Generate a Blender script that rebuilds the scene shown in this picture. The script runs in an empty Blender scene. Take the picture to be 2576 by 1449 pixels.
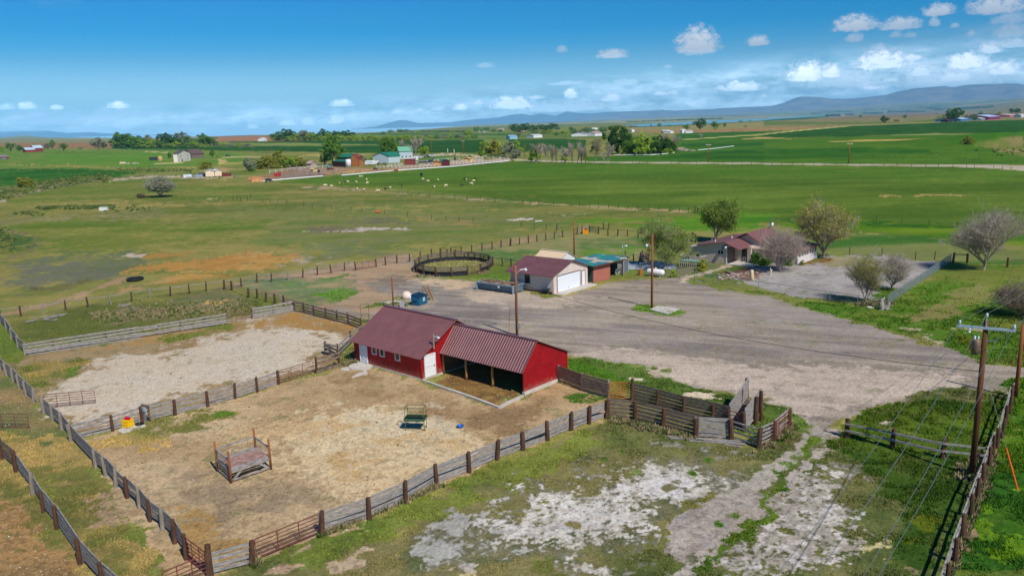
import bpy, math, random
import numpy as np
from mathutils import Vector, Matrix
random.seed(7)
rng = np.random.default_rng(11)
SC = bpy.context.scene
COL = SC.collection
R = math.radians
FPX, PITCH, ROLL, CAMH = 2011.793, 0.202161273, -0.0279474, 22.0
CF = np.array([0, math.cos(PITCH), -math.sin(PITCH)])
_R0 = np.array([1.0, 0, 0]); _U0 = np.cross(_R0, CF)
CR = math.cos(ROLL)*_R0 + math.sin(ROLL)*_U0
CU = -math.sin(ROLL)*_R0 + math.cos(ROLL)*_U0
ZR = dict(W=(0,0,.64223), A=(0,350,2.576), B=(1000,350,2.576), C=(2000,350,2.576), D=(3000,350,2.548), E=(0,850,2.576),
   F=(1000,850,2.576), G=(1950,850,3.22), H=(2650,750,4.2933), I=(3150,750,2.898), J=(0,1300,2.862),
   K=(0,1700,2.576), L=(800,1600,2.209), M=(1300,1150,2.576), N=(2150,1400,2.576), O=(3150,1150,2.634),
   P=(3150,1600,2.209), Q=(1700,1700,1.717), R=(1050,1130,6.44), S=(2500,950,4.684), T=(3500,400,4.83),
   U=(700,640,5.724), V=(1400,1060,4.293), X=(1200,1350,8.587), Y=(2300,430,3.22), a=(1150,560,4.684),
   b=(1600,560,5.724), c=(3500,1150,1.7045), d=(2600,0,1.8257), e=(1400,250,1.84), f=(0,0,1.84))
def px(c, x, y):
 ox, oy, s = ZR[c]
 return ((ox+x/s)/1.557065, (oy+y/s)/1.557065)
def ray(X, Y):
 d = CF + (X-1288)/FPX*CR - (Y-724.5)/FPX*CU
 return d
def horizon(X):
 a = (X-1288)/FPX
 return 724.5 + FPX*(CF[2]+a*CR[2])/CU[2]
def to_px(x, y, z):
 dx, dy, dz = x, y, z-CAMH
 w = dx*CF[0]+dy*CF[1]+dz*CF[2]
 w = np.where(w < 1e-3, 1e-3, w)
 return 1288+FPX*(dx*CR[0]+dy*CR[1]+dz*CR[2])/w, 724.5-FPX*(dx*CU[0]+dy*CU[1]+dz*CU[2])/w
_gx = [-400, 0, 60, 120, 400, 642, 929, 1178, 1269, 1423, 1500, 1705, 1796, 2022, 2233, 2576, 3000]
_gy = [2, 3, 6, 0, -9, -11, -14, 0, 1.5, 3, 3.5, 7.5, 8.5, 13, 21, 25.5, 28]
def far_height(x, y):
 r = np.hypot(x, y)
 X, Y = to_px(x, np.maximum(y, 1.0), 0*x)
 X = np.where(y < 1.0, np.where(x > 0, 3000, -400), X)
 G = np.interp(X, _gx, _gy)
 r1 = np.interp(X, [-400, 1000, 1250, 1560, 1600, 1853, 2074, 2250, 2560, 3000], [2200, 2200, 4500, 5000, 6500, 12000, 20000, 21000, 6000, 4500])
 t = np.clip((np.log(np.maximum(r, 1))-np.log(r1))/(math.log(42000)-np.log(r1)), 0, 1)
 t = t*t*(3-2*t)
 return r/FPX*G*t
def gp(c, x, y):
 """ground point under a point of sheet c"""
 X, Y = px(c, x, y)
 d = ray(X, Y)
 if Y > horizon(X)+12:
  s = CAMH/-d[2]
  return np.array([d[0]*s, d[1]*s, 0.0])
 h = d[:2]/np.hypot(*d[:2]); sl = d[2]/np.hypot(*d[:2])
 rs = np.exp(np.linspace(math.log(600), math.log(42000), 400))
 zt = far_height(h[0]*rs, h[1]*rs); zr = CAMH+sl*rs
 k = np.argmax(zr <= zt) if (zr <= zt).any() else 399
 r = rs[k]
 return np.array([h[0]*r, h[1]*r, zt[k]])
def size_at(P, npx):
 """metres spanned by npx plan pixels at point P"""
 w = (np.array(P)-np.array([0, 0, CAMH]))@CF
 return npx*w/FPX
def height_of(c, xb, yb, yt):
 P = gp(c, xb, yb)
 X, Yt = px(c, xb, yt)
 lo, hi = 0, 80
 for _ in range(40):
  m = (lo+hi)/2
  if to_px(P[0], P[1], P[2]+m)[1] > Yt: lo = m
  else: hi = m
 return P, lo
def _h(ix, iy, s):
 n = (ix.astype(np.int64)*374761393+iy.astype(np.int64)*668265263+s*974634777) & 0x7fffffff
 n = ((n ^ (n >> 13))*1274126177) & 0x7fffffff
 n = n ^ (n >> 16)
 return (n & 0xffff)/65535.0
def vn(x, y, s=0):
 ix = np.floor(x); iy = np.floor(y); fx = x-ix; fy = y-iy
 fx = fx*fx*(3-2*fx); fy = fy*fy*(3-2*fy)
 a = _h(ix, iy, s); b = _h(ix+1, iy, s); c = _h(ix, iy+1, s); d = _h(ix+1, iy+1, s)
 return (a+(b-a)*fx)*(1-fy)+(c+(d-c)*fx)*fy
def fbm(x, y, sc, o=4, s=0):
 v = 0; w = 0; a = 1.0; x = x/sc; y = y/sc
 for i in range(o):
  v = v+a*vn(x+i*17.3, y-i*9.1, s+i*13); w += a; a *= .55; x = x*2.03; y = y*2.03
 return v/w
def lin(c):
 c = np.array(c, float)/255
 return np.where(c <= .04045, c/12.92, ((c+.055)/1.055)**2.4)
def smooth(a, b, v):
 t = np.clip((v-a)/(b-a), 0, 1)
 return t*t*(3-2*t)
def tag(o, label=None, cat=None, group=None, kind=None):
 if label: o['label'] = label
 if cat: o['category'] = cat
 if group: o['group'] = group
 if kind: o['kind'] = kind
 return o
def empty(name, loc, rz=0, label=None, cat=None, group=None):
 o = bpy.data.objects.new(name, None); COL.objects.link(o)
 o.location = loc; o.rotation_euler = (0, 0, rz); o.empty_display_size = .2
 return tag(o, label, cat, group)
def link_mesh(name, verts, faces, mat=None, parent=None, smooth_=False):
 me = bpy.data.meshes.new(name)
 me.from_pydata([tuple(v) for v in verts], [], [tuple(f) for f in faces])
 me.update()
 if mat is not None: me.materials.append(mat)
 if smooth_:
  me.polygons.foreach_set('use_smooth', [True]*len(me.polygons))
 o = bpy.data.objects.new(name, me); COL.objects.link(o)
 if parent is not None: o.parent = parent
 return o
class MB:
 """collects simple shapes into one mesh"""
 def __init__(s): s.v = []; s.f = []
 def add(s, V, F):
  n = len(s.v); s.v += [tuple(map(float, p)) for p in V]; s.f += [tuple(i+n for i in f) for f in F]; return s
 def box(s, c, d, rz=0, m=None):
  hx, hy, hz = d[0]/2, d[1]/2, d[2]/2
  P = [(a*hx, b*hy, e*hz) for e in (-1, 1) for b in (-1, 1) for a in (-1, 1)]
  cs, sn = math.cos(rz), math.sin(rz)
  V = [(c[0]+x*cs-y*sn, c[1]+x*sn+y*cs, c[2]+z) for x, y, z in P]
  return s.add(V, [(0,2,3,1),(4,5,7,6),(0,1,5,4),(2,6,7,3),(0,4,6,2),(1,3,7,5)])
 def bar(s, a, b, w, h, up=(0,0,1)):
  """square bar from a to b, w across, h along up"""
  a = np.array(a, float); b = np.array(b, float); d = b-a; L = np.linalg.norm(d)
  if L < 1e-6: return s
  d /= L; up = np.array(up, float)
  if abs(d@up) > .98: up = np.array([1.0, 0, 0])
  sd = np.cross(d, up); sd /= np.linalg.norm(sd); u = np.cross(sd, d)
  P = []
  for q in (a, b):
   for k, l in ((-1,-1),(1,-1),(1,1),(-1,1)):
    P.append(q+sd*w/2*k+u*h/2*l)
  return s.add(P, [(0,1,2,3),(7,6,5,4),(0,4,5,1),(1,5,6,2),(2,6,7,3),(3,7,4,0)])
 def tube(s, pts, r, n=8, r2=None, cap=True):
  pts = [np.array(p, float) for p in pts]; m = len(pts)
  rr = [r+(r2-r)*i/(m-1) if r2 is not None else r for i in range(m)]
  P = []; ref = None
  for i, p in enumerate(pts):
   d = pts[min(i+1, m-1)]-pts[max(i-1, 0)]; d = d/(np.linalg.norm(d)+1e-9)
   if ref is None: ref = np.array([0, 0, 1.0]) if abs(d[2]) < .9 else np.array([1.0, 0, 0])
   a = np.cross(d, ref); a /= (np.linalg.norm(a)+1e-9); b = np.cross(a, d);
   for k in range(n):
    t = 2*math.pi*k/n; P.append(p+(a*math.cos(t)+b*math.sin(t))*rr[i])
  F = [(i*n+k, i*n+(k+1)%n, (i+1)*n+(k+1)%n, (i+1)*n+k) for i in range(m-1) for k in range(n)]
  if cap: F += [tuple(range(n-1, -1, -1)), tuple((m-1)*n+k for k in range(n))]
  return s.add(P, F)
 def lathe(s, prof, c=(0,0,0), n=16, ax='z'):
  P = []; m = len(prof)
  for r, z in prof:
   for k in range(n):
    t = 2*math.pi*k/n; x, y = r*math.cos(t), r*math.sin(t)
    q = (x, y, z) if ax == 'z' else (z, x, y) if ax == 'x' else (x, z, y)
    P.append((c[0]+q[0], c[1]+q[1], c[2]+q[2]))
  F = [(i*n+k, i*n+(k+1)%n, (i+1)*n+(k+1)%n, (i+1)*n+k) for i in range(m-1) for k in range(n)]
  F += [tuple(range(n-1, -1, -1)), tuple((m-1)*n+k for k in range(n))]
  return s.add(P, F)
 def quad(s, *p): return s.add(p, [tuple(range(len(p)))])
 def prism(s, poly, d0, d1, fr=None):
  """polygon in (u,w) extruded along v from d0 to d1: point (u,v,w)"""
  n = len(poly)
  V = [(u, d0, w) for u, w in poly]+[(u, d1, w) for u, w in poly]
  return s.add(V, [tuple(range(n)), tuple(range(2*n-1, n-1, -1))]+[(i, i+n, (i+1)%n+n, (i+1)%n) for i in range(n)])
 def build(s, name, mat=None, parent=None, sm=False):
  return link_mesh(name, s.v, s.f, mat, parent, sm)
def copy_tree(o, parent=None):
 c = o.copy(); COL.objects.link(c); c.parent = parent
 for ch in [k for k in o.children]: copy_tree(ch, c)
 return c
def nt(name):
 m = bpy.data.materials.new(name); m.use_nodes = True
 t = m.node_tree; return m, t, t.nodes['Principled BSDF']
def mat(name, rgb, rough=.7, metal=0.0, var=.18, scale=3.0, bump=0.0, stretch=None, spec=.3, rgb2=None, bscale=None):
 """procedural material: display colour rgb varied by noise"""
 m, t, b = nt(name); N = t.nodes; L = t.links
 base = lin(rgb)
 tc = N.new('ShaderNodeTexCoord'); mp = N.new('ShaderNodeMapping')
 L.new(tc.outputs['Object'], mp.inputs[0])
 if stretch: mp.inputs['Scale'].default_value = stretch
 no = N.new('ShaderNodeTexNoise'); no.inputs['Scale'].default_value = scale; no.inputs['Detail'].default_value = 5; no.inputs['Roughness'].default_value = .65
 L.new(mp.outputs[0], no.inputs['Vector'])
 cr = N.new('ShaderNodeValToRGB'); L.new(no.outputs['Fac'], cr.inputs[0])
 c1 = base*(1-var); c2 = base*(1+var) if rgb2 is None else lin(rgb2)
 cr.color_ramp.elements[0].position = .3; cr.color_ramp.elements[1].position = .7
 cr.color_ramp.elements[0].color = (*c1, 1); cr.color_ramp.elements[1].color = (*np.minimum(c2, .95), 1)
 L.new(cr.outputs[0], b.inputs['Base Color'])
 b.inputs['Roughness'].default_value = rough; b.inputs['Metallic'].default_value = metal
 b.inputs['Specular IOR Level'].default_value = spec
 if bump:
  bp = N.new('ShaderNodeBump'); bp.inputs['Strength'].default_value = bump; bp.inputs['Distance'].default_value = .03
  n2 = N.new('ShaderNodeTexNoise'); n2.inputs['Scale'].default_value = bscale or scale*4; n2.inputs['Detail'].default_value = 4
  L.new(mp.outputs[0], n2.inputs['Vector']); L.new(n2.outputs['Fac'], bp.inputs['Height']); L.new(bp.outputs[0], b.inputs['Normal'])
 return m
def stripes(name, rgb, axis, pitch, rough=.5, dark=.55, width=.12, metal=0., var=.12, bumpd=.012, spec=.3):
 """board or ribbed metal: dark joint lines every pitch metres along axis of object space"""
 m = mat(name, rgb, rough, metal, var, 1.2, spec=spec); t = m.node_tree; N = t.nodes; L = t.links; b = N['Principled BSDF']
 tc = N['Texture Coordinate']; sp = N.new('ShaderNodeSeparateXYZ'); L.new(tc.outputs['Object'], sp.inputs[0])
 d = N.new('ShaderNodeMath'); d.operation = 'DIVIDE'; d.inputs[1].default_value = pitch; L.new(sp.outputs['XYZ'.index(axis)], d.inputs[0])
 fr = N.new('ShaderNodeMath'); fr.operation = 'FRACT'; L.new(d.outputs[0], fr.inputs[0])
 lt = N.new('ShaderNodeMath'); lt.operation = 'LESS_THAN'; lt.inputs[1].default_value = width; L.new(fr.outputs[0], lt.inputs[0])
 mx = N.new('ShaderNodeMixRGB'); mx.blend_type = 'MULTIPLY'; mx.inputs[2].default_value = (dark, dark, dark, 1)
 L.new(lt.outputs[0], mx.inputs[0]); L.new(b.inputs['Base Color'].links[0].from_socket, mx.inputs[1]); L.new(mx.outputs[0], b.inputs['Base Color'])
 bp = N.new('ShaderNodeBump'); bp.inputs['Strength'].default_value = .8; bp.inputs['Distance'].default_value = bumpd
 L.new(fr.outputs[0], bp.inputs['Height']); L.new(bp.outputs[0], b.inputs['Normal'])
 return m
SUN_AZ = np.array([.546, -.838]); SUN_EL = R(48)
sd = Vector((-SUN_AZ[0]*math.cos(SUN_EL), -SUN_AZ[1]*math.cos(SUN_EL), -math.sin(SUN_EL)))
sl = bpy.data.lights.new('sun', 'SUN'); sl.energy = 4.4; sl.angle = R(.53); sl.color = (1, .955, .89)
so = bpy.data.objects.new('sun', sl); COL.objects.link(so)
so.rotation_euler = sd.to_track_quat('-Z', 'Y').to_euler(); so.location = (0, 0, 60)
cam = bpy.data.cameras.new('camera'); co = bpy.data.objects.new('camera', cam); COL.objects.link(co)
M = Matrix(((CR[0], CU[0], -CF[0], 0), (CR[1], CU[1], -CF[1], 0), (CR[2], CU[2], -CF[2], CAMH), (0, 0, 0, 1)))
co.matrix_world = M
cam.sensor_width = 36; cam.lens = 36*FPX/2576; cam.clip_start = .5; cam.clip_end = 300000
SC.camera = co
SC.view_settings.view_transform = 'Standard'; SC.view_settings.look = 'None'; SC.view_settings.gamma = 1; SC.view_settings.exposure = .1
SC.cycles.max_bounces = 5; SC.cycles.diffuse_bounces = 2; SC.cycles.glossy_bounces = 2; SC.cycles.transparent_max_bounces = 12
SC.cycles.volume_bounces = 0; SC.cycles.use_denoising = True; SC.cycles.sample_clamp_indirect = 4
w = bpy.data.worlds.new("World"); SC.world = w; w.use_nodes = True
t = w.node_tree; N = t.nodes; L = t.links; N.clear()
out = N.new('ShaderNodeOutputWorld'); bg = N.new('ShaderNodeBackground'); L.new(bg.outputs[0], out.inputs[0])
sky = N.new('ShaderNodeTexSky'); sky.sky_type = 'NISHITA'; sky.sun_disc = False
sky.sun_elevation = SUN_EL; sky.sun_rotation = math.atan2(SUN_AZ[0], SUN_AZ[1])
sky.altitude = 1300; sky.air_density = 1.0; sky.dust_density = .3; sky.ozone_density = 3.0
bg.inputs[1].default_value = .105
def MN(op, a, b=None, c=None, clamp=False):
 n = N.new('ShaderNodeMath'); n.operation = op; n.use_clamp = clamp
 for i, v in enumerate((a, b, c)):
  if v is None: continue
  if isinstance(v, (int, float)): n.inputs[i].default_value = v
  else: L.new(v, n.inputs[i])
 return n.outputs[0]
def MIX(f, a, b, bt='MIX'):
 n = N.new('ShaderNodeMixRGB'); n.blend_type = bt
 for i, v in enumerate((f, a, b)):
  if isinstance(v, (int, float)): n.inputs[i].default_value = v
  elif isinstance(v, tuple): n.inputs[i].default_value = (*v, 1)
  else: L.new(v, n.inputs[i])
 return n.outputs[0]
geo = N.new('ShaderNodeTexCoord'); sep = N.new('ShaderNodeSeparateXYZ'); L.new(geo.outputs['Generated'], sep.inputs[0])
az = MN('ARCTAN2', sep.outputs[0], sep.outputs[1]); el = MN('ARCSINE', sep.outputs[2])
azd = MN('MULTIPLY', az, 57.29578); eld = MN('MULTIPLY', el, 57.29578)
cmb = N.new('ShaderNodeCombineXYZ'); L.new(azd, cmb.inputs[0]); L.new(eld, cmb.inputs[1])
def NOISE(sx, sy, scale, det=5, rough=.6, off=0., dist=0.):
 m = N.new('ShaderNodeMapping'); m.inputs['Scale'].default_value = (sx, sy, 1); m.inputs['Location'].default_value = (off, off*.7, off)
 L.new(cmb.outputs[0], m.inputs[0]); n = N.new('ShaderNodeTexNoise'); n.inputs['Scale'].default_value = scale
 n.inputs['Detail'].default_value = det; n.inputs['Roughness'].default_value = rough; n.inputs['Distortion'].default_value = dist
 L.new(m.outputs[0], n.inputs['Vector']); return n.outputs['Fac']
n1 = NOISE(1, 1.3, 2.2, 6, .62, 3.1); n2 = NOISE(1, 1.2, 6.0, 4, .6, 9.7); n3 = NOISE(1, 1.6, 1.1, 4, .6, 21.)
PUFFS = [('d',245,352,172,165,1.0),('d',670,318,88,66,.85),('d',1370,205,165,100,.9),('d',1690,198,160,74,.8),('d',1365,290,72,56,.6),
 ('d',1965,100,118,70,.85),('d',1935,178,40,50,.6),('d',2080,195,34,30,.5),('d',2197,248,34,28,.5),('d',2380,75,210,110,.85),
 ('d',1655,262,46,38,.45),('d',1762,262,48,36,.45),('d',1535,350,75,42,.45),('d',2480,155,150,60,.5),('d',2480,250,130,85,.5),
 ('W',1540,143,46,20,.85),('W',1413,130,18,14,.5),('W',1219,168,28,12,.4),('W',858,265,36,17,.7),('W',1680,170,14,8,.3),
 ('d',1010,560,150,125,.9),('d',1190,540,90,90,.8),('d',1560,470,220,120,.85),('d',1760,430,110,40,.7),('d',560,640,170,70,.75),
 ('d',420,640,60,30,.6),('d',1830,530,140,70,.6),('d',2160,470,170,100,.8),('d',2330,370,90,65,.7),('d',2500,330,120,55,.5),
 ('d',2080,570,150,70,.6),('d',2430,520,130,80,.7),('d',1480,640,110,30,.7),('d',715,695,32,26,.5),('d',1620,580,70,22,.5),
 ('e',740,325,75,48,.75),('e',870,290,60,36,.6),('e',1120,310,190,90,.8),('e',1290,250,70,25,.6),('e',1540,240,60,70,.7),
 ('e',1830,260,90,50,.7),('e',2190,225,60,36,.6),('e',2270,220,50,34,.5),('e',1490,150,120,26,.35),('e',285,355,60,36,.5),
 ('e',450,340,36,26,.5),('e',590,330,70,46,.4),('e',60,385,24,20,.35),('e',180,372,30,14,.3),('e',1940,150,120,50,.35),
 ('f',850,775,85,42,.75),('f',195,780,75,40,.6),('f',50,785,70,40,.45),('f',410,785,52,28,.65),('f',860,830,280,60,.28),
 ('f',100,860,120,60,.25),('f',350,850,120,60,.22),('f',2070,895,80,45,.45),('f',2220,890,60,60,.4),('f',2420,880,70,58,.5),('f',1820,920,50,36,.3),
 ('f',2530,850,40,30,.4),('f',1560,880,60,34,.2),('W',1430,212,60,9,.3),('d',1300,600,420,110,.42),('d',2050,590,460,160,.42),('e',1500,330,440,80,.38),('d',1800,500,300,60,.4),('f',500,880,560,90,.25)]
acc = None; shade = None
for c_, x_, yb_, hw_, ht_, st_ in PUFFS:
 X_, Y_ = px(c_, x_, yb_); sc_ = ZR[c_][2]*1.557065
 d_ = ray(X_, Y_); d_ = d_/np.linalg.norm(d_)
 a0 = math.degrees(math.atan2(d_[0], d_[1])); e0 = math.degrees(math.asin(d_[2]))
 deg = 57.3/FPX*math.cos(math.atan((X_-1288)/FPX)); wd = hw_/sc_*deg; hd = ht_/sc_*57.3/FPX
 u = MN('DIVIDE', MN('SUBTRACT', azd, a0), wd)
 v0 = MN('DIVIDE', MN('SUBTRACT', eld, e0), hd)
 v = MN('MAXIMUM', v0, MN('MULTIPLY', v0, -4.0))
 q = MN('SUBTRACT', 1.0, MN('ADD', MN('MULTIPLY', u, u), MN('MULTIPLY', v, v)))
 q = MN('ADD', q, MN('MULTIPLY', MN('SUBTRACT', n1, .5), 1.9)); q = MN('ADD', q, MN('MULTIPLY', MN('SUBTRACT', n2, .5), .9))
 q = MN('MULTIPLY', MN('MULTIPLY', q, 1.25, clamp=True), st_)
 hh = MN('MULTIPLY', q, MN('ADD', MN('MULTIPLY', v0, .8), .15, clamp=True))
 acc = q if acc is None else MN('MAXIMUM', acc, q)
 shade = hh if shade is None else MN('MAXIMUM', shade, hh)
band = MN('MULTIPLY', MN('SMOOTH_MIN', MN('MULTIPLY', MN('SUBTRACT', eld, -.2), .8, clamp=True), 1.0, .2), MN('SUBTRACT', 1.0, MN('MULTIPLY', MN('SUBTRACT', eld, MN('ADD', 1.6, MN('MULTIPLY', MN('MAXIMUM', azd, -10.0), .075))), .75), clamp=True), clamp=True)
st = MN('MULTIPLY', MN('SUBTRACT', MN('ADD', MN('MULTIPLY', NOISE(.35, 1.3, .8, 4, .5, 5.5, .2), .75), MN('MULTIPLY', NOISE(.8, 2.0, 2.2, 5, .55, 15.5), .25)), .40), 3.0, clamp=True)
st = MN('MULTIPLY', MN('MULTIPLY', st, band), .85)
wisp = MN('MULTIPLY', MN('SUBTRACT', NOISE(.12, 1.1, .7, 5, .6, 40., 1.0), .56), 1.3, clamp=True)
wisp = MN('MULTIPLY', wisp, MN('MULTIPLY', MN('SUBTRACT', eld, 4.0), .2, clamp=True))
wisp = MN('MULTIPLY', wisp, MN('MULTIPLY', MN('SUBTRACT', 4.0, azd), .1, clamp=True))
skyc = N.new('ShaderNodeHueSaturation'); skyc.inputs['Saturation'].default_value = 2.1; skyc.inputs['Value'].default_value = .84; skyc.inputs['Hue'].default_value = .508
L.new(sky.outputs[0], skyc.inputs['Color'])
hzn = MN('MULTIPLY', MN('SUBTRACT', 1.0, MN('MULTIPLY', MN('MAXIMUM', eld, 0.0), .16), clamp=True), .8)
skb = MIX(hzn, skyc.outputs[0], (3.0, 5.3, 7.4))
c0 = MIX(MN('MULTIPLY', wisp, .5), skb, (5.2, 6.6, 8.4))
c1 = MIX(st, c0, (5.4, 6.4, 7.6))
cl = MIX(MN('MULTIPLY', shade, 1.5, clamp=True), (5.0, 5.6, 6.6), (9.2, 9.1, 9.0))
cl = MIX(MN('MULTIPLY', n2, .5), cl, (5.6, 6.2, 7.0))
c2 = MIX(acc, c1, cl)
lowb = MN('ADD', 1.0, MN('MULTIPLY', MN('SUBTRACT', 1.0, MN('MULTIPLY', MN('MAXIMUM', eld, 0.0), .22), clamp=True), 5.0))
anyc = MN('MAXIMUM', acc, st)
gain = MN('ADD', 1.0, MN('MULTIPLY', MN('SUBTRACT', lowb, 1.0), MN('ADD', .20, MN('MULTIPLY', anyc, .95))))
gn = N.new('ShaderNodeCombineXYZ')
for k in range(3): L.new(gain, gn.inputs[k])
vm = N.new('ShaderNodeVectorMath'); vm.operation = 'MULTIPLY'; L.new(c2, vm.inputs[0]); L.new(gn.outputs[0], vm.inputs[1])
L.new(vm.outputs[0], bg.inputs[0])
w.cycles.sampling_method = 'MANUAL'; w.cycles.sample_map_resolution = 512
def haze():
 mb = MB(); top = 1750
 mb.box((0, 27500, (top-330)/2), (76000, 67000, top+330))
 o = mb.build('haze'); tag(o, 'thin blue haze filling the air over the plain', 'haze', kind='stuff')
 m = bpy.data.materials.new('haze_air'); m.use_nodes = True; t = m.node_tree; t.nodes.clear()
 ou = t.nodes.new('ShaderNodeOutputMaterial'); pv = t.nodes.new('ShaderNodeVolumePrincipled')
 pv.inputs['Color'].default_value = (.24, .66, 1.0, 1); pv.inputs['Density'].default_value = HAZE_D; pv.inputs['Anisotropy'].default_value = -.35
 t.links.new(pv.outputs[0], ou.inputs['Volume']); o.data.materials.append(m)
HAZE_D = 3.0e-5
haze()
def build_ground():
 f1024 = FPX*1024/2576
 rs = [2.0]
 while rs[-1] < 46000:
  r = rs[-1]
  rs.append(r+min(max(r*r/(f1024*CAMH)*.85*max(1, 1/(1+(r/400)**.5)), .14), r*.045) if r > 24 else r+1.4)
 rs = np.array(rs)
 fa = np.linspace(R(-37), R(37), 1010)
 ca = np.concatenate([np.linspace(R(-180), R(-37), 40)[:-1], fa, np.linspace(R(37), R(180), 40)[1:]])
 nr, na = len(rs), len(ca)-1
 ca = ca[:-1]
 A, RR = np.meshgrid(ca, rs)
 RRn = RR.ravel()
 x = (RR*np.sin(A)).ravel(); y = (RR*np.cos(A)).ravel()
 z = far_height(x, y)
 near = np.clip(1-RR.ravel()/170, 0, 1)
 z = z+(fbm(x, y, 3.0, 3, 5)-.5)*.10*near
 X, Y = to_px(x, np.maximum(y, .5), z)
 behind = (y < 3) | (np.abs(np.arctan2(x, y)) > R(60))
 P0 = gp('T', 2250, 780); b = np.exp(-(((x-P0[0]-10)/70)**2+((y-P0[1]-10)/60)**2))
 z = z+b*(7+6*(fbm(x, y, 22, 4, 77)-.5))
 n30 = fbm(x, y, 30, 4, 1); n9 = fbm(x, y, 9, 4, 2); n2 = fbm(x, y, 2.2, 3, 3); n05 = fbm(x, y, .55, 2, 4); n120 = fbm(x, y, 150, 3, 6)
 nst = fbm(x*.35+y*.12, y*1.6, 14, 4, 8)      # streaks lying across the view
 rr = RR.ravel()
 fine = np.clip(1-rr/90, 0, 1); mid = np.clip(1-rr/700, 0, 1)
 col = np.zeros((len(x), 3))
 def mixc(a, b_, t): return lin(a)*(1-t)[:, None]+lin(b_)*t[:, None]
 col[:] = mixc((98,120,54), (132,132,84), smooth(.35, .65, n30*.6+nst*.4))
 green = np.full(len(x), .6)     # how much grass stands here
 zone = np.zeros(len(x), int); WC = {}
 brn = fbm(x, y, 1.1, 4, 15); edg = fbm(x, y, .8, 3, 99)*.45+fbm(x, y, 3.5, 3, 98)*.55
 spk = fbm(x, y, .30, 2, 101)*.65+vn(x/.14, y/.14, 103)*.35; spk = (spk-.5)*np.clip(1.25-RRn/110, .25, 1)
 def sdf(poly, wx, wy, ysc=2.2):
  """signed distance in plan pixels of every vertex in reach of the outline (negative inside)"""
  P = np.array(poly, float); x0, y0 = P.min(0)-60; x1, y1 = P.max(0)+60
  m = (wx > x0) & (wx < x1) & (wy > y0) & (wy < y1) & ~behind
  ix = np.nonzero(m)[0]; qx = wx[ix]; qy = wy[ix]*ysc; Q = P*[1, ysc]
  dmin = np.full(len(ix), 1e9); ins = np.zeros(len(ix), bool); n = len(Q)
  for i in range(n):
   ax, ay = Q[i]; bx, by = Q[(i+1) % n]
   ex, ey = bx-ax, by-ay; L2 = ex*ex+ey*ey+1e-9
   t = np.clip(((qx-ax)*ex+(qy-ay)*ey)/L2, 0, 1)
   dmin = np.minimum(dmin, np.hypot(qx-ax-t*ex, qy-ay-t*ey))
   c = ((ay > qy) != (by > qy)) & (qx < (bx-ax)*(qy-ay)/(by-ay+1e-12)+ax)
   ins ^= c
  return ix, np.where(ins, -dmin, dmin)
 def op(sheet, pts, c1, c2=None, soft=8, warp=1.0, cover=1.0, br=None, g=None, zn=None, pat=None, bw=3.2, sw=1.9, lo=.35, hi=.65, wscale=None, ys=2.2):
  """lay soil or crop c1..c2 inside an outline; warp = raggedness (m); cover/br = how broken up it is"""
  P = [px(sheet, *p) for p in pts]
  cx = np.mean([p[0] for p in P]); cy = np.mean([p[1] for p in P])
  if warp:
   ws = [.9, 2.2, 6, 15][int(np.digitize(wscale or warp*2.5, [1.4, 3.6, 9]))]
   if ws not in WC: WC[ws] = (fbm(x, y, ws, 4, 31)-.5, fbm(x, y, ws, 4, 57)-.5)
   bx_ = [p[0] for p in P]; by_ = [p[1] for p in P]
   pre = np.nonzero((X > min(bx_)-160) & (X < max(bx_)+160) & (Y > min(by_)-130) & (Y < max(by_)+130) & ~behind)[0]
   wx = np.full(len(x), -1e6); wy = wx.copy()
   wx[pre], wy[pre] = to_px(x[pre]+WC[ws][0][pre]*warp*4, np.maximum(y[pre]+WC[ws][1][pre]*warp*4, .5), z[pre])
  else: wx, wy = X, Y
  ix, d = sdf(P, wx, wy, ys)
  s2 = soft*(1.7 if warp else 1)
  if warp: d = d+(edg[ix]-.5)*soft*8
  t = np.clip(.5-d/s2, 0, 1); t = t*t*(3-2*t)
  if warp: t = np.clip((t-.5)*1.25+.5+spk[ix]*3.6*np.clip(4.2*t*(1-t)+.12, 0, 1)*(t > .01), 0, 1)
  if br is not None:
   t = np.clip((t-.5+(br[ix]-.5)*bw+spk[ix]*sw+(cover-1)*.7)*2.6, 0, 1)*(t > .01)
  else: t = t*cover*(1-.5*np.clip((.38-brn[ix])*6, 0, 1)*(warp > 0))
  pp = n9 if pat is None else pat
  cc = lin(c1)[None, :].repeat(len(ix), 0) if c2 is None else mixc(c1, c2, smooth(lo, hi, pp[ix]))
  col[ix] = col[ix]*(1-t)[:, None]+cc*t[:, None]
  if g is not None: green[ix] = green[ix]*(1-t)+g*t
  if zn is not None:
   k = ix[t > .5]; zone[k] = zn
 def path(sheet, pts, wpx, c1, c2=None, **kw):
  """ribbon along a polyline, width in sheet units"""
  P = np.array(pts, float); d = np.gradient(P, axis=0); nrm = np.stack([-d[:, 1], d[:, 0]], 1); nrm /= np.linalg.norm(nrm, axis=1)[:, None]+1e-9
  wv = np.array(wpx if hasattr(wpx, '__len__') else [wpx]*len(P))[:, None]/2
  op(sheet, list(map(tuple, P+nrm*wv))+list(map(tuple, (P-nrm*wv)[::-1])), c1, c2, **kw)
 br2 = np.clip(n2*.6+n9*.4, 0, 1); brf = n05*.55+n2*.45; brm = n9*.5+n2*.5; brs = nst
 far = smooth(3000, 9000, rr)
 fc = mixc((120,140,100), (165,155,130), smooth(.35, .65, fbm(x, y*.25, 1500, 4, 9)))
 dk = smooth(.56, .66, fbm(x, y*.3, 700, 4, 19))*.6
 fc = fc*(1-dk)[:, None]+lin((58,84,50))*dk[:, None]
 col[:] = col*(1-far)[:, None]+fc*far[:, None]
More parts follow.
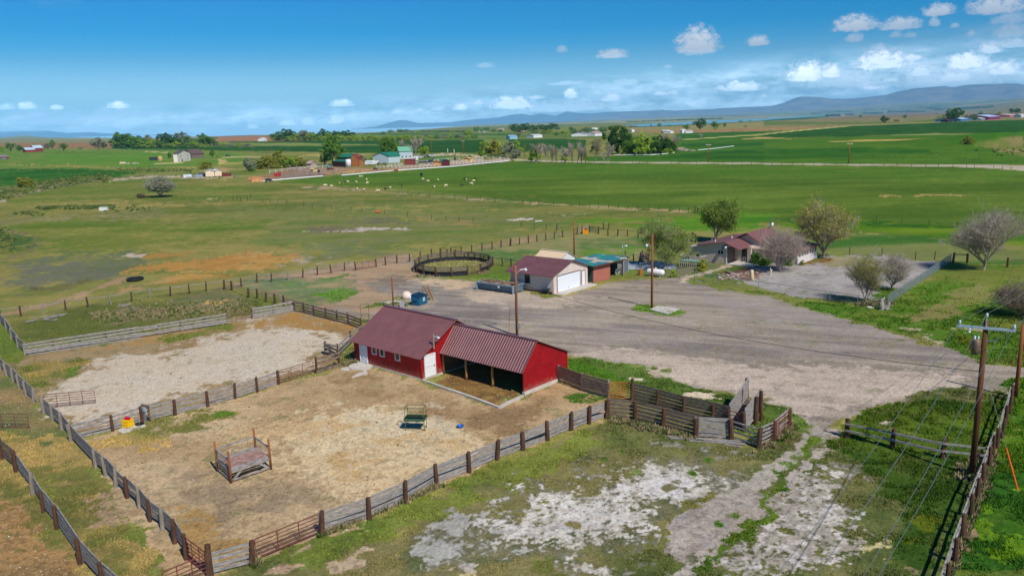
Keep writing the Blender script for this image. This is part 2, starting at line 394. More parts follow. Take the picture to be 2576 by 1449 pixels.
 F0 = dict(warp=0, soft=2.5)
 BR = (150,112,90)
 op('A', [(-40,490),(560,500),(1130,510),(1150,560),(900,600),(300,600),(-40,575)], (120,132,88), (140,130,95), pat=nst, **F0)
 op('A', [(-40,545),(1130,540),(1150,590),(560,605),(-40,600)], BR, (140,108,82), pat=nst, **F0)
 op('A', [(2120,480),(2620,470),(3000,470),(3000,525),(2600,525),(2120,530)], BR, (160,120,98), pat=nst, **F0)
 op('B', [(-60,470),(150,470),(160,515),(-60,525)], BR, (160,120,98), pat=nst, **F0)
 op('B', [(900,450),(2576,420),(2576,515),(880,515)], (84,122,56), (120,130,80), pat=nst, **F0)
 op('B', [(1100,447),(1260,449),(2576,452),(2576,470),(2200,462),(1100,460)], (50,96,34), **F0)
 op('C', [(-20,430),(700,420),(1000,440),(1000,500),(-20,500)], (110,124,70), (84,112,56), pat=nst, **F0)
 op('C', [(1180,390),(1700,375),(2576,330),(2576,440),(1500,440),(1180,420)], (128,134,88), (150,135,105), pat=nst, **F0)
 op('C', [(1250,418),(1700,412),(2576,385),(2600,430),(1500,442)], (160,132,102), (145,120,90), pat=nst, **F0)
 op('D', [(-20,330),(560,270),(800,240),(1400,215),(2600,120),(2600,320),(1700,330),(850,365),(-20,400)], (112,120,84), (140,128,100), pat=nst, **F0)
 op('D', [(560,300),(1000,262),(1500,220),(1800,235),(1780,260),(1100,290),(560,310)], (134,112,92), (120,110,84), **F0)
 op('D', [(-20,320),(760,330),(1400,330),(1780,285),(1800,330),(1000,350),(560,350),(-20,360)], (84,112,50), (104,120,64), **F0)
 op('D', [(-20,385),(330,380),(500,375),(750,368),(-20,425)], (160,132,102), (150,124,92), **F0)
 op('D', [(-10,300),(300,283),(600,266),(640,276),(400,300),(-10,318)], (48,92,42), **F0)
 CR1 = (32,78,22); CR2 = (44,92,28)
 op('A', [(1130,575),(1700,572),(2576,585),(2576,540),(2330,540),(2300,528),(2600,528),(2620,625),(1700,612),(1340,612),(1130,600)], CR1, CR2, g=.9, pat=nst, **F0)
 op('B', [(-20,530),(680,520),(1300,520),(2300,510),(2300,640),(1250,645),(880,640),(-20,620)], CR1, CR2, g=.9, pat=nst, **F0)
 op('B', [(-20,545),(430,540),(680,550),(1300,560),(1300,566),(660,572),(-20,576)], (120,136,78), **F0)
 op('C', [(-20,510),(500,500),(760,512),(760,600),(-20,640)], CR1, CR2, g=.9, pat=nst, **F0)
 op('Y', [(1100,310),(1550,285),(2200,275),(2600,268),(2600,305),(2000,330),(1130,385)], (44,96,28), (58,106,34), **F0)
 op('Y', [(1100,385),(1400,370),(2600,290),(2600,360),(2576,690),(0,690),(0,590),(350,585),(1100,540)], (54,102,22), (66,112,28), g=.9, pat=nst, **F0)
 op('Y', [(1200,430),(2576,400),(2576,440),(1900,455),(1150,475)], (38,90,22), br=brs, cover=.8, **F0)
 op('Y', [(1500,540),(1900,515),(2576,510),(2576,640),(1900,620),(1000,625),(900,600)], (36,88,16), br=brs, cover=.8, **F0)
 op('D', [(-20,440),(820,370),(1780,330),(2600,305),(2600,440),(1900,445),(1300,455),(480,482),(-20,480)], (34,80,20), (44,92,26), g=.9, pat=nst, **F0)
 op('D', [(-20,500),(1200,460),(2600,440),(2600,750),(-20,745)], (60,106,20), (76,116,26), g=.9, pat=nst, **F0)
 op('D', [(-20,600),(900,590),(1600,600),(1700,650),(900,640),(820,700),(-20,690)], (38,92,14), br=brs, cover=.85, **F0)
 op('D', [(1700,500),(2600,500),(2600,560),(2100,575),(1700,560)], (56,112,20), br=brs, **F0)
 path('D', [(620,528),(900,518),(1400,508),(1900,492)], [4,16,12,3], (188,168,104), (170,150,90), **F0)
 path('D', [(1240,458),(1700,448),(1980,446)], [4,12,3], (140,150,110), **F0)
 path('Y', [(1950,372),(2200,358),(2400,362),(2576,368)], [3,22,14,6], (172,152,112), **F0)
 op('D', [(2070,545),(2320,500),(2450,480),(2600,470),(2600,670),(2350,620),(2200,580)], (136,128,96), (104,124,62), soft=5, warp=4, pat=n9)
 path('D', [(560,815),(800,812),(1100,813),(1380,816)], [6,16,13,3], (176,168,140), (150,150,110), soft=3, warp=3, br=brm, cover=.9)
 SH = dict(soft=3, warp=.8)
 sheep = [('A',2576,935)]
 op('W', [(664,459),(800,447),(1020,425),(1280,404),(1545,409),(2576,422),(2700,425),(2700,612),(2160,592),(1740,537),(1400,516),(1040,478),(820,467)],
  (72,104,28), (92,118,42), g=.95, pat=nst*.6+n30*.4, **SH)
 op('W', [(664,459),(1020,430),(1290,408),(1545,411),(2576,430),(2576,455),(1500,440),(1000,455),(800,462)], (62,114,24), (72,118,28), soft=18, warp=4, cover=.6)
 op('D', [(860,1055),(1100,1058),(1380,1062),(1380,1070),(1100,1068)], (150,146,100), soft=3, warp=2, br=brm)
 path('D', [(1100,1064),(1380,1062)], 12, (164,144,108), soft=3, warp=2, br=brm, cover=.9)
 path('D', [(1460,1060),(1750,1052),(2180,1052)], [4,26,5], (176,150,118), (150,140,98), soft=3, warp=2, br=brm, cover=1)
 op('W', [(-60,470),(240,452),(460,445),(640,455),(820,468),(1270,510),(1745,538),(1700,560),(1420,580),(1180,632),(900,680),(560,735),(0,800),(-60,800)],
  (96,114,54), (136,130,84), g=.6, pat=nst*.5+n30*.25+n2*.25, soft=4, warp=1)
 op('W', [(660,530),(1240,520),(1420,560),(1300,600),(900,650),(640,620)], (138,136,84), (100,124,52), soft=60, warp=8, cover=.8, pat=nst, g=.4)
 op('A', [(0,1390),(600,1300),(1800,1350),(2576,1380),(2576,1420),(0,1420)], (88,122,36), soft=20, warp=5, cover=.8)
 op('E', [(0,100),(500,40),(1500,60),(2100,140),(1700,340),(500,400),(200,380),(400,250)], (90,114,38), (110,122,56), soft=60, warp=6, cover=.85, pat=nst)
 op('A', [(500,920),(1700,890),(2000,930),(2576,950),(2576,1100),(1700,1060),(900,1100),(100,1180),(300,1040)], (90,118,40), (114,124,60), soft=40, warp=6, cover=.8, pat=nst)
 op('A', [(600,1170),(1300,1135),(2400,1130),(1800,1190),(900,1190)], (152,140,92), soft=16, warp=5, br=brm, cover=.8)
 op('A', [(-60,1340),(300,1300),(1000,1260),(1500,1230),(2000,1250),(1500,1290),(700,1320),(300,1340),(-60,1400)], (142,136,116), (116,118,84), soft=14, warp=4, br=brm, cover=.85)
 op('A', [(2060,1100),(2240,1110),(2100,1118)], (200,190,170), soft=3, warp=.5)
 op('B', [(1300,1290),(1800,1300),(2100,1330),(2500,1390),(2000,1360),(1500,1310)], (150,135,85), soft=8, warp=2, br=brm)
 op('B', [(850,1310),(1500,1300),(1480,1345),(900,1350)], (112,112,88), soft=10, warp=3, br=brm)
 op('F', [(380,150),(620,145),(700,140),(1000,110),(1470,108),(1490,135),(1000,155)], (196,182,168), (160,150,130), soft=4, warp=1.5, br=br2, cover=1, g=0)
 op('F', [(450,120),(900,100),(1000,130),(500,150)], (120,110,92), soft=8, warp=2, br=brm)
 op('F', [(0,350),(300,340),(800,410),(900,480),(300,520),(0,420)], (178,160,132), (136,138,100), soft=14, warp=3, br=brm, cover=1, g=.2)
 op('F', [(600,280),(1200,260),(1500,290),(1500,400),(900,440),(500,330)], (122,128,96), soft=40, warp=5, cover=.6)
 op('C', [(-20,1307),(210,1307),(215,1318),(-20,1320)], (205,198,178), soft=3, warp=.3, g=0)
 op('C', [(440,1250),(760,1250),(700,1268),(460,1268)], (146,146,120), soft=6, warp=2, br=brm)
 op('E', [(170,510),(420,420),(900,385),(1400,375),(1500,470),(1300,640),(900,665),(380,700),(180,620)], (118,118,104), (104,114,80), soft=30, warp=3, cover=.7, pat=n9, g=.2)
 op('E', [(1270,385),(1330,372),(1450,378),(1440,402),(1290,405)], (184,168,148), soft=4, warp=.8, g=0)
 op('E', [(1440,385),(1600,360),(1950,355),(1980,380),(1700,405),(1450,408)], (164,126,64), (146,122,62), soft=5, warp=1.5, br=br2, cover=1.1, g=0)
 op('E', [(1255,540),(1500,500),(1700,450),(1950,440),(2200,400),(2576,370),(2800,340),(3000,380),(2900,480),(2576,560),(2250,550),(2000,500),(1500,545),(1270,570)], (190,152,88), (164,122,62), soft=16, warp=1.6, br=brm, cover=1.15, pat=n2*.5+n9*.5, g=0)
 op('E', [(1500,500),(1700,455),(1980,450),(1900,490),(1560,520)], (160,118,56), (172,132,66), soft=16, warp=1, g=0)
 op('E', [(1610,640),(1680,590),(1850,560),(2200,565),(2240,600),(1900,635),(1650,670)], (164,124,58), (176,140,74), soft=14, warp=1.2, g=0)
 path('E', [(-60,1010),(200,950),(420,900),(600,850),(900,755),(1100,660),(1250,600)], [30,40,40,44,70,60,24], (176,150,112), (160,134,98), soft=8, warp=1.0, g=0)
 path('E', [(1150,780),(1350,710),(1600,660),(1800,600)], [20,36,22,8], (170,140,92), soft=8, warp=1.2, br=br2, cover=1, g=0)
 op('E', [(370,700),(900,640),(1150,620),(1100,650),(700,700),(380,740)], (104,92,62), (124,118,70), soft=8, warp=1.5, br=br2, cover=1)
 path('E', [(40,125),(200,160),(330,200),(380,240),(330,300),(200,370),(60,440),(-40,480)], 30, (140,116,86), (116,108,70), soft=8, warp=1.6, g=0)
 op('E', [(-20,120),(240,170),(330,260),(160,330),(-20,360)], (92,112,74), (70,96,52), soft=10, warp=2)
 path('A', [(-60,1060),(150,1040),(400,985),(700,930),(1100,900),(1600,880)], [60,110,90,70,40,14], (96,106,62), (128,124,84), soft=8, warp=3, g=.3)
 path('A', [(-30,1145),(0,1140),(60,1120)], 24, (170,158,138), soft=3, warp=.5, g=0)
 path('A', [(140,1050),(250,1035),(420,1000),(520,985)], [14,34,34,14], (186,172,146), (160,148,120), soft=4, warp=1, g=0)
 path('A', [(1100,925),(1300,900),(1600,880),(1720,884),(2000,895),(2420,880)], [12,18,16,14,20,8], (190,176,152), (160,150,116), soft=4, warp=1.5, g=0)
 op('A', [(-60,795),(500,797),(900,800),(1400,835),(1350,860),(1100,885),(600,925),(300,960),(-60,990)], (34,90,20), (48,104,26), soft=4, warp=1, pat=n30, g=.9)
 op('A', [(-60,600),(1600,620),(2500,640),(2500,760),(1800,790),(1400,800),(-60,795)], (84,128,42), (106,132,62), soft=8, warp=3, pat=nst, g=.8)
 op('A', [(460,640),(1700,632),(1690,700),(1400,760),(400,750)], (78,132,36), (88,134,42), soft=16, warp=4, cover=.8, pat=nst)
 path('A', [(-60,750),(400,775),(700,770),(1000,788),(1400,790)], [10,8,22,12,6], (146,138,92), soft=4, warp=2, br=brm, cover=1)
 path('A', [(1460,630),(1700,640)], 6, (190,184,160), soft=2, warp=0)
 path('A', [(1560,752),(1850,742)], 6, (186,180,150), soft=2, warp=0)
 path('A', [(1730,790),(2010,790)], 9, (176,160,116), soft=3, warp=.5)
 path('A', [(2240,688),(2380,684),(2640,682)], [12,10,9], (190,176,150), soft=2, warp=0)
 op('A', [(2210,700),(2310,735),(2240,760),(2200,740)], (184,164,132), soft=3, warp=.5)
 op('A', [(2170,790),(2350,795),(2300,835),(2180,830)], (164,142,110), soft=4, warp=.8)
 path('A', [(2200,756),(2460,742)], 5, (186,170,110), soft=2, warp=0)
 op('A', [(1930,880),(2430,875),(2300,905),(2000,912),(1900,895)], (186,168,140), (160,146,110), soft=4, warp=1.2)
 op('B', [(70,870),(300,815),(760,785),(1300,795),(1560,800),(1400,825),(900,850),(400,890),(90,925)], (150,118,88), (172,140,102), soft=4, warp=1.5, pat=n9, g=.1)
 op('B', [(200,860),(760,830),(700,880),(260,905)], (136,124,118), (120,108,96), soft=3, warp=1, br=br2, cover=1)
 op('B', [(500,815),(1200,820),(1000,850),(600,850)], (190,150,98), soft=4, warp=1, br=br2, cover=.9)
 op('B', [(1330,800),(1620,760),(2000,715),(2560,705),(2560,725),(1900,780),(1400,815)], (160,136,112), (176,150,122), soft=4, warp=1, g=.1)
 path('B', [(1340,770),(1500,760),(1620,750)], 12, (180,170,150), soft=3, warp=.5)
 path('B', [(1640,668),(1900,658),(2100,662),(2300,680),(2480,692),(2640,705)], [6,10,12,20,24,22], (196,182,152), (184,170,140), soft=2.5, warp=.4, g=0)
 op('B', [(1640,700),(1900,678),(2120,690),(1960,710),(1650,735)], (86,122,50), soft=4, warp=1)
 path('B', [(450,672),(660,662)], [8,14], (190,170,110), soft=2, warp=.3)
 path('B', [(900,655),(1230,660)], 5, (160,160,110), soft=2, warp=.3)
 path('B', [(460,985),(600,992),(750,1000),(1250,1040),(1900,1085),(2576,1136)], [6,16,26,10,14,18], (176,156,124), (146,138,88), soft=4, warp=1.2, br=br2, cover=1.15, g=.1)
 path('C', [(0,1137),(260,1150),(700,1180),(1200,1210),(1780,1236)], [6,16,20,22,12], (180,152,118), (150,140,92), soft=3, warp=1, br=br2, cover=1.3, g=.1)
 path('C', [(-90,700),(0,708),(150,718),(500,730),(900,738),(1500,742),(2576,750)], [24,16,13,13,13,14,15], (204,190,160), (192,178,148), soft=2.5, warp=0, g=0, zn=2)
 path('D', [(-10,746),(400,748),(1000,756),(1500,761),(1900,765),(2250,772),(2640,792)], [14,13,14,17,22,36,52], (204,190,160), (188,176,150), soft=2.5, warp=0, g=0, zn=2)
 path('C', [(1650,515),(1900,500),(2200,478),(2576,456)], [5,7,8,9], (180,180,130), soft=2, warp=0, zn=2)
 path('D', [(-10,448),(300,415),(600,388),(830,368)], [9,9,8,7], (186,180,140), soft=2, warp=0, zn=2)
 path('D', [(830,366),(1200,350),(1790,328)], 4, (186,172,130), soft=2, warp=0)
 op('C', [(1650,1310),(2000,1250),(2576,1255),(2576,1417),(1500,1417),(1150,1400),(1400,1350)], (62,122,14), (88,132,26), soft=12, warp=3, pat=nst, g=1)
 op('I', [(-200,340),(500,330),(1750,390),(2495,440),(2600,640),(2300,600),(1700,560),(1200,500),(560,440),(-200,440)], (70,116,10), (96,128,16), soft=8, warp=1.5, pat=nst, g=1)
 op('I', [(-200,330),(700,345),(1700,400),(1700,420),(600,370),(-200,350)], (44,96,16), soft=8, warp=1, g=1)
 path('I', [(560,460),(750,480),(1000,500)], [4,14,5], (170,160,110), soft=4, warp=.6)
 op('I', [(560,480),(1200,520),(1800,570),(2495,660),(2495,860),(1900,840),(1500,800),(600,720),(150,720),(250,560)], (60,108,44), (112,124,84), soft=10, warp=1.5, pat=nst, g=.8)
 op('C', [(650,1330),(1300,1290),(1600,1290),(1450,1330),(1100,1360)], (84,134,20), soft=10, warp=2, cover=.8, pat=nst, g=1)
 op('G', [(0,395),(600,300),(1000,225),(1500,240),(1880,270),(1900,600),(1250,620),(1000,500),(740,440),(400,480),(250,560),(0,520),(-300,520),(-500,450)], (84,120,70), (134,130,100), soft=8, warp=1, pat=n2*.4+n9*.6, g=.6)
 op('G', [(1100,440),(1800,400),(1750,500),(1300,500)], (92,140,44), soft=14, warp=1.5, cover=.8, pat=nst)
 op('G', [(400,480),(700,490),(300,500)], (170,150,110), soft=6, warp=.5)
 op('G', [(520,200),(940,180),(990,250),(600,300),(200,360),(-100,390),(-200,370)], (168,140,108), (128,130,76), soft=8, warp=1.5, pat=n9, g=.2)
 op('E', [(10,1010),(600,930),(1500,820),(2260,730),(2500,800),(2700,900),(2540,1000),(2290,1070),(1200,1200),(300,1330),(120,1180)], (92,104,60), (120,120,80), soft=6, warp=.5, g=.7)
 op('E', [(1000,1040),(1200,930),(1700,870),(2260,720),(2560,830),(2400,900),(2100,960),(1300,1080),(1000,1070)], (128,120,108), (96,108,74), soft=12, warp=1.2, pat=n2*.5+n9*.5, br=brm, cover=1.1, g=.6)
 op('E', [(2040,880),(2100,850),(2290,850),(2200,880),(2060,900)], (196,164,104), soft=4, warp=.3, g=0)
 yard = [(905,806),(740,765),(690,735),(590,713),(700,693),(880,662),(1035,640),(1060,690),(1130,700),(1230,700),(1290,715),(1330,740),(1395,752),(1480,722),(1560,708),(1640,700),(1705,698),(1740,705),(1780,722),(1950,752),(2100,790),(2200,822),(2300,852),(2430,880),(2576,930),(2700,960),(2700,1000),(2576,990),(2440,978),(2250,1002),(2150,1050),(2085,1092),(2050,1110),(2010,1090),(1985,1060),(1960,1010),(1830,990),(1700,955),(1560,925),(1430,893),(1290,860),(1000,800)]
 sx = x*.93-y*.36; sy = x*.36+y*.93
 trk = fbm(sx*.12, sy, 1.0, 3, 91)*.6+fbm(sx*.3, sy, 3.0, 3, 92)*.4
 op('W', yard, (128,118,108), (152,141,127), soft=5, warp=.9, pat=trk, g=0, zn=1)
 op('W', [(590,713),(700,693),(880,662),(1035,640),(1060,690),(960,730),(1000,770),(905,806),(740,765)], (140,118,94), (160,136,108), soft=14, warp=1.5, pat=trk, g=0)
 op('W', [(600,712),(700,700),(900,700),(890,735),(800,770),(700,745)], (98,118,84), (140,126,100), soft=8, warp=1.2, pat=brm, g=.5)
 op('F', [(600,775),(850,730),(1000,750),(950,800),(800,850),(740,850)], (82,126,52), (92,118,66), soft=6, warp=.6, br=br2, cover=1.2, g=1)
 op('F', [(200,700),(600,640),(900,590),(920,600),(700,660),(420,700),(250,740)], (78,112,62), soft=8, warp=.6, br=br2, cover=1, g=.8)
 op('F', [(850,640),(1500,600),(1620,680),(1300,740),(1080,690)], (108,98,88), (128,116,102), soft=14, warp=1, pat=trk, g=0)
 op('F', [(1280,850),(1500,800),(1600,860),(1520,900),(1300,890),(1080,930),(1100,900)], (84,112,58), (130,122,100), soft=8, warp=.5, br=br2, cover=1.15, g=.8)
 op('F', [(1620,600),(2200,620),(2300,560),(2576,590),(2576,650),(2240,640),(1900,640),(1560,610)], (86,126,46), (112,124,70), soft=6, warp=.5, g=.9)
 op('F', [(1540,650),(1900,620),(2230,670),(2100,720),(1700,690)], (168,146,118), (180,158,130), soft=8, warp=.8, g=0)
 op('F', [(2040,760),(2300,740),(2800,810),(3000,870),(2600,900),(2250,860)], (184,166,146), (170,152,132), soft=8, warp=.7, g=0)
 op('V', [(200,250),(600,280),(1200,330),(1800,400),(1700,470),(2000,560),(2576,700),(2576,859),(1700,859),(900,640),(1200,540),(1100,420)], (112,104,98), (134,126,118), soft=16, warp=.8, pat=trk, g=0)
 op('G', [(-100,960),(600,980),(1000,1050),(700,1140),(300,1150),(-100,1080)], (176,162,144), (160,146,130), soft=10, warp=1, pat=trk, g=0)
 op('G', [(700,990),(1200,880),(1600,780),(1650,790),(1300,850),(820,1000)], (128,132,70), (150,140,90), soft=6, warp=.4, br=br2, cover=1.2, g=.6)
 op('G', [(1720,1160),(1820,1105),(2000,1110),(2350,1180),(2400,1230),(2150,1250),(1950,1210),(1750,1180)], (64,104,36), (92,124,50), soft=4, warp=.3, g=1)
 op('W', [(1430,893),(1560,925),(1700,955),(1830,985),(1960,1010),(2060,1060),(2200,1010),(2430,975),(2440,945),(2200,930),(1900,905),(1650,880),(1500,870)], (186,170,154), (164,150,136), soft=24, warp=2, pat=trk, cover=.85, g=0)
 op('W', [(1300,780),(1600,830),(2000,860),(2420,880),(2420,915),(2000,900),(1600,860),(1350,830)], (120,112,108), (146,136,126), soft=26, warp=1.5, pat=trk, cover=.9, g=0)
 op('W', [(1700,720),(1900,750),(2100,800),(2300,860),(2100,840),(1800,780)], (140,134,130), soft=20, warp=1, cover=.5, g=0)
 op('N', [(190,0),(500,30),(900,80),(1200,150),(1500,300),(1900,420),(2180,470),(2400,500),(2480,560),(2576,640),(2450,760),(2300,880),(2000,880),(1800,545),(1300,430),(830,300),(600,240),(190,110)], (62,96,46), (86,112,58), soft=8, warp=.8, g=1)
 op('N', [(190,10),(600,130),(760,240),(700,260),(190,120)], (84,130,34), (72,114,32), soft=10, warp=.4, g=1)
 op('N', [(1280,370),(1500,340),(1720,390),(1760,420),(1500,420),(1330,400)], (206,190,164), soft=4, warp=.4, br=br2, cover=1.2, g=0)
 op('N', [(840,210),(960,215),(950,250),(880,240)], (204,194,168), soft=3, warp=.3, br=br2, cover=1.1, g=0)
 op('N', [(960,140),(1200,150),(1300,200),(1040,200)], (170,158,136), soft=4, warp=.6, br=br2, cover=.9, g=0)
 op('I', [(-900,950),(-300,800),(0,770),(200,730),(800,720),(1290,790),(1650,800),(1400,930),(1000,1200),(900,1290),(0,1210),(-500,1100)], (172,166,162), (152,146,142), soft=5, warp=.5, pat=n2, g=.05, zn=3)
 op('I', [(330,730),(800,730),(900,800),(560,830),(400,880),(270,860),(200,760)], (84,110,62), (140,136,130), soft=8, warp=.6, br=br2, cover=1, g=.8)
 op('I', [(800,1120),(1050,1080),(1080,1130),(950,1220),(800,1180)], (78,112,44), soft=8, warp=.5, g=1)
 op('I', [(280,1170),(500,1190),(780,1230),(850,1290),(300,1260)], (92,108,76), soft=8, warp=.4, br=br2, cover=1)
 op('I', [(-60,1215),(300,1250),(700,1290),(1000,1270),(1400,1400),(1500,1500),(900,1449),(450,1449),(0,1330)], (92,122,44), (72,112,36), soft=6, warp=.5, g=1)
 op('S', [(480,470),(900,330),(1650,400),(1400,500),(1000,620),(700,650),(520,600)], (132,126,104), (100,116,66), soft=6, warp=.5, br=None, pat=brm, g=.4)
 path('S', [(800,680),(1000,610),(1350,520),(1700,425)], [110,90,70,60], (186,170,150), (170,156,136), soft=5, warp=.2, g=0)
 op('S', [(900,600),(960,560),(1250,490),(1290,500),(1150,560),(1000,600)], (70,104,48), soft=4, warp=.3, g=1)
 op('S', [(1480,560),(1600,500),(1900,520),(2250,520),(2200,640),(1950,690),(1700,640),(1480,620)], (112,78,72), (140,112,92), soft=8, warp=.4, br=br2, cover=1.25, g=.1)
 op('S', [(1150,630),(1400,560),(1500,500),(1800,460),(1850,480),(1500,580),(1450,660)], (82,110,66), soft=5, warp=.4, br=br2, cover=1, g=.8)
 op('S', [(840,690),(1000,700),(1300,780),(1800,850),(2400,930),(2200,930),(1400,810),(1000,745)], (98,118,56), (80,112,40), soft=4, warp=.25, g=.9)
 op('S', [(0,280),(500,300),(700,420),(500,500),(0,520)], (150,138,112), (110,118,76), soft=8, warp=.5, pat=br2, g=.3)
 op('H', [(2100,1080),(2576,1130),(2576,1200),(2100,1240),(1900,1240)], (96,112,50), (120,84,56), soft=6, warp=.3, pat=br2, g=.6)
 op('O', [(880,60),(1100,-60),(1600,-300),(2400,-300),(2400,800),(2190,790),(1800,690),(1500,560),(1100,400),(600,290),(380,200),(700,180)], (80,118,36), (110,122,62), soft=6, warp=1, pat=n9, g=1)
 op('O', [(850,270),(1200,200),(1500,60),(1750,-120),(1950,-120),(1900,60),(1500,240),(1000,310)], (134,130,94), (108,124,60), soft=14, warp=.8, pat=brm, g=.6)
 op('O', [(1000,370),(1200,380),(1500,520),(1400,560),(1150,430)], (176,164,134), (120,124,80), soft=6, warp=.5, br=br2, cover=1.15, g=.2)
 op('O', [(1430,360),(1700,340),(1900,380),(1600,390)], (172,158,120), soft=5, warp=.4, br=br2, cover=1.1, g=.2)
 op('O', [(1570,430),(1700,450),(1800,620),(1600,600)], (90,104,20), soft=8, warp=.5, g=1)
 op('W', [(540,1460),(650,1390),(1000,1290),(1520,1060),(1700,1090),(1900,1130),(2050,1080),(2090,1090),(2300,990),(2430,975),(2520,1000),(2450,1180),(2380,1449),(2340,1500),(500,1500)], (88,102,66), (120,116,92), soft=6, warp=.5, pat=br2*.5+n9*.5, g=.8)
 op('W', [(640,1400),(900,1300),(1200,1180),(1480,1075),(1560,1100),(1300,1220),(1000,1330),(760,1449),(620,1449)], (72,104,48), (112,124,66), soft=14, warp=1.2, br=brm, cover=1.2, g=1)
 op('Q', [(0,600),(500,520),(800,400),(1200,200),(1800,130),(2200,250),(2000,450),(1500,700),(900,900),(0,950)], (118,114,98), (90,100,72), soft=30, warp=1.5, pat=brn, cover=.9, g=.5)
 op('Q', [(180,800),(340,600),(640,440),(900,320),(1150,270),(1300,180),(1600,160),(1950,190),(2050,260),(1900,400),(1700,600),(1500,760),(1250,900),(900,930),(500,880)], (158,152,136), (122,120,96), soft=80, warp=1.4, bw=2.4, sw=2.6, br=brn*.5+n05*.5, cover=1.15, g=.25, pat=n05)
 op('Q', [(1800,955),(1980,800),(2300,480),(2560,220),(2800,120),(2900,300),(2750,600),(2500,955)], (160,154,140), (120,118,92), soft=60, warp=1.4, bw=2.4, sw=2.6, br=brn*.5+n05*.5, cover=1.1, g=.25, pat=n05)
 SALT = dict(soft=44, warp=.9, g=.05, bw=1.6, sw=3.2)
 op('Q', [(340,730),(440,600),(640,480),(830,400),(1000,340),(1150,320),(1260,240),(1500,220),(1850,210),(1880,250),(1740,330),(1760,430),(1560,560),(1400,700),(1300,800),(1080,900),(950,860),(700,820),(420,790)], (204,198,186), (172,164,148), br=brn*.6+n05*.4, cover=1.05, pat=n05, **SALT)
 op('Q', [(640,560),(900,480),(1200,440),(1500,420),(1500,560),(1200,700),(800,780),(500,740)], (208,203,195), (194,186,175), soft=90, warp=1.2, bw=1.4, sw=3.5, br=brn*.7+n05*.3, cover=1.7, g=0, pat=n05)
 op('Q', [(1250,340),(1500,300),(1700,320),(1640,410),(1400,420)], (214,208,202), soft=20, warp=.5, br=brn, cover=1.5, g=0)
 op('Q', [(-20,600),(500,520),(500,800),(900,880),(-20,900)], (176,172,160), soft=40, warp=1, br=brn, cover=.55, g=.3)
 op('Q', [(100,900),(300,880),(280,955),(120,955)], (190,176,160), soft=10, warp=.4, br=brn, cover=.9)
 op('L', [(1060,1350),(1400,1200),(1460,1215),(1300,1350),(1150,1449),(1100,1400)], (192,168,134), (180,160,132), soft=8, warp=.4, g=0)
 op('L', [(500,1449),(700,1360),(860,1330),(780,1400),(650,1449)], (176,150,122), soft=8, warp=.3, g=0)
 op('L', [(780,1240),(900,1180),(930,1190),(820,1250)], (180,156,126), soft=5, warp=.3, g=0)
 op('L', [(1080,1100),(1300,1020),(1300,1040),(1130,1110)], (176,150,120), soft=4, warp=.2, g=0)
 op('Q', [(1500,700),(1640,560),(1900,470),(2100,430),(2300,380),(2180,520),(2050,640),(1870,760),(1750,860),(1600,780)], (164,156,148), (150,138,128), soft=10, warp=.6, pat=n05, g=0)
 op('Q', [(1880,950),(2000,860),(2150,760),(2300,600),(2500,420),(2700,250),(2800,300),(2700,420),(2576,600),(2300,850),(2100,1000)], (196,188,180), (160,152,138), soft=40, warp=1, bw=2.2, sw=4, br=brn*.6+n05*.4, cover=1.1, pat=n05, g=.05)
 op('P', [(-20,560),(120,540),(260,510),(270,560),(160,680),(180,760),(170,900),(380,1050),(380,1160),(250,1300),(0,1449),(-300,1449),(-300,900)], (200,192,184), (160,152,138), soft=34, warp=.7, bw=2.2, sw=4, br=brn*.6+n05*.4, cover=1.1, pat=n05, g=.05)
 op('P', [(350,990),(400,930),(520,900),(500,940),(380,1000)], (204,198,188), soft=6, warp=.3, br=brn, cover=1.3, g=0)
 op('P', [(460,1180),(700,1150),(740,1200),(640,1330),(560,1250)], (190,184,164), soft=14, warp=.5, br=brn, cover=.75)
 path('W', [(2085,1085),(2040,1105),(1990,1150),(1930,1195),(1870,1240),(1780,1300),(1690,1370)], [50,30,30,32,40,60,60], (166,158,146), (150,142,130), soft=7, warp=.4, g=0, zn=1)
 path('W', [(2110,1085),(2080,1120),(2020,1180),(1960,1240),(1890,1300),(1800,1380),(1700,1470)], [30,20,22,26,30,40,50], (182,172,160), (160,148,134), soft=7, warp=.4, g=0, br=brn, cover=1.4)
 path('Q', [(2576,30),(2350,240),(2230,450),(2200,560),(2050,700),(1850,840),(1750,960)], [30,26,30,34,46,56,80], (74,106,36), (92,116,44), soft=8, warp=.5, br=brm, cover=1.5, g=1)
 path('Q', [(1620,900),(1560,760),(1560,640),(1720,520),(1850,420)], [80,60,30,26,20], (92,104,62), (112,112,74), soft=8, warp=.6, br=brm, cover=1.25, g=.8)
 op('Q', [(600,850),(850,800),(900,900),(850,955),(560,955)], (118,106,62), (96,104,56), soft=20, warp=.6, br=brn, cover=1.1, g=.6)
 op('Q', [(880,600),(930,585),(985,610),(950,640),(890,630)], (128,122,96), soft=6, warp=.2, g=.6)
 op('Q', [(1560,365),(1590,345),(1615,365),(1590,390)], (120,118,98), soft=5, warp=.15, g=.6)
 for a_, b_, w_, h_ in ((1365,258,34,20),(1855,172,34,18),(1730,262,30,14),(1160,175,26,20),(1270,120,24,14),(1900,610,30,16),(2010,548,36,10),(2350,362,24,12),(2520,150,20,12)):
  op('Q', [(a_-w_, b_), (a_-w_*.6, b_-h_), (a_+w_*.6, b_-h_), (a_+w_, b_), (a_+w_*.5, b_+h_), (a_-w_*.5, b_+h_)], (70,108,38), soft=5, warp=.15, g=1.4)
 path('Q', [(1155,310),(1165,260),(1200,215),(1260,185),(1340,172)], 12, (160,150,118), soft=5, warp=.1, g=.1)
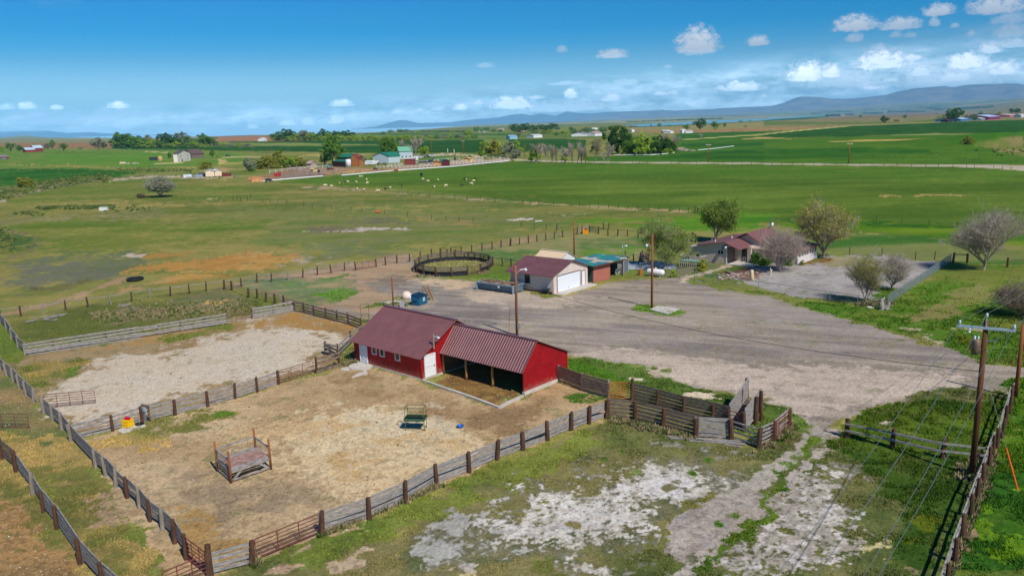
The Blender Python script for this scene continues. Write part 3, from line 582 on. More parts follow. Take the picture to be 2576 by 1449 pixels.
 op('P', [(400,160),(560,40),(900,-60),(1450,-80),(1700,-60),(1740,140),(1600,400),(1470,780),(1340,1100),(1200,1449),(700,1449),(860,1000),(700,700),(400,420),(200,260)], (56,88,32), (74,98,30), soft=12, warp=.7, pat=n9, g=1.2)
 op('P', [(700,240),(1150,150),(1500,0),(1620,60),(1560,200),(1200,280),(760,260)], (84,112,26), (74,104,28), soft=30, warp=.8, cover=.8, pat=n2, g=1.2)
 op('P', [(960,1000),(1100,930),(1250,960),(1200,1090),(1000,1100)], (96,110,12), soft=20, warp=.6, cover=.8, g=1.2)
 op('P', [(650,130),(700,110),(750,125),(690,150)], (200,184,166), soft=4, warp=.2, g=0)
 op('P', [(1770,-200),(1902,-300),(2100,0),(2100,1449),(1250,1449),(1310,1335),(1500,790),(1660,420),(1760,100)], (48,98,30), (74,114,14), soft=8, warp=.6, pat=n9, g=1.2)
 op('P', [(1902,700),(2100,600),(2100,1449),(1600,1449),(1640,1200),(1720,900)], (104,146,14), (84,126,18), soft=90, warp=1.6, g=1.3, pat=brm)
 op('P', [(1660,380),(1902,340),(1902,560),(1700,640),(1600,560)], (84,116,14), (66,102,20), soft=50, warp=1, cover=.6, pat=brm, g=1.3)
 op('P', [(1410,1020),(1470,1050),(1450,1110),(1400,1120),(1390,1180),(1440,1220),(1390,1300),(1330,1449),(1250,1449),(1300,1200)], (168,142,112), (150,128,96), soft=6, warp=.3, br=brn, cover=1.4, g=0)
 op('P', [(900,1360),(960,1380),(990,1449),(910,1449)], (170,146,126), soft=5, warp=.2, g=0)
 op('W', [(66,893),(240,868),(570,800),(636,792),(740,772),(905,826),(885,860),(830,885),(852,912),(700,962),(520,1018),(200,1092),(130,1040),(95,1000),(40,930)], (164,142,106), (148,124,88), soft=5, warp=.5, pat=n9, g=.1, zn=4)
 op('W', [(110,1010),(190,935),(300,900),(480,858),(600,822),(720,808),(830,830),(868,850),(810,880),(740,925),(600,960),(460,1000),(300,1040),(170,1062)], (206,194,174), (196,180,156), soft=34, warp=1.2, pat=n2*.4+n9*.6, g=0)
 op('J', [(230,420),(420,380),(900,290),(1020,330),(880,450),(620,560),(600,610),(420,660),(360,600),(250,480)], (88,108,60), (150,132,96), soft=16, warp=.6, pat=brm, g=.8)
 op('J', [(750,430),(830,390),(885,400),(880,470),(760,500)], (92,120,54), soft=6, warp=.2, g=1)
 op('E', [(200,1410),(900,1310),(1500,1230),(2100,1120),(2500,1060),(2500,1110),(2000,1200),(1500,1290),(900,1380)], (168,136,88), (138,118,74), soft=10, warp=.5, br=br2, cover=1.3, g=.2)
 op('E', [(1600,1230),(2200,1090),(2400,1100),(2200,1160),(1700,1260)], (104,116,62), soft=6, warp=.4, br=br2, cover=1, g=.8)
 op('F', [(0,1030),(380,960),(700,1040),(1000,1110),(960,1180),(500,1130),(0,1140)], (170,132,76), (150,122,82), soft=10, warp=.5, br=brm, cover=1.35, g=.1)
 op('W', [(205,1105),(520,1022),(700,968),(853,925),(893,913),(1063,960),(1230,1018),(1325,1000),(1410,960),(1530,1005),(1520,1050),(1250,1155),(1020,1262),(640,1415),(540,1449),(470,1500),(300,1270)], (196,172,136), (174,148,110), soft=5, warp=.5, pat=n9, g=.05, zn=4)
 op('W', [(640,1130),(780,1050),(960,1010),(1120,1040),(1180,1100),(1180,1160),(1060,1220),(900,1260),(800,1200),(700,1190)], (212,192,156), (202,178,138), soft=60, warp=2.2, pat=br2, g=0)
 op('M', [(-100,960),(100,860),(500,880),(900,960),(1600,1080),(1900,1080),(2290,900),(2450,1000),(2350,1200),(1800,1250),(1300,1290),(900,1150),(300,1060),(0,1060)], (150,124,88), (178,152,114), soft=34, warp=1.2, pat=brn*.5+br2*.5, g=0)
 op('M', [(900,900),(1130,790),(1400,850),(1900,1000),(1700,1130),(1300,1010),(1050,930)], (148,116,66), (120,92,56), soft=10, warp=.5, pat=brn, g=0)
 op('M', [(1000,1150),(1900,1130),(2200,1180),(2000,1300),(1700,1417),(1300,1417),(1100,1300)], (178,146,108), (140,116,84), soft=26, warp=1, br=brm, cover=1.1, g=0)
 op('M', [(-100,1180),(300,1160),(900,1200),(1200,1417),(0,1417)], (206,194,166), soft=30, warp=1, cover=.6, g=0)
 op('L', [(-200,500),(100,560),(500,580),(700,620),(900,720),(700,860),(400,1000),(100,1050),(-200,900)], (140,122,100), (160,140,114), soft=80, warp=1.4, pat=br2, cover=.75, g=0)
 op('L', [(1080,420),(1200,390),(1420,520),(1500,600),(1300,580),(1130,480)], (188,158,112), soft=26, warp=.8, br=brn, cover=1.0, g=0)
 op('L', [(230,230),(500,150),(850,110),(1400,110),(1400,160),(850,200),(400,260)], (192,164,122), soft=26, warp=.8, br=brn, cover=1.0, g=0)
 op('L', [(560,300),(850,270),(850,350),(600,400)], (172,146,110), soft=26, warp=.8, br=brn, cover=.9, g=0)
 op('L', [(1540,230),(1900,210),(2200,320),(2000,300),(1700,260)], (192,164,120), soft=26, warp=.8, br=brn, cover=.9, g=0)
 op('L', [(-300,850),(0,900),(400,1150),(150,1300),(-100,1200)], (186,150,92), (150,124,84), soft=20, warp=.6, br=brn, cover=1.3, g=0)
 op('J', [(1300,1130),(1500,1040),(1980,930),(2300,860),(2576,900),(2300,1050),(2000,1150),(1900,1300),(1650,1374),(1400,1300),(1050,1250)], (108,112,74), (170,148,112), soft=18, warp=.6, br=brm, cover=1.25, g=1)
 op('L', [(30,60),(150,20),(260,30),(120,80)], (84,116,46), soft=5, warp=.3, br=br2, cover=1.3, g=1)
 op('N', [(220,400),(350,385),(560,420),(540,470),(300,470)], (78,116,52), soft=6, warp=.4, br=br2, cover=1.3, g=1)
 op('W', [(-80,1090),(0,1060),(120,1100),(215,1130),(300,1290),(420,1449),(480,1520),(-80,1520)], (102,106,70), (156,138,104), soft=12, warp=.8, pat=brn*.5+n9*.5, g=.8)
 op('W', [(-80,900),(0,930),(80,1000),(100,1060),(200,1110),(120,1110),(0,1070),(-80,1090)], (166,138,100), (106,116,66), soft=10, warp=.8, pat=n9, g=.4)
 op('W', [(-80,1180),(60,1280),(160,1400),(220,1500),(-80,1500)], (170,134,88), (146,120,80), soft=16, warp=.8, pat=br2, br=brm, cover=1.35, g=.1)
 op('K', [(1000,600),(1300,520),(1400,700),(1300,900),(1100,950),(980,800)], (160,138,106), soft=20, warp=.5, br=brn, cover=1.1, g=.1)
 op('J', [(0,300),(100,330),(400,700),(430,830),(350,820),(150,520),(0,420)], (156,132,96), (110,116,66), soft=10, warp=.4, pat=br2, g=.3)
 mott = (n05-.5)*.34*fine+(n2-.5)*.32*np.clip(1-rr/260, 0, 1)+(n9-.5)*.26*mid+(n30-.5)*.16
 mott = mott+spk*.75
 mott += ((nst-.5)*.30+(edg-.5)*.40)*smooth(.3, .6, green)*np.clip(1.3-rr/420, 0, 1)
 mott[zone == 2] *= .3
 col *= np.clip(1+mott, .45, 1.5)[:, None]
 sp = smooth(.80, .86, vn(x/.42, y/.42, 71))*smooth(.5, .62, n9)*fine
 col *= (1-.45*sp*(green < .3))[:, None]
 bare = smooth(.35, .1, green)*(zone != 2)
 pb = smooth(.60, .72, vn(x/.2, y/.2, 171)*.5+vn(x/.45+7, y/.45, 172)*.5)*bare*np.clip(1.2-rr/90, 0, 1)
 col *= (1-.38*pb)[:, None]
 gz = (zone == 1)
 col[gz] *= 1.22
 grs = smooth(.3, .7, green)
 gl = col@np.array([.3,.6,.1]); col = col+(gl[:, None]-col)*(.07*grs)[:, None]; col[:, 2] *= 1-.30*grs; col[:, 0] *= 1+.30*grs; col[:, 1] *= 1+.20*grs; col[bare > .5] *= np.array([1.19, 1.16, 1.10])
 col = np.clip(col*.80, .004, .70)
 far2 = np.clip(rr/42000, 0, 1)
 ver = np.stack([x, y, z], 1)
 return ver, nr, na, col, green, zone, rr, behind
GV, GNR, GNA, GC, GG, GZ, GR, GB = build_ground()
def ground_objects():
 nr, na = GNR, GNA
 i = np.arange(nr-1)[:, None]; k = np.arange(na)[None, :]
 a = i*na+k; b = i*na+(k+1) % na
 F = np.stack([a, b, b+na, a+na], -1).reshape(-1, 4)
 fz = GZ[F[:, 0]]
 fz = np.where(fz == 3, 0, fz)
 gm, t, b_ = nt('ground_cover'); N = t.nodes; L = t.links
 at = N.new('ShaderNodeAttribute'); at.attribute_name = 'soil'
 tc = N.new('ShaderNodeTexCoord'); no = N.new('ShaderNodeTexNoise'); no.inputs['Scale'].default_value = 5.5; no.inputs['Detail'].default_value = 6; no.inputs['Roughness'].default_value = .7
 L.new(tc.outputs['Object'], no.inputs['Vector'])
 cd = N.new('ShaderNodeCameraData'); mr = N.new('ShaderNodeMapRange')
 rmp = N.new('ShaderNodeMapRange'); rmp.inputs['From Min'].default_value = .3; rmp.inputs['From Max'].default_value = .7; rmp.inputs['To Min'].default_value = .62; rmp.inputs['To Max'].default_value = 1.38
 L.new(no.outputs['Fac'], rmp.inputs['Value'])
 mx = N.new('ShaderNodeMixRGB'); mx.blend_type = 'MULTIPLY'; mx.inputs[0].default_value = 1
 L.new(at.outputs['Color'], mx.inputs[1]); L.new(rmp.outputs[0], mx.inputs[2]); L.new(mx.outputs[0], b_.inputs['Base Color'])
 b_.inputs['Roughness'].default_value = .95; b_.inputs['Specular IOR Level'].default_value = .08
 bp = N.new('ShaderNodeBump'); bp.inputs['Strength'].default_value = .7; bp.inputs['Distance'].default_value = .09
 L.new(no.outputs['Fac'], bp.inputs['Height']); L.new(bp.outputs[0], b_.inputs['Normal'])
 N.remove(cd); N.remove(mr)
 for code, nm in ((0, 'ground'), (1, 'driveway'), (2, 'road'), (4, 'corral_ground')):
  f = F[fz == code]
  u, inv = np.unique(f, return_inverse=True); v = GV[u]; inv = inv.reshape(-1)
  me = bpy.data.meshes.new(nm); me.vertices.add(len(v)); me.vertices.foreach_set('co', v.astype(np.float32).ravel())
  me.loops.add(len(inv)); me.loops.foreach_set('vertex_index', inv.astype(np.int32))
  me.polygons.add(len(f)); me.polygons.foreach_set('loop_start', np.arange(0, len(inv), 4, dtype=np.int32))
  me.update(calc_edges=True); me.validate()
  ca = me.color_attributes.new('soil', 'FLOAT_COLOR', 'POINT')
  ca.data.foreach_set('color', np.concatenate([GC[u], np.ones((len(u), 1))], 1).astype(np.float32).ravel())
  me.polygons.foreach_set('use_smooth', [True]*len(me.polygons))
  me.materials.append(gm)
  o = bpy.data.objects.new(nm, me); COL.objects.link(o); o['kind'] = 'structure'
ground_objects()
def lake():
 P = []
 near = [('e',1930,448),('e',2010,449),('Y',620,215),('Y',900,207),('Y',1240,190),('Y',1700,168),('Y',2100,145),('D',150,297),('D',430,280),('D',600,272),('D',660,268)]
 farp = [('D',640,263),('D',500,266),('D',200,277),('D',0,288),('Y',2300,112),('Y',1900,125),('Y',1560,140),('Y',1200,158),('Y',900,170),('Y',600,188),('e',2030,437),('e',1940,441)]
 V = []
 zl = 1.2
 for c, x, y in near+farp:
  X, Y = px(c, x, y); hz = horizon(X); Y = max(Y, hz+1.1)
  d = ray(X, Y); s = (CAMH-zl)/-d[2]; V.append((d[0]*s, d[1]*s, zl))
 m = mat('lake_water', (120,168,170), .3, 0, .06, .0005, spec=.5)
 o = link_mesh('water', V, [tuple(range(len(V)))], m); o['kind'] = 'structure'
lake()
def range_(name, prof, r0, r1, c1, c2, seed, rough=.5, snow=None, base=None):
 """a mountain range: prof = [(sheet,x,y) of the crest], built as real terrain between distances r0 and r1"""
 pts = [px(*p) for p in prof]; xs = np.array([p[0] for p in pts]); hs = np.array([horizon(p[0])-p[1] for p in pts])
 n = 420; ax = np.linspace(xs[0], xs[-1], n); hh = np.interp(ax, xs, hs)
 az = np.arctan((ax-1288)/FPX/math.cos(PITCH)); m = 44
 T = np.linspace(0, 1, m)
 A, TT = np.meshgrid(az, T); H = np.repeat(hh[None, :], m, 0)
 Rr = r0+(r1-r0)*TT
 u = A*Rr/1000; v = Rr/1000
 rid = 1-np.abs(fbm(u, v*.5, 3.2, 5, seed)*2-1); rid2 = fbm(u, v, 1.1, 4, seed+5)
 shp = np.sin(np.clip(TT*1.25, 0, 1)*math.pi/2)
 edge = np.clip(np.minimum(np.linspace(0, 1, n), np.linspace(1, 0, n))*9, 0, 1)[None, :]
 Z = Rr*H/FPX*(shp*(1-rough*.45*(1-TT))*.93+rough*(rid-.66)*np.sin(TT*math.pi)*.5+(rid2-.5)*.12*rough)
 Z = Z*np.clip(edge, 0, 1)**.5+far_height(Rr*np.sin(A), Rr*np.cos(A))*(1-TT)*0-40*(1-shp)
 V = np.stack([Rr*np.sin(A), Rr*np.cos(A), Z], -1).reshape(-1, 3)
 i = np.arange(m-1)[:, None]; k = np.arange(n-1)[None, :]; a = i*n+k
 F = np.stack([a, a+1, a+n+1, a+n], -1).reshape(-1, 4)
 mt = mat(name+'_rock', c1, .95, 0, .1, .0009, rgb2=c2, spec=.05); t = mt.node_tree; N = t.nodes; L = t.links; b = N['Principled BSDF']
 if snow:
  g = N.new('ShaderNodeNewGeometry'); s = N.new('ShaderNodeSeparateXYZ'); L.new(g.outputs['Position'], s.inputs[0])
  mr = N.new('ShaderNodeMapRange'); mr.inputs['From Min'].default_value = snow[0]; mr.inputs['From Max'].default_value = snow[1]; L.new(s.outputs[2], mr.inputs['Value'])
  no = N.new('ShaderNodeTexNoise'); no.inputs['Scale'].default_value = .0016; no.inputs['Detail'].default_value = 6; L.new(N['Texture Coordinate'].outputs['Object'], no.inputs['Vector'])
  m1 = N.new('ShaderNodeMath'); m1.operation = 'MULTIPLY'; L.new(mr.outputs[0], m1.inputs[0]); m2 = N.new('ShaderNodeMapRange'); m2.inputs['From Min'].default_value = .46; m2.inputs['From Max'].default_value = .54
  L.new(no.outputs['Fac'], m2.inputs['Value']); L.new(m2.outputs[0], m1.inputs[1])
  mx = N.new('ShaderNodeMixRGB'); L.new(m1.outputs[0], mx.inputs[0]); L.new(b.inputs['Base Color'].links[0].from_socket, mx.inputs[1]); mx.inputs[2].default_value = (.86,.88,.9,1)
  L.new(mx.outputs[0], b.inputs['Base Color'])
 o = link_mesh(name, V, F, mt, None, True); o['kind'] = 'structure'
range_('hills', [('e',1500,362),('e',1900,345),('e',2200,330),('d',0,793),('d',250,783),('d',500,768),('d',720,762),('d',800,742),('d',910,698),('d',1060,700),('d',1130,712),('d',1300,712),('d',1500,690),('d',1600,662),('d',1700,645),('d',1900,637),('d',1960,645),('d',2060,630),('d',2120,630),('d',2300,630),('d',2500,628),('d',2800,622)],
  44000, 52000, (108,104,96), (176,160,138), 3, .6)
range_('hills', [('e',40,474),('e',200,445),('e',300,420),('e',370,403),('e',420,405),('e',500,425),('e',700,420),('e',900,395),('e',1050,385),('e',1150,362),('e',1210,356),('e',1280,368),('e',1350,355),('e',1450,372),('e',1520,340),('e',1600,352),('e',1700,355),('e',1800,345),('e',2000,340),('e',2250,332),('e',2500,335)],
  54000, 60000, (116,116,112), (140,138,130), 9, .35, snow=(650, 1000))
range_('hills', [('f',-300,940),('f',0,938),('f',150,950),('f',300,948),('f',500,940),('f',640,955),('f',800,950),('f',1000,962),('f',1200,970),('f',1500,985)],
  52000, 58000, (110,118,126), (124,130,138), 21, .4, snow=(230, 560))
def far_hill():
 P = gp('A', 0, 520)
 mb = MB(); n = 40; m = 14; V = []; F = []
 for j in range(m):
  for i in range(n):
   X = (-900+i*36)/1.0; Y = 3600+j*120
   h = 42*math.exp(-((X+2480+560)/560)**2)*math.sin(math.pi*j/(m-1))
   V.append((X-2000, Y, h-3))
 for j in range(m-1):
  for i in range(n-1): a = j*n+i; F.append((a, a+1, a+n+1, a+n))
 o = link_mesh('hills', V, F, mat('dry_hill', (140,128,104), .95, var=.15, scale=.01, spec=.05), None, True); o['kind'] = 'structure'
far_hill()
WOOD_GREY = mat('weathered_board', (122,112,104), .85, var=.32, scale=2.6, bump=.5, stretch=(1, 1, 6), rgb2=(178,172,166))
WOOD_BRN = mat('brown_board', (104,82,66), .85, var=.4, scale=2.2, bump=.4, stretch=(1, 1, 6), rgb2=(150,132,116))
WOOD_DARKB = mat('dark_board', (92,78,70), .85, var=.35, scale=2.5, bump=.4, stretch=(1, 1, 6), rgb2=(134,120,110))
POST_D = mat('creosote_post', (78,54,42), .9, var=.4, scale=5, bump=.6, stretch=(1, 1, .3), rgb2=(110,78,58))
POST_G = mat('grey_post', (140,130,118), .9, var=.3, scale=5, bump=.5, stretch=(1, 1, .3))
POLE_W = mat('pole_wood', (128,76,42), .85, var=.3, scale=4, bump=.3, stretch=(1, 1, .08), rgb2=(160,100,58))
POLE_DK = mat('old_pole_wood', (92,56,34), .85, var=.35, scale=4, bump=.3, stretch=(1, 1, .08), rgb2=(118,74,46))
RUST = mat('rusty_red_pipe', (150,62,50), .6, .2, var=.3, scale=8, rgb2=(122,70,60))
RUST2 = mat('faded_pipe', (128,84,76), .6, .2, var=.25, scale=6)
ORANGEP = mat('orange_pipe', (196,104,44), .6, .1, var=.25, scale=6)
GREENP = mat('green_pipe', (74,88,52), .6, .2, var=.2, scale=6)
WIRE = mat('galvanised_wire', (150,152,150), .4, .7, var=.1, scale=9)
GALV = mat('galvanised_pipe', (150,158,160), .45, .5, var=.12, scale=6)
BLACK = mat('black_rubber', (30,30,34), .7, var=.3, scale=6)
CONC = mat('concrete', (188,180,168), .9, var=.14, scale=1.6, bump=.3, rgb2=(206,198,186))
WHITE = mat('white_paint', (226,226,224), .5, var=.04, scale=3)
WHITE2 = mat('white_vinyl', (218,216,208), .5, var=.05, scale=3)
BARNRED = stripes('barn_red_siding', (158,18,27), 'Z', .16, .6, dark=.62, width=.16, var=.26, bumpd=.02, spec=.2)
def dusty(m, z0=.75):
 t = m.node_tree; N = t.nodes; L = t.links; b = N['Principled BSDF']; sp = N.new('ShaderNodeSeparateXYZ'); L.new(N['Texture Coordinate'].outputs['Object'], sp.inputs[0])
 no = N.new('ShaderNodeTexNoise'); no.inputs['Scale'].default_value = 3.5; no.inputs['Detail'].default_value = 6; L.new(N['Texture Coordinate'].outputs['Object'], no.inputs['Vector'])
 a = N.new('ShaderNodeMath'); a.operation = 'MULTIPLY_ADD'; a.inputs[1].default_value = 1.6; a.inputs[2].default_value = -.8; L.new(no.outputs['Fac'], a.inputs[0])
 c = N.new('ShaderNodeMath'); c.operation = 'SUBTRACT'; L.new(a.outputs[0], c.inputs[0]); L.new(sp.outputs[2], c.inputs[1])
 d = N.new('ShaderNodeMapRange'); d.inputs['From Min'].default_value = -z0; d.inputs['From Max'].default_value = .1; d.inputs['To Max'].default_value = .6; L.new(c.outputs[0], d.inputs['Value'])
 mx = N.new('ShaderNodeMixRGB'); mx.inputs[2].default_value = (*lin((168,128,112)), 1); L.new(d.outputs[0], mx.inputs[0]); L.new(b.inputs['Base Color'].links[0].from_socket, mx.inputs[1]); L.new(mx.outputs[0], b.inputs['Base Color'])
dusty(BARNRED)
TAN = stripes('tan_siding', (222,204,192), 'Z', .2, .6, dark=.5, width=.13, var=.06, bumpd=.012)
TANH = stripes('house_siding', (214,194,176), 'Z', .21, .6, dark=.45, width=.17, var=.05, bumpd=.02)
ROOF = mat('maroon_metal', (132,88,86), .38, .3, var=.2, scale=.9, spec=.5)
ROOFR = mat('maroon_rib_highlight', (200,162,158), .3, .2, var=.12, scale=1.2, spec=.6)  # sun highlights on the maroon ribs painted in as a pale colour
ROOFH = stripes('house_roof_metal', (128,86,82), 'Y', .45, .5, dark=.75, width=.1, var=.07, metal=.1)
GLASS = mat('dark_glass', (24,30,38), .12, .0, var=.3, scale=2, spec=.8)
FRAMEW = mat('window_frame', (214,214,212), .5, var=.05)
FRAMED = mat('dark_frame', (70,56,52), .6, var=.1)
STEEL = mat('grey_steel', (126,130,132), .45, .5, var=.15, scale=4)
TRIM = mat('red_trim', (150,22,30), .6, var=.08)
LAMPG = mat('lamp_glass', (210,218,220), .2, var=.03, spec=.8)
def frame2(P, yaw):
 u = np.array([math.cos(yaw), math.sin(yaw)]); v = np.array([-u[1], u[0]])
 return u, v
def prism_x(mb, poly, x0, x1):
 n = len(poly)
 V = [(x0, a, b) for a, b in poly]+[(x1, a, b) for a, b in poly]
 return mb.add(V, [tuple(range(n-1, -1, -1)), tuple(range(n, 2*n))]+[(i, (i+1) % n, (i+1) % n+n, i+n) for i in range(n)])
def slab_x(mb, p0, p1, x0, x1, th=.06):
 """roof plane running along x, from eave point p0=(y,z) to p1"""
 d = np.array([p1[0]-p0[0], p1[1]-p0[1]]); n = np.array([-d[1], d[0]])/np.linalg.norm(d)
 if n[1] < 0: n = -n
 q = [p0, p1, tuple(np.array(p1)+n*th), tuple(np.array(p0)+n*th)]
 return prism_x(mb, q, x0, x1)
def slab_y(mb, p0, p1, y0, y1, th=.06):
 d = np.array([p1[0]-p0[0], p1[1]-p0[1]]); n = np.array([-d[1], d[0]])/np.linalg.norm(d)
 if n[1] < 0: n = -n
 q = [p0, p1, tuple(np.array(p1)+n*th), tuple(np.array(p0)+n*th)]
 V = [(a, y0, b) for a, b in q]+[(a, y1, b) for a, b in q]; m = 4
 return mb.add(V, [(0,1,2,3),(7,6,5,4)]+[(i, i+4, (i+1) % 4+4, (i+1) % 4) for i in range(4)])
def ribs_x(mb, p0, p1, x0, x1, pitch, th=.06, w=.035, h=.03):
 d = np.array([p1[0]-p0[0], p1[1]-p0[1]]); n = np.array([-d[1], d[0]])/np.linalg.norm(d)
 if n[1] < 0: n = -n
 a = np.array(p0)+n*(th+h/2-.004); b = np.array(p1)+n*(th+h/2-.004)
 x = x0+.05
 while x < x1:
  mb.bar((x, a[0], a[1]), (x, b[0], b[1]), w, h, up=(0, n[0], n[1])); x += pitch
 return mb
def two_mat(name, mbs, mats, parent):
 """one mesh from several collections, one material each"""
 o = None; V = []; F = []; I = []
 for i, mb in enumerate(mbs):
  n = len(V); V += mb.v; F += [tuple(k+n for k in f) for f in mb.f]; I += [i]*len(mb.f)
 o = link_mesh(name, V, F, None, parent)
 for m in mats: o.data.materials.append(m)
 o.data.polygons.foreach_set('material_index', I)
 return o
def window(parent, plane, a0, a1, z0, z1, off, fm=FRAMEW, mull=0, t=.07, name='window'):
 """plane 'y': wall facing -y at y=off; 'x': wall facing +x at x=off"""
 fr = MB(); pn = MB(); s = -1 if plane == 'y' else 1
 def B(mb, c, d, dep, o2):
  if plane == 'y': mb.box((c[0], off+s*o2, c[1]), (d[0], dep, d[1]))
  else: mb.box((off+s*o2, c[0], c[1]), (dep, d[0], d[1]))
 cx, cz, w_, h_ = (a0+a1)/2, (z0+z1)/2, a1-a0, z1-z0
 B(fr, (cx, z0), (w_+t, t), .07, .035); B(fr, (cx, z1), (w_+t, t), .07, .035)
 B(fr, (a0, cz), (t, h_-t), .066, .033); B(fr, (a1, cz), (t, h_-t), .066, .033)
 for k in range(mull): B(fr, (a0+w_*(k+1)/(mull+1), cz), (.04, h_-t), .05, .027)
 B(pn, (cx, cz), (w_-t, h_-t), .02, .012)
 o = fr.build(name, fm, parent); pn.build('pane', GLASS, o)
 return o
def red_barn():
 yaw = -.73946; L1, L2, W, v0, hw, hr, hr2, hsf, hsb = 9.70, 9.74, 8.42, 2.53, 2.165, 4.627, 4.24, 2.27, 2.34
 r = empty('red_barn', (-15.35, 74.33, 0), yaw, 'red barn with maroon metal roof and open three-bay lean-to', 'barn')
 w = MB(); prism_x(w, [(0, .12), (W, .12), (W, hw), (W/2, hr-.07), (0, hw)], 0, L1)
 w.build('wall', BARNRED, r)
 f = MB(); f.box((L1/2, W/2, .05), (L1+.12, W+.12, .16)); f.box((L1+L2+.02, (v0+W)/2, .1), (.26, W-v0+.1, .34)); f.build('foundation', CONC, r)
 fs = MB(); rb = MB(); oh = .34
 sl_ = (hr-hw)/(W/2)
 for (y0, z0) in ((-oh, hw-oh*sl_+.02), (W+oh, hw-oh*sl_+.02)):
  slab_x(fs, (y0, z0), (W/2, hr+.02), -.28, L1+.30); ribs_x(rb, (y0, z0), (W/2, hr+.02), -.28, L1+.28, .30, w=.03, h=.03)
 fs.box((L1/2, W/2, hr+.10), (L1+.62, .36, .05))
 two_mat('roof', [fs, rb], [ROOF, mat('maroon_rib_highlight_dull', (158,112,114), .4, .2, var=.1)], r)  # barn ribs lightened too, a weaker highlight put into their colour
 d = MB(); d.box((1.5, -.03, 1.13), (1.16, .05, 1.96)); dr = d.build('stable_door', mat('grey_white_door', (214,218,222), .6, var=.08), r)
 t = MB()
 for z in (.22, 1.12, 1.24, 2.06): t.box((1.5, -.07, z), (1.1, .03, .1))
 for x in (.97, 2.03): t.box((x, -.07, 1.13), (.09, .034, 1.96))
 for z0, z1 in ((.26, 1.08), (1.28, 2.02)):
  t.bar((1.0, -.068, z0), (2.0, -.068, z1), .025, .09, up=(0, 0, 1)); t.bar((1.0, -.064, z1), (2.0, -.064, z0), .025, .09, up=(0, 0, 1))
 t.build('door_brace', WHITE, dr)
 for a, b in ((2.85, 3.45), (3.98, 4.6), (6.2, 6.82)):
  window(r, 'y', a, b, 1.27, 2.02, 0, t=.1)
 d = MB(); d.box((L1+.03, .97, 1.17), (.05, 1.34, 2.06)); d2 = d.build('door', WHITE, r)
 t = MB()
 for z in (.2, 1.14, 2.14): t.box((L1+.07, .97, z), (.03, 1.3, .1))
 for y in (.34, 1.6): t.box((L1+.07, y, 1.17), (.034, .1, 2.06))
 t.build('door_brace', FRAMEW, d2)
 k = MB(); k.lathe([(.04, 0), (.05, .03), (.03, .06)], (L1+.08, 1.45, 1.05), 8, 'x'); k.build('handle', BLACK, d2)
 m = MB()
 m.box((L1+.02, -.01, 1.14), (.1, .1, 2.04)); m.build('corner_trim', TRIM, r)
 m = MB(); m.box((L1+.36, 1.25, 3.35), (.09, .12, 1.35)); m.bar((L1+.28, 1.25, 2.7), (L1+.36, 1.25, 2.9), .08, .1); mm = m.build('lamp_mast', POST_G, r)
 a = MB(); a.tube([(L1+.4, 1.25, 3.75), (L1+.6, 1.35, 3.83), (L1+.75, 1.42, 3.78)], .025, 6); a.lathe([(.05, .06), (.14, 0), (.15, -.05)], (L1+.8, 1.44, 3.74), 10); a.build('lamp', LAMPG, mm)
 wi = stripes('raw_boards', (112,92,72), 'Z', .2, .85, dark=.5, width=.1, var=.3)
 B = MB(); prism_x(B, [(v0, .26), (W, .26), (W, hsb), (W/2, hr2-.08), (v0+.02, hsf-.02)], L1+L2-.06, L1+L2+.02); B.build('shed_wall', BARNRED, r)
 B = MB(); B.box((L1+L2/2, W-.03, hsb/2+.06), (L2-.14, .08, hsb-.1)); B.build('back_wall', BARNRED, r)
 B = MB(); B.box((L1+L2/2, W-.10, hsb/2+.02), (L2-.16, .05, hsb-.14)); prism_x(B, [(v0+.06, .1), (W-.14, .1), (W-.14, hsb-.1), (W/2, hr2-.2), (v0+.06, hsf-.12)], L1+L2-.13, L1+L2-.07)
 prism_x(B, [(v0+.06, .1), (W-.14, .1), (W-.14, hsb-.1), (W/2, hr2-.2), (v0+.06, hsf-.12)], L1+.01, L1+.05); B.build('inner_boarding', wi, r)
 fs = MB(); rb = MB()
 s1 = (hr2-hsf)/(W/2-v0); s2 = (hr2-hsb)/(W/2)
 for (y0, z0) in ((v0-.3, hsf-.3*s1+.02), (W+.3, hsb-.3*s2+.02)):
  slab_x(fs, (y0, z0), (W/2, hr2+.02), L1+.02, L1+L2+.2); ribs_x(rb, (y0, z0), (W/2, hr2+.02), L1+.06, L1+L2+.18, .29, w=.045, h=.03)
 fs.box((L1+L2/2+.1, W/2, hr2+.09), (L2+.2, .3, .05))
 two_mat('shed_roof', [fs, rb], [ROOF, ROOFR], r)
 b = MB(); b.box((L1+L2/2, v0-.02, hsf-.16), (L2, .12, .22)); b.build('header_beam', TRIM, r)
 log = mat('peeled_log', (176,130,70), .8, var=.3, scale=6, bump=.5, stretch=(1, 1, .2))
 for x in (3.05, 6.25):
  p = MB(); p.tube([(L1+x-.06, v0, 0), (L1+x, v0+.03, .5), (L1+x-.05, v0, 1.2), (L1+x+.03, v0, hsf-.2)], .13, 9, r2=.10); p.build('post', log, r, True)
 p = MB(); p.tube([(L1+.12, v0, 0), (L1+.12, v0, hsf-.2)], .1, 8); p.build('post', log, r, True)
 return r
red_barn()
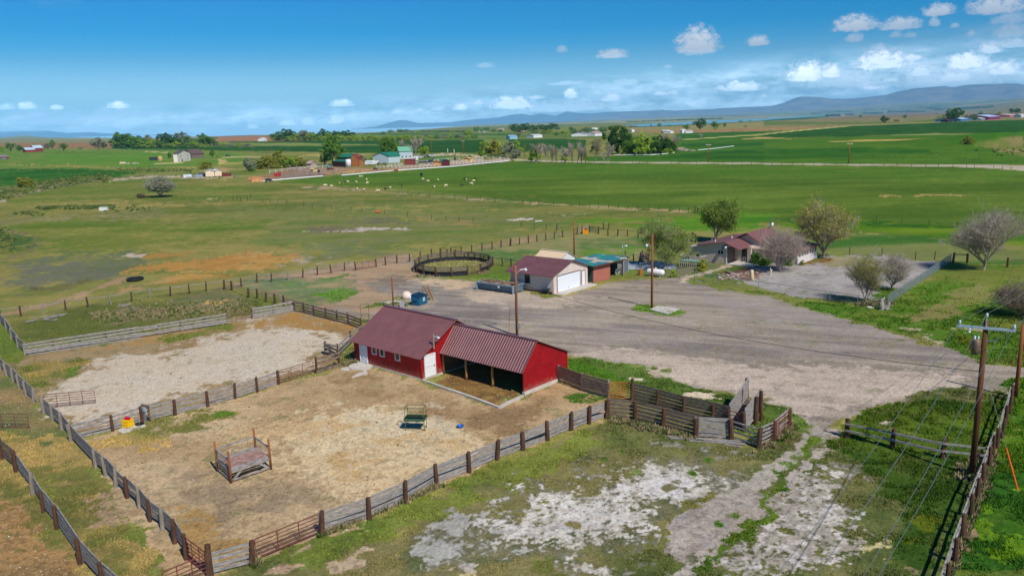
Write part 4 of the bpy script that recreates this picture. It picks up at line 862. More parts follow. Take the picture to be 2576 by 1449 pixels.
def curb():
 pts = [gp('M', *p) for p in ((925,888),(1050,932),(1180,978),(1230,992),(1400,1050),(1560,1110),(1690,1160),(1800,1100),(1925,1040))]
 m = MB()
 for a, b in zip(pts, pts[1:]):
  m.bar((a[0], a[1], .07), (b[0]+.01, b[1], .07+random.uniform(-.01, .015)), .22+random.uniform(-.03, .03), .2)
 m.build('concrete_curb', CONC); tag(bpy.data.objects['concrete_curb'], 'low cracked concrete curb around the open lean-to floor', 'curb')
 def slab(nm, pts, h, label):
  P = [gp('X', *p) for p in pts]; n = len(P); V = [(p[0], p[1], -.05) for p in P]+[(p[0], p[1], h) for p in P]
  o = link_mesh(nm, V, [tuple(range(n, 2*n))]+[(i, (i+1) % n, (i+1) % n+n, i+n) for i in range(n)], CONC); tag(o, label, 'slab')
 slab('concrete_slab', [(1420,790),(1500,850),(1700,860),(1940,880),(2120,830),(2230,760),(2220,700),(2150,675),(1850,620),(1650,610),(1560,680),(1440,730)], .12, 'round broken concrete slab in front of the white stable door')
 slab('concrete_slab', [(1150,850),(1240,775),(1400,760),(1420,790),(1480,850),(1300,880)], .05, 'small broken piece of concrete left of the round slab')
 slab('concrete_slab', [(1520,1120),(1700,1000),(1860,950),(1990,895),(2060,960),(2050,1020),(1880,1020),(1700,1080)], .08, 'jagged strip of concrete lying below the round slab')
curb()
def garage():
 yaw = -.69227; L1, W, hw, hr = 7.287, 7.887, 2.566, 3.906
 r = empty('garage', (5.459, 102.53, 0), yaw, 'tan garage with maroon roof and wide white overhead door', 'garage')
 w = MB(); prism_x(w, [(0, .0), (W, .0), (W, hw), (W/2, hr-.07), (0, hw)], -L1, 0); w.build('wall', TAN, r)
 fs = MB(); rb = MB(); s = (hr-hw)/(W/2)
 for y0 in (-.62, W+.5):
  z0 = hw-(.62 if y0 < 0 else .5)*s+.02
  slab_x(fs, (y0, z0), (W/2, hr+.02), -L1-.45, .35); ribs_x(rb, (y0, z0), (W/2, hr+.02), -L1-.45, .33, .3, w=.03, h=.015)
 two_mat('roof', [fs, rb], [ROOF, ROOF], r)
 d = MB(); d.box((.02, 3.4, 1.12), (.05, 5.2, 2.16)); dd = d.build('garage_door', stripes('sectional_door', (226,230,234), 'Z', .54, .5, dark=.8, width=.04, var=.03), r)
 h = MB(); h.box((.07, 3.3, .35), (.04, .2, .04)); h.build('handle', BLACK, dd)
 t = MB()
 for y in (.75, 6.05): t.box((.03, y, 1.14), (.05, .1, 2.24))
 t.box((.03, 3.4, 2.25), (.05, 5.4, .1)); t.build('door_frame', FRAMED, r)
 d = MB(); d.box((.02, 6.82, 1.04), (.05, .74, 2.0)); dd = d.build('door', WHITE, r)
 t = MB()
 for y in (6.4, 7.24): t.box((.035, y, 1.05), (.05, .08, 2.1))
 t.box((.035, 6.82, 2.1), (.05, .92, .08)); t.build('door_frame', FRAMED, dd)
 window(r, 'y', -4.75, -3.95, 1.05, 2.1, 0, FRAMED, 1)
 t = MB(); t.box((-L1/2+.3, -.02, .12), (L1-1.2, .03, .2)); t.build('base_board', FRAMED, r)
 s = MB(); s.box((.75, W/2+.1, .04), (1.5, W+.4, .12)); s.build('concrete_apron', CONC, r)
 P = gp('G', 1040, 570)
 r = empty('tan_roof_shed', (4.9+2.2, 116.6, 0), yaw, 'small white shed with a tan ribbed roof behind the garage', 'shed')
 w = MB(); prism_x(w, [(0, 0), (4, 0), (4, 2.0), (2, 3.0), (0, 2.0)], -4.6, 0); w.build('wall', WHITE, r)
 fs = MB(); rb = MB(); tr = mat('tan_metal', (222,198,164), .45, .1, var=.06)
 for y0 in (-.3, 4.3):
  slab_x(fs, (y0, 1.88), (2, 3.02), -4.8, .15); ribs_x(rb, (y0, 1.88), (2, 3.02), -4.8, .12, .3)
 fs.box((-2.3, 2, 3.1), (4.95, .4, .04)); two_mat('roof', [fs, rb], [tr, tr], r)
garage()
def open_shed():
 A = gp('G', 1205, 832); B = gp('G', 1405, 780); C = gp('G', 1578, 742)
 yaw = math.atan2(C[1]-A[1], C[0]-A[0]); L = math.hypot(C[0]-A[0], C[1]-A[1]); Lb = math.hypot(B[0]-A[0], B[1]-A[1])
 r = empty('open_shed', A, yaw, 'open-fronted pole shed with patched teal and blue tarp roof', 'shed')
 brn = stripes('red_brown_panel', (172,104,88), 'X', .3, .7, dark=.8, width=.06, var=.1)
 grn = stripes('dark_green_tin', (78,98,96), 'X', .22, .55, dark=.7, width=.2, var=.15)
 w = MB(); w.box((Lb/2, .03, 1.16), (Lb, .07, 2.3)); w.build('panel_wall', brn, r)
 grn2 = stripes('green_tin_side', (78,98,96), 'Y', .22, .55, dark=.7, width=.2, var=.15)
 D = 4.6
 w = MB(); w.box((-.03, D/2+.1, 1.1), (.06, D, 2.3)); w.box((L/2, D+.1, 1.0), (L, .06, 2.0)); w.box((L+.02, D*.6, 1.0), (.06, D*.75, 2.0)); w.build('tin_wall', grn2, r)
 for x in (Lb+.08, L):
  p = MB(); p.box((x, .1, 1.2), (.13, .13, 2.4)); p.build('post', POST_D, r)
 rf = MB(); slab_y(rf, (-.5, 2.40), (L+.5, 2.62), -.5, D+.5, .08)
 m, t, b = nt('tarp_roof'); N = t.nodes; Lk = t.links
 tc = N.new('ShaderNodeTexCoord'); vo = N.new('ShaderNodeTexNoise'); vo.inputs['Scale'].default_value = .42; vo.inputs['Detail'].default_value = 2; Lk.new(tc.outputs['Object'], vo.inputs['Vector'])
 cr = N.new('ShaderNodeValToRGB'); cr.color_ramp.interpolation = 'CONSTANT'; Lk.new(vo.outputs['Fac'], cr.inputs[0])
 e = cr.color_ramp.elements; e[0].position = 0; e[0].color = (*lin((190,170,150)), 1); e[1].position = .42; e[1].color = (*lin((40,134,116)), 1)
 for p_, c_ in ((.52, (70,110,136)), (.63, (36,126,108)), (.70, (176,160,150))):
  q = e.new(p_); q.color = (*lin(c_), 1)
 Lk.new(cr.outputs[0], b.inputs['Base Color']); b.inputs['Roughness'].default_value = .5
 ro = rf.build('roof', m, r); tr = MB(); tr.box((L/2, -.52, 2.42), (L+1, .05, .16)); tr.build('fascia', POST_D, r)
 P = gp('G', 1500, 735); t_ = empty('truck_tyre', (P[0]+.1, P[1]+.3, .42), yaw, 'pale worn tyre leaning inside the open-fronted shed', 'tyre')
 m = MB(); ring_tyre(m, .38, .13, 'y'); m.build('tread', mat('pale_rubber', (170,160,150), .8), t_, True)
 m = MB()
 for i in range(6): m.tube([(P[0]+.8+i*.07, P[1]+.25, 0), (P[0]+.95+i*.1, P[1]+.75, 1.5+.1*(i % 3))], .025, 6)
 tag(m.build('metal_pipes', GALV), 'bundle of thin grey pipes leaning in the open shed', 'pipes')
 A = gp('G', 1582, 715); B2 = gp('G', 1648, 688)
 yw = math.atan2(B2[1]-A[1], B2[0]-A[0])+.05; W = max(math.hypot(*(B2-A)[:2]), 2.1)
 r = empty('storage_shed', A, yw, 'small grey storage shed with double doors beside the open shed', 'shed')
 w = MB(); n = MB(); V = [(0, 0, 0), (W, 0, 0), (W, 0, 2.0), (W/2, 0, 2.45), (0, 0, 2.0)]
 V2 = [(a, 2.4, c) for a, b_, c in V]; n.add(V+V2, [(0,1,2,3,4),(9,8,7,6,5),(0,5,6,1),(1,6,7,2),(2,7,8,3),(3,8,9,4),(4,9,5,0)]); n.build('wall', mat('grey_resin', (176,180,178), .6, var=.05), r)
 d = MB()
 for x in (W*.3, W*.7): d.box((x, -.03, .95), (W*.36, .04, 1.7))
 d.build('double_door', mat('blue_grey_door', (104,112,122), .6, var=.08), r)
 rf = MB(); slab_y(rf, (-.2, 1.94), (W/2, 2.47), -.15, 2.55, .06); slab_y(rf, (W+.2, 1.94), (W/2, 2.47), -.15, 2.55, .06); rf.build('roof', mat('shed_roof_grey', (96,100,104), .6), r)
def ring_tyre(mb, R_, w, ax='z', c=(0, 0, 0), n=28, m=8):
 V = []
 for i in range(n):
  t = 2*math.pi*i/n
  for k in range(m):
   s = 2*math.pi*k/m; rr = R_+w*math.cos(s)*.9; h = w*math.sin(s)
   q = (rr*math.cos(t), rr*math.sin(t), h) if ax == 'z' else (rr*math.cos(t), h, rr*math.sin(t))
   V.append((c[0]+q[0], c[1]+q[1], c[2]+q[2]))
 F = [(i*m+k, ((i+1) % n)*m+k, ((i+1) % n)*m+(k+1) % m, i*m+(k+1) % m) for i in range(n) for k in range(m)]
 return mb.add(V, F)
open_shed()
def house():
 r = empty('ranch_house', (33.052, 121.016, 0), -.7256, 'low tan ranch house with broad maroon metal roofs', 'house')
 w = MB(); V = [(-5.0, 0, 0), (0, 0, 0), (0, 0, 2.95), (-.3, 0, 3.3), (-5.0, 0, 2.62)]
 V2 = [(a, 12.0, c) for a, b, c in V]; w.add(V+V2, [(0,1,2,3,4),(9,8,7,6,5),(0,5,6,1),(1,6,7,2),(2,7,8,3),(3,8,9,4),(4,9,5,0)])
 w.build('wing_wall', TANH, r)
 w = MB(); w.box((-5.7, 1.2, 1.15), (1.4, 2.4, 2.3)); w.build('side_bay', TANH, r)
 w = MB(); w.box((1.3, 4.05, 1.25), (2.6, 2.5, 2.5)); V = [(-1.3, 4.92, 0), (9.05, 4.92, 0), (9.05, 4.92, 2.02), (3.2, 4.92, 2.9), (1.0, 4.92, 4.1), (-1.3, 4.92, 3.0)]
 V2 = [(a, 12.5, c) for a, b, c in V]; w.add(V+V2, [(0,1,2,3,4,5),(11,10,9,8,7,6)]+[(i, i+6, (i+1) % 6+6, (i+1) % 6) for i in range(6)])
 w.build('main_wall', TANH, r)
 w = MB(); w.box((9.12, 8.7, .5), (.16, 7.7, 1.0)); wm = w.build('sunroom_wall', stripes('white_siding', (222,216,212), 'Z', .2, .6, dark=.75, width=.1, var=.04), r)
 for i in range(7):
  y = 5.3+i*1.05; window(r, 'x', y, y+.72, 1.06, 1.9, 9.06, FRAMEW, 0, t=.09)
 w = MB(); slab_y(w, (-5.35, 2.60), (-.27, 3.36), -.45, 12.6, .08); slab_y(w, (2.25, 2.36), (-.27, 3.36), -.45, 4.9, .08)
 w.build('wing_roof', ROOFH, r)
 w = MB(); slab_y(w, (9.5, 1.98), (3.2, 2.98), 4.35, 13.1, .08); slab_y(w, (3.22, 2.98), (1.0, 4.28), 4.35, 13.1, .08); slab_y(w, (-1.7, 2.9), (1.0, 4.28), 4.35, 13.1, .08)
 w.build('main_roof', ROOFH, r)
 w = MB(); slab_x(w, (3.2, 2.12), (4.95, 2.5), 2.7, 6.4, .07); w.build('porch_roof', mat('tan_porch_roof', (196,172,156), .6), r)
 for x in (3.0, 6.2):
  p = MB(); p.box((x, 3.4, 1.08), (.1, .1, 2.15)); p.build('porch_post', FRAMEW, r)
 w = MB(); w.box((.02, 1.4, 1.2), (.05, 2.7, 2.4)); w.build('recess_wall', mat('brown_grey_boards', (120,104,98), .7), r)
 p = MB(); p.box((.0, -.02, 1.25), (.16, .1, 2.5)); p.build('corner_trim', FRAMEW, r)
 d = MB(); d.box((1.6, 2.76, 1.05), (.86, .05, 2.05)); dd = d.build('door', mat('dark_door', (44,40,42), .5), r)
 q = MB();
 for x in (1.42, 1.78): q.box((x, 2.72, .5), (.04, .03, .62))
 for z in (.2, .8): q.box((1.6, 2.72, z), (.36, .03, .04))
 q.build('pet_door_frame', FRAMEW, dd)
 window(r, 'y', -1.5, -.5, 1.42, 2.1, 0, FRAMEW, 1)
 window(r, 'y', 7.2, 8.2, .9, 2.0, 4.92, FRAMEW, 1); window(r, 'y', 4.0, 5.2, .9, 2.0, 4.92, FRAMEW, 1)
 pc = MB(); pc.box((2.2, 1.2, .05), (4.4, 3.2, .12)); pc.build('porch_slab', CONC, r)
 for x, y, h in ((-3.3, 1.5, .9), (-2.6, 1.3, .42), (-1.9, 5.5, .55), (.3, 9.5, .5)):
  m = MB(); m.tube([(x, y, 2.8), (x, y, 3.0+h)], .06 if h > .8 else .09, 8); m.build('vent_pipe', GALV if h > .8 else WHITE, r)
 for lab, loc, rr in (('dish', (-.15, -.35, 2.55), .42), ('dish', (1.6, 12.6, 4.75), .36)):
  m = MB(); m.lathe([(.02, 0), (rr*.6, .04), (rr, .13), (rr+.01, .15)], (0, 0, 0), 18, 'y')
  o = m.build('satellite_dish', WHITE if loc[1] > 5 else GALV, r, True); o.location = loc; o.rotation_euler = (R(35), 0, R(170))
 m = MB(); m.tube([(1.6, 12.6, 4.1), (1.6, 12.6, 5.6)], .03, 6); m.tube([(.6, 12.6, 5.7), (2.9, 12.6, 5.6)], .02, 5)
 for i in range(7): m.tube([(.7+i*.33, 12.35, 5.68), (.7+i*.33, 12.85, 5.68)], .012, 4)
 m.build('antenna', GALV, r)
house()
def pts_of(c, L): return [gp(c, *p) for p in L]
def post_mesh(h, w, round_=True):
 m = MB()
 if round_: m.tube([(0, 0, -.15), (0, 0, h*.5), (0, 0, h)], w*.62, 9, r2=w*.5)
 else: m.box((0, 0, h/2-.07), (w, w, h+.15))
 return m
_pm = {}
def post_obj(P, h, w, m, parent, rnd=True, nm='post'):
 k = (round(h, 1), round(w, 2), m.name, rnd)
 if k not in _pm:
  o = post_mesh(k[0], w, rnd).build(nm, m, parent); _pm[k] = o.data
 else:
  o = bpy.data.objects.new(nm, _pm[k]); COL.objects.link(o); o.parent = parent
 o.location = (P[0], P[1], 0); o.scale = (random.uniform(.88, 1.15), random.uniform(.88, 1.15), h/k[0]*random.uniform(.95, 1.05))
 o.rotation_euler = (random.gauss(0, .035), random.gauss(0, .035), random.uniform(0, 3))
 return o
def fence(label, P, posts=True, rails=(1.15, .8, .45), rw=.05, rh=.16, ph=1.35, pw=.2, pm=POST_D, rm=WOOD_GREY, off=.0, wob=.03, name='rail_fence', rnd=True, mesh=None, extra=None, cat='fence', group=None, mats=None):
 """P: post feet. rails: heights above ground; off: sideways offset of the rails from the posts"""
 base = np.array(P[0]); r = empty(name, (base[0], base[1], 0), 0, label, cat, group)
 Q = [np.array(p)-base for p in P]
 rv = random.Random(hash(label) & 0xffff if False else sum(map(ord, label)))
 if posts:
  pl = Q if posts is True else [Q[i] for i in posts]
  for q in pl:
   post_obj(q, ph, pw, pm if mats is None else rv.choice(mats), r, rnd)
 for zi, z in enumerate(rails):
  m = MB()
  for a, b in zip(Q, Q[1:]):
   d = b-a; L = np.hypot(d[0], d[1]);
   if L < .01: continue
   n = np.array([d[1], -d[0], 0])/L*off
   za = z+rv.uniform(-wob, wob); zb = z+rv.uniform(-wob, wob)-(.16 if rv.random() < .07 and wob > .025 and z > .3 else 0); e = d/L*.08
   m.bar((a+n-e)[:2].tolist()+[za], (b+n+e)[:2].tolist()+[zb], rw*rv.uniform(.9, 1.1), rh*rv.uniform(.85, 1.12))
  m.build('rail', rm, r)
 if mesh:
  top, step, mm, th = mesh; m = MB()
  for a, b in zip(Q, Q[1:]):
   z = .1
   while z <= top+.001:
    m.bar((a[0], a[1], z), (b[0], b[1], z), th, th); z += step[1]
   L = np.hypot(*(b-a)[:2]); n = max(1, int(L/step[0]))
   for i in range(n+1):
    q = a+(b-a)*i/n; m.bar((q[0], q[1], .08), (q[0], q[1], top), th, th)
  m.build('wire_mesh', mm, r)
 return r
def lerp_posts(A, B, n):
 return [A+(B-A)*i/(n-1) for i in range(n)]
def gate(label, A, B, h=1.2, m=RUST, n=6, zb=.15, r_=.028, braces=2, name='pipe_gate', tilt=0, arch=False, group=None):
 A = np.array(A); B = np.array(B); L = np.hypot(*(B-A)[:2]); yaw = math.atan2(B[1]-A[1], B[0]-A[0])
 o = empty(name, (A[0], A[1], 0), yaw, label, 'gate', group); o.rotation_euler = (tilt, 0, yaw)
 f = MB(); c = .1
 f.tube([(c, 0, zb), (L-c, 0, zb), (L-.02, 0, zb+c), (L-.02, 0, h-c), (L-c, 0, h), (c, 0, h), (.02, 0, h-c), (.02, 0, zb+c), (c, 0, zb)], r_*1.15, 6)
 f.build('gate_frame', m, o)
 for i in range(1, n-1):
  z = zb+(h-zb)*i/(n-1); q = MB(); q.tube([(.04, 0, z), (L-.04, 0, z)], r_*.85, 6); q.build('crossbar', m, o)
 for i in range(braces):
  x = L*(i+1)/(braces+1); q = MB(); q.box((x, -.03, (zb+h)/2), (.05, .02, h-zb)); q.build('brace', m, o)
 return o
PF = [px_ for px_ in ()]
f1 = [gp('W', *p) for p in ((810,1346),(929.5,1306.7),(1021,1265),(1099,1220),(1181,1188),(1251,1157),(1316,1133),(1378,1108),(1437,1083),(1482,1066),(1526.7,1051))]
fence('weathered board fence along the front of the lower corral', f1, rails=(1.16, .93, .68, .40, .14), rh=.19, rw=.045, ph=1.40, pw=.25, off=-.17, wob=.04)
f0 = [gp('W', *p) for p in ((528,1452),(635,1422))]
fence('short grey board fence left of the long red gate', f0, rails=(1.16, .85, .5, .2), rh=.2, rw=.045, ph=1.4, pw=.26, off=-.16)
gate('long red pipe gate in the front fence of the lower corral', gp('L', 450, 1315), gp('L', 1003, 1085), 1.22, RUST, 6, .12)
fl = [gp('J', 795, 1232)]+[gp('K', *p) for p in ((965,345),(1068,425),(1168,540),(1285,645),(1405,750),(1515,880),(1640,965),(1765,1100),(1880,1262))]
fence('weathered board fence along the left side of the lower corral', fl, rails=(1.12, .88, .62, .36), rh=.19, ph=1.42, pw=.2, off=-.15, mats=[POST_D, POST_G], wob=.07)
gate('dark red pipe gate at the bottom corner of the lower corral', gp('K', 1885, 1262), gp('K', 2112, 1440), 1.3, RUST, 6)
gate('rusty pipe gate reaching into the lot left of the corner', gp('K', 2100, 1450), gp('K', 1660, 1640), 1.3, RUST, 6)
post_c = empty('corner_post', (0, 0, 0), 0, 'thick dark corner post where the red gates meet', 'post'); post_obj(gp('K', 2120, 1440), 1.75, .3, POST_D, post_c)
fl = pts_of('K', ((-60,70),(20,255),(160,375)))
fence('outer board fence entering at the lower left edge', fl, rails=(1.3, 1.05, .8, .55, .3), rh=.17, ph=1.5, pw=.2, off=-.15, wob=.08, rm=WOOD_BRN)
fl = pts_of('K', ((165,385),(330,610),(440,790),(575,960),(810,1310),(1050,1570),(1200,1720)))
fence('outer board fence running off the bottom edge left of the corral', fl, rails=(1.25, 1.02, .78, .54, .3), rh=.17, ph=1.45, pw=.2, off=-.15, wob=.08, mats=[POST_D, POST_G])
fl = pts_of('J', ((490,925),(590,1010),(690,1100),(795,1232)))
fence('grey board fence from the middle gate post to the big round post', fl, rails=(1.12, .85, .58, .3), rh=.2, ph=1.42, pw=.22, pm=POST_G, off=-.16, wob=.06)
fl = pts_of('J', ((-60,370),(0,428),(70,495),(145,565),(215,640),(290,715),(378,792)))
fence('grey board fence running off the left edge below the upper corral', fl, rails=(1.1, .82, .55, .28), rh=.19, ph=1.35, pw=.2, pm=POST_G, off=-.16, wob=.06)
gate('long faded red gate standing open inside the upper corral', gp('J', 505, 860), gp('J', 1078, 805), 1.2, RUST2, 6, braces=3)
gate('faded red gate by the left edge below the middle opening', gp('J', -120, 1080), gp('J', 335, 1085), 1.2, RUST2, 5, braces=2)
fm = [gp('J', 800, 1225), gp('J', 1265, 1112), gp('J', 1600, 1012), gp('J', 1965, 932), gp('J', 2332, 836), gp('W', 592, 1003), gp('W', 648, 986), gp('W', 701, 967)]
fence('grey board fence dividing the upper corral from the lower', fm, rails=(1.10, .74, .36, .12), rh=.19, ph=1.35, pw=.2, off=-.14, wob=.06)
gate('rusty pipe gate hung in the dividing fence near the barn', gp('W', 704, 966), gp('W', 790, 939), 1.2, RUST2, 6)
fm = [gp('X', 350, 960), gp('X', 1110, 720)]
fence('short board fence between the rusty gate and barn corner post', fm, rails=(1.3, .95, .18, .05), rh=.2, ph=1.55, pw=.22, rm=WOOD_BRN, off=.12)
fm = [gp('X', 640, 300), gp('X', 1060, 520)]
fence('short slanting board fence closing the alley by the barn', fm, rails=(.95, .6, .25), rh=.18, ph=1.1, pw=.16, rm=WOOD_BRN, off=.0)
fm = [gp('X', 640, 330), gp('M', 60, 640), gp('M', 190, 510), gp('M', 290, 440)]
fence('grey rail fence slanting up behind the barn corner', fm, rails=(1.15, .78, .4), rh=.18, ph=1.4, pw=.2, off=.12)
gate('low barred metal gate between the post and barn wall', gp('M', 92, 705), gp('M', 228, 655), 1.15, GREENP, 2, r_=.022, braces=7)
gate('tall green walk-through gate frame behind the barn', gp('V', 60, 870), gp('V', 205, 858), 2.1, GREENP, 2, r_=.03, braces=0)
gate('short green pipe gate standing inside the tall gate frame', gp('V', 76, 880), gp('V', 198, 866), 1.05, GREENP, 5, r_=.022, braces=0)
A = gp('E', 255, 1392); B = gp('E', 2288, 1078)
fence('long grey board fence along the back of the upper corral', lerp_posts(A, B, 9), rails=(1.18, .82, .48, .24), rh=.2, ph=1.32, pw=.2, off=.16, wob=.03)
m = MB(); m.bar((A[0]+.5, A[1]-.3, .06), (A[0]*.45+B[0]*.55, A[1]*.45+B[1]*.55-.5, .06), .2, .09); tag(m.build('loose_plank', WOOD_GREY), 'pale plank lying along the foot of the back fence', 'plank')
gate('wire mesh gate beside the end of the back fence', gp('E', 2296, 1068), gp('E', 2538, 1025), 1.3, RUST2, 5, r_=.015, braces=4)
fm = [gp('E', 2552, 1025), gp('F', 178, 990), gp('R', 655, 560)]
fence('pale board fence at the top corner of the upper corral', fm, rails=(1.18, .82, .46, .16), rh=.22, ph=1.3, pw=.2, off=.14, rm=WOOD_GREY)
fm = pts_of('R', ((655,562),(905,610),(1150,675),(1450,755),(1735,830),(2030,900),(2350,1020)))
fence('brown board fence running down to the back of the barn', fm, rails=(1.15, .78, .42, .15), rh=.18, ph=1.3, pw=.2, off=.14, rm=WOOD_BRN, wob=.02)
fm = pts_of('E', ((0,1075),(60,1130),(115,1230),(180,1320),(252,1394)))
fence('sagging pole fence curving down to the upper corral corner', fm, rails=(1.15, .9, .6, .3), rh=.12, rw=.08, ph=1.3, pw=.16, off=-.12, rm=WOOD_GREY, wob=.12, pm=POST_G)
gate('thin wire gate at the left edge below the corral corner', gp('E', -70, 1400), gp('E', 165, 1372), 1.2, GREENP, 6, r_=.013, braces=1)
fm = pts_of('E', ((8,1030),(212,1005),(440,985),(665,940),(892,910),(1120,885),(1330,850),(1515,818),(1720,800),(1915,775),(2082,750),(2265,730),(2435,705)))+pts_of('F', ((20,662),(165,655),(335,635),(480,612),(628,587),(766,568),(902,545),(1012,540)))
fence('long brown post fence behind the corrals along the pasture', fm, rails=(1.2,), rh=.07, rw=.07, ph=1.36, pw=.19, mats=[POST_D, POST_D, POST_D, POST_G], rm=WOOD_GREY, mesh=(1.0, (1.4, .3), WIRE, .012), wob=.02)
gate('pipe gate in the pasture fence left of the round pen', gp('F', 1022, 536), gp('F', 1208, 505), 1.2, RUST2, 6)
fm = pts_of('F', ((1220,505),(1315,487),(1430,468),(1557,450),(1665,430),(1780,404),(1870,396),(1975,386),(2080,375),(2183,360),(2288,340),(2390,327),(2480,306),(2572,292)))+pts_of('G', ((162,367),(273,350),(387,330),(495,315),(605,298),(710,275),(818,256)))
fence('brown post fence from the round pen to the far loading pen', fm, rails=(), ph=1.36, pw=.2, mesh=(1.05, (1.6, .35), WIRE, .012))
m = MB()
for a, b in zip(fm[:7], fm[1:7]): m.bar((a[0], a[1], 1.2), (b[0], b[1], 1.2), .06, .07)
fm = pts_of('E', ((2265,732),(2338,742),(2510,815)))+pts_of('F', ((20,825),(108,860),(198,875),(290,898),(385,945)))
fence('brown post and wire fence dropping from pasture fence to corral corner', fm, rails=(1.2, .85, .5), rh=.05, rw=.05, ph=1.36, pw=.22, rm=WOOD_BRN)
fm = pts_of('F', ((1870,397),(1935,402),(2022,407),(2112,432),(2208,440),(2305,462),(2400,487),(2495,497)))+pts_of('G', ((60,620),(165,633),(262,655)))
fence('dark pole fence behind the round pen reaching the garage', fm, rails=(1.22,), rh=.08, rw=.08, ph=1.36, pw=.2, rm=WOOD_DARKB, mesh=(1.0, (1.6, .35), WIRE, .012))
fm = pts_of('G', ((1270,215),(1390,235),(1512,240),(1633,250),(1770,262),(1900,280),(2060,300)))
fence('dark post fence on the lush grass behind the sheds', fm, rails=(1.2,), rh=.06, rw=.06, ph=1.36, pw=.2, rm=WOOD_DARKB, mesh=(1.0, (2, .4), WIRE, .012))
fm = pts_of('G', ((2320,300),(2455,300),(2502,322)))+pts_of('H', ((268,800),(332,850)))
fence('dark post fence between the two green trees by the house', fm, rails=(1.2,), rh=.06, rw=.06, ph=1.3, pw=.22, rm=WOOD_DARKB)
fm = pts_of('G', ((1610,520),(1712,560),(1830,515)))
fence('short wire fence behind the grey storage shed', fm, rails=(1.0,), rh=.04, rw=.04, ph=1.3, pw=.16, rm=WIRE)
fm = pts_of('G', ((745,175),(815,255)))
fence('short rail beside the path to the far loading pen', fm, rails=(1.15,), rh=.07, rw=.07, ph=1.4, pw=.2)
fm = pts_of('G', ((1002,220),(1060,205),(1155,198),(1270,215)))
fence('weathered pole panel of the far loading pen', fm, rails=(1.25, 1.0, .75, .5, .25), rh=.09, rw=.06, ph=1.5, pw=.2, rm=WOOD_GREY, wob=.08)
fm = pts_of('G', ((1335,158),(1400,150),(1330,158)))
fence('short pole rail above the far loading pen', fm[:2], rails=(1.2,), rh=.06, rw=.06, ph=1.4, pw=.2)
fm = [gp('O', 2190, 1070), gp('O', 2145, 1117), gp('O', 2115, 1237)]+pts_of('P', ((1740,140),(1710,257),(1670,342),(1633,405),(1598,515),(1548,655),(1497,785),(1440,945),(1375,1127),(1303,1337),(1232,1560),(1160,1800)))
fence('two-rail fence running down the right beside the power pole', fm, rails=(1.16, .66), rh=.13, rw=.06, ph=1.4, pw=.21, off=.17, wob=.03)
fm = pts_of('P', ((370,252),(760,332),(1197,430),(1590,470)))
fence('low two-rail fence crossing the grass to the power pole', fm, rails=(1.06, .55), rh=.13, rw=.07, ph=1.4, pw=.27, off=.2, posts=[0, 1, 2])
fm = [gp('N', 105, 248), gp('N', 335, 335), gp('N', 595, 408)]
fence('solid board fence between the lean-to and the orange gate', fm, rails=(1.42, 1.18, .94, .7, .46, .22), rh=.225, rw=.05, ph=1.5, pw=.16, pm=POST_G, rm=WOOD_BRN, wob=.015, rnd=False, off=.1)
gate('orange pipe gate between the two solid board fences', gp('N', 608, 418), gp('N', 826, 432), 1.45, ORANGEP, 7, r_=.03, braces=1)
fm = pts_of('N', ((838,445),(1090,510),(1355,585),(1650,655),(1808,700)))
fence('solid brown board fence on the far side of the crowding alley', fm, rails=(1.4, 1.12, .84, .56, .28), rh=.235, rw=.05, ph=1.45, pw=.2, rm=WOOD_DARKB, wob=.015, off=-.15)
post_t = empty('tall_post', (0, 0, 0), 0, 'tall dark post at the hinge of the orange gate', 'post'); post_obj(gp('N', 842, 440), 1.9, .26, POST_D, post_t)
fm = pts_of('N', ((585,612),(868,642),(1150,716),(1480,810)))
fence('dark board fence on the near side of the crowding alley', fm, rails=(1.4, 1.1, .8, .5, .2), rh=.235, rw=.05, ph=1.5, pw=.3, rm=WOOD_BRN, wob=.015, off=-.17)
fm = pts_of('N', ((1480,808),(1840,832)))
fence('pale five-board panel at the front of the crowding pen', fm, rails=(1.4, 1.1, .8, .5, .2), rh=.25, rw=.05, ph=1.48, pw=.32, rm=WOOD_GREY, wob=.015, off=-.1)
fm = pts_of('N', ((1850,830),(2118,918)))
fence('open rail panel right of the pale five-board panel', fm, rails=(1.35, 1.0, .62, .25), rh=.1, rw=.08, ph=1.45, pw=.26, rm=WOOD_GREY, wob=.03, posts=[1])
fm = pts_of('N', ((2120,916),(2275,845),(2425,705)))
fence('grey rail fence behind the leaning red gate', fm, rails=(1.35, 1.08, .8, .52, .25), rh=.13, rw=.07, ph=1.45, pw=.26, rm=WOOD_GREY, wob=.03, off=-.1, posts=[0, 1, 2])
gate('red pipe gate leaning at the end of the crowding pen', gp('N', 2250, 862), gp('N', 2432, 705), 1.35, RUST, 6, r_=.03, braces=2)
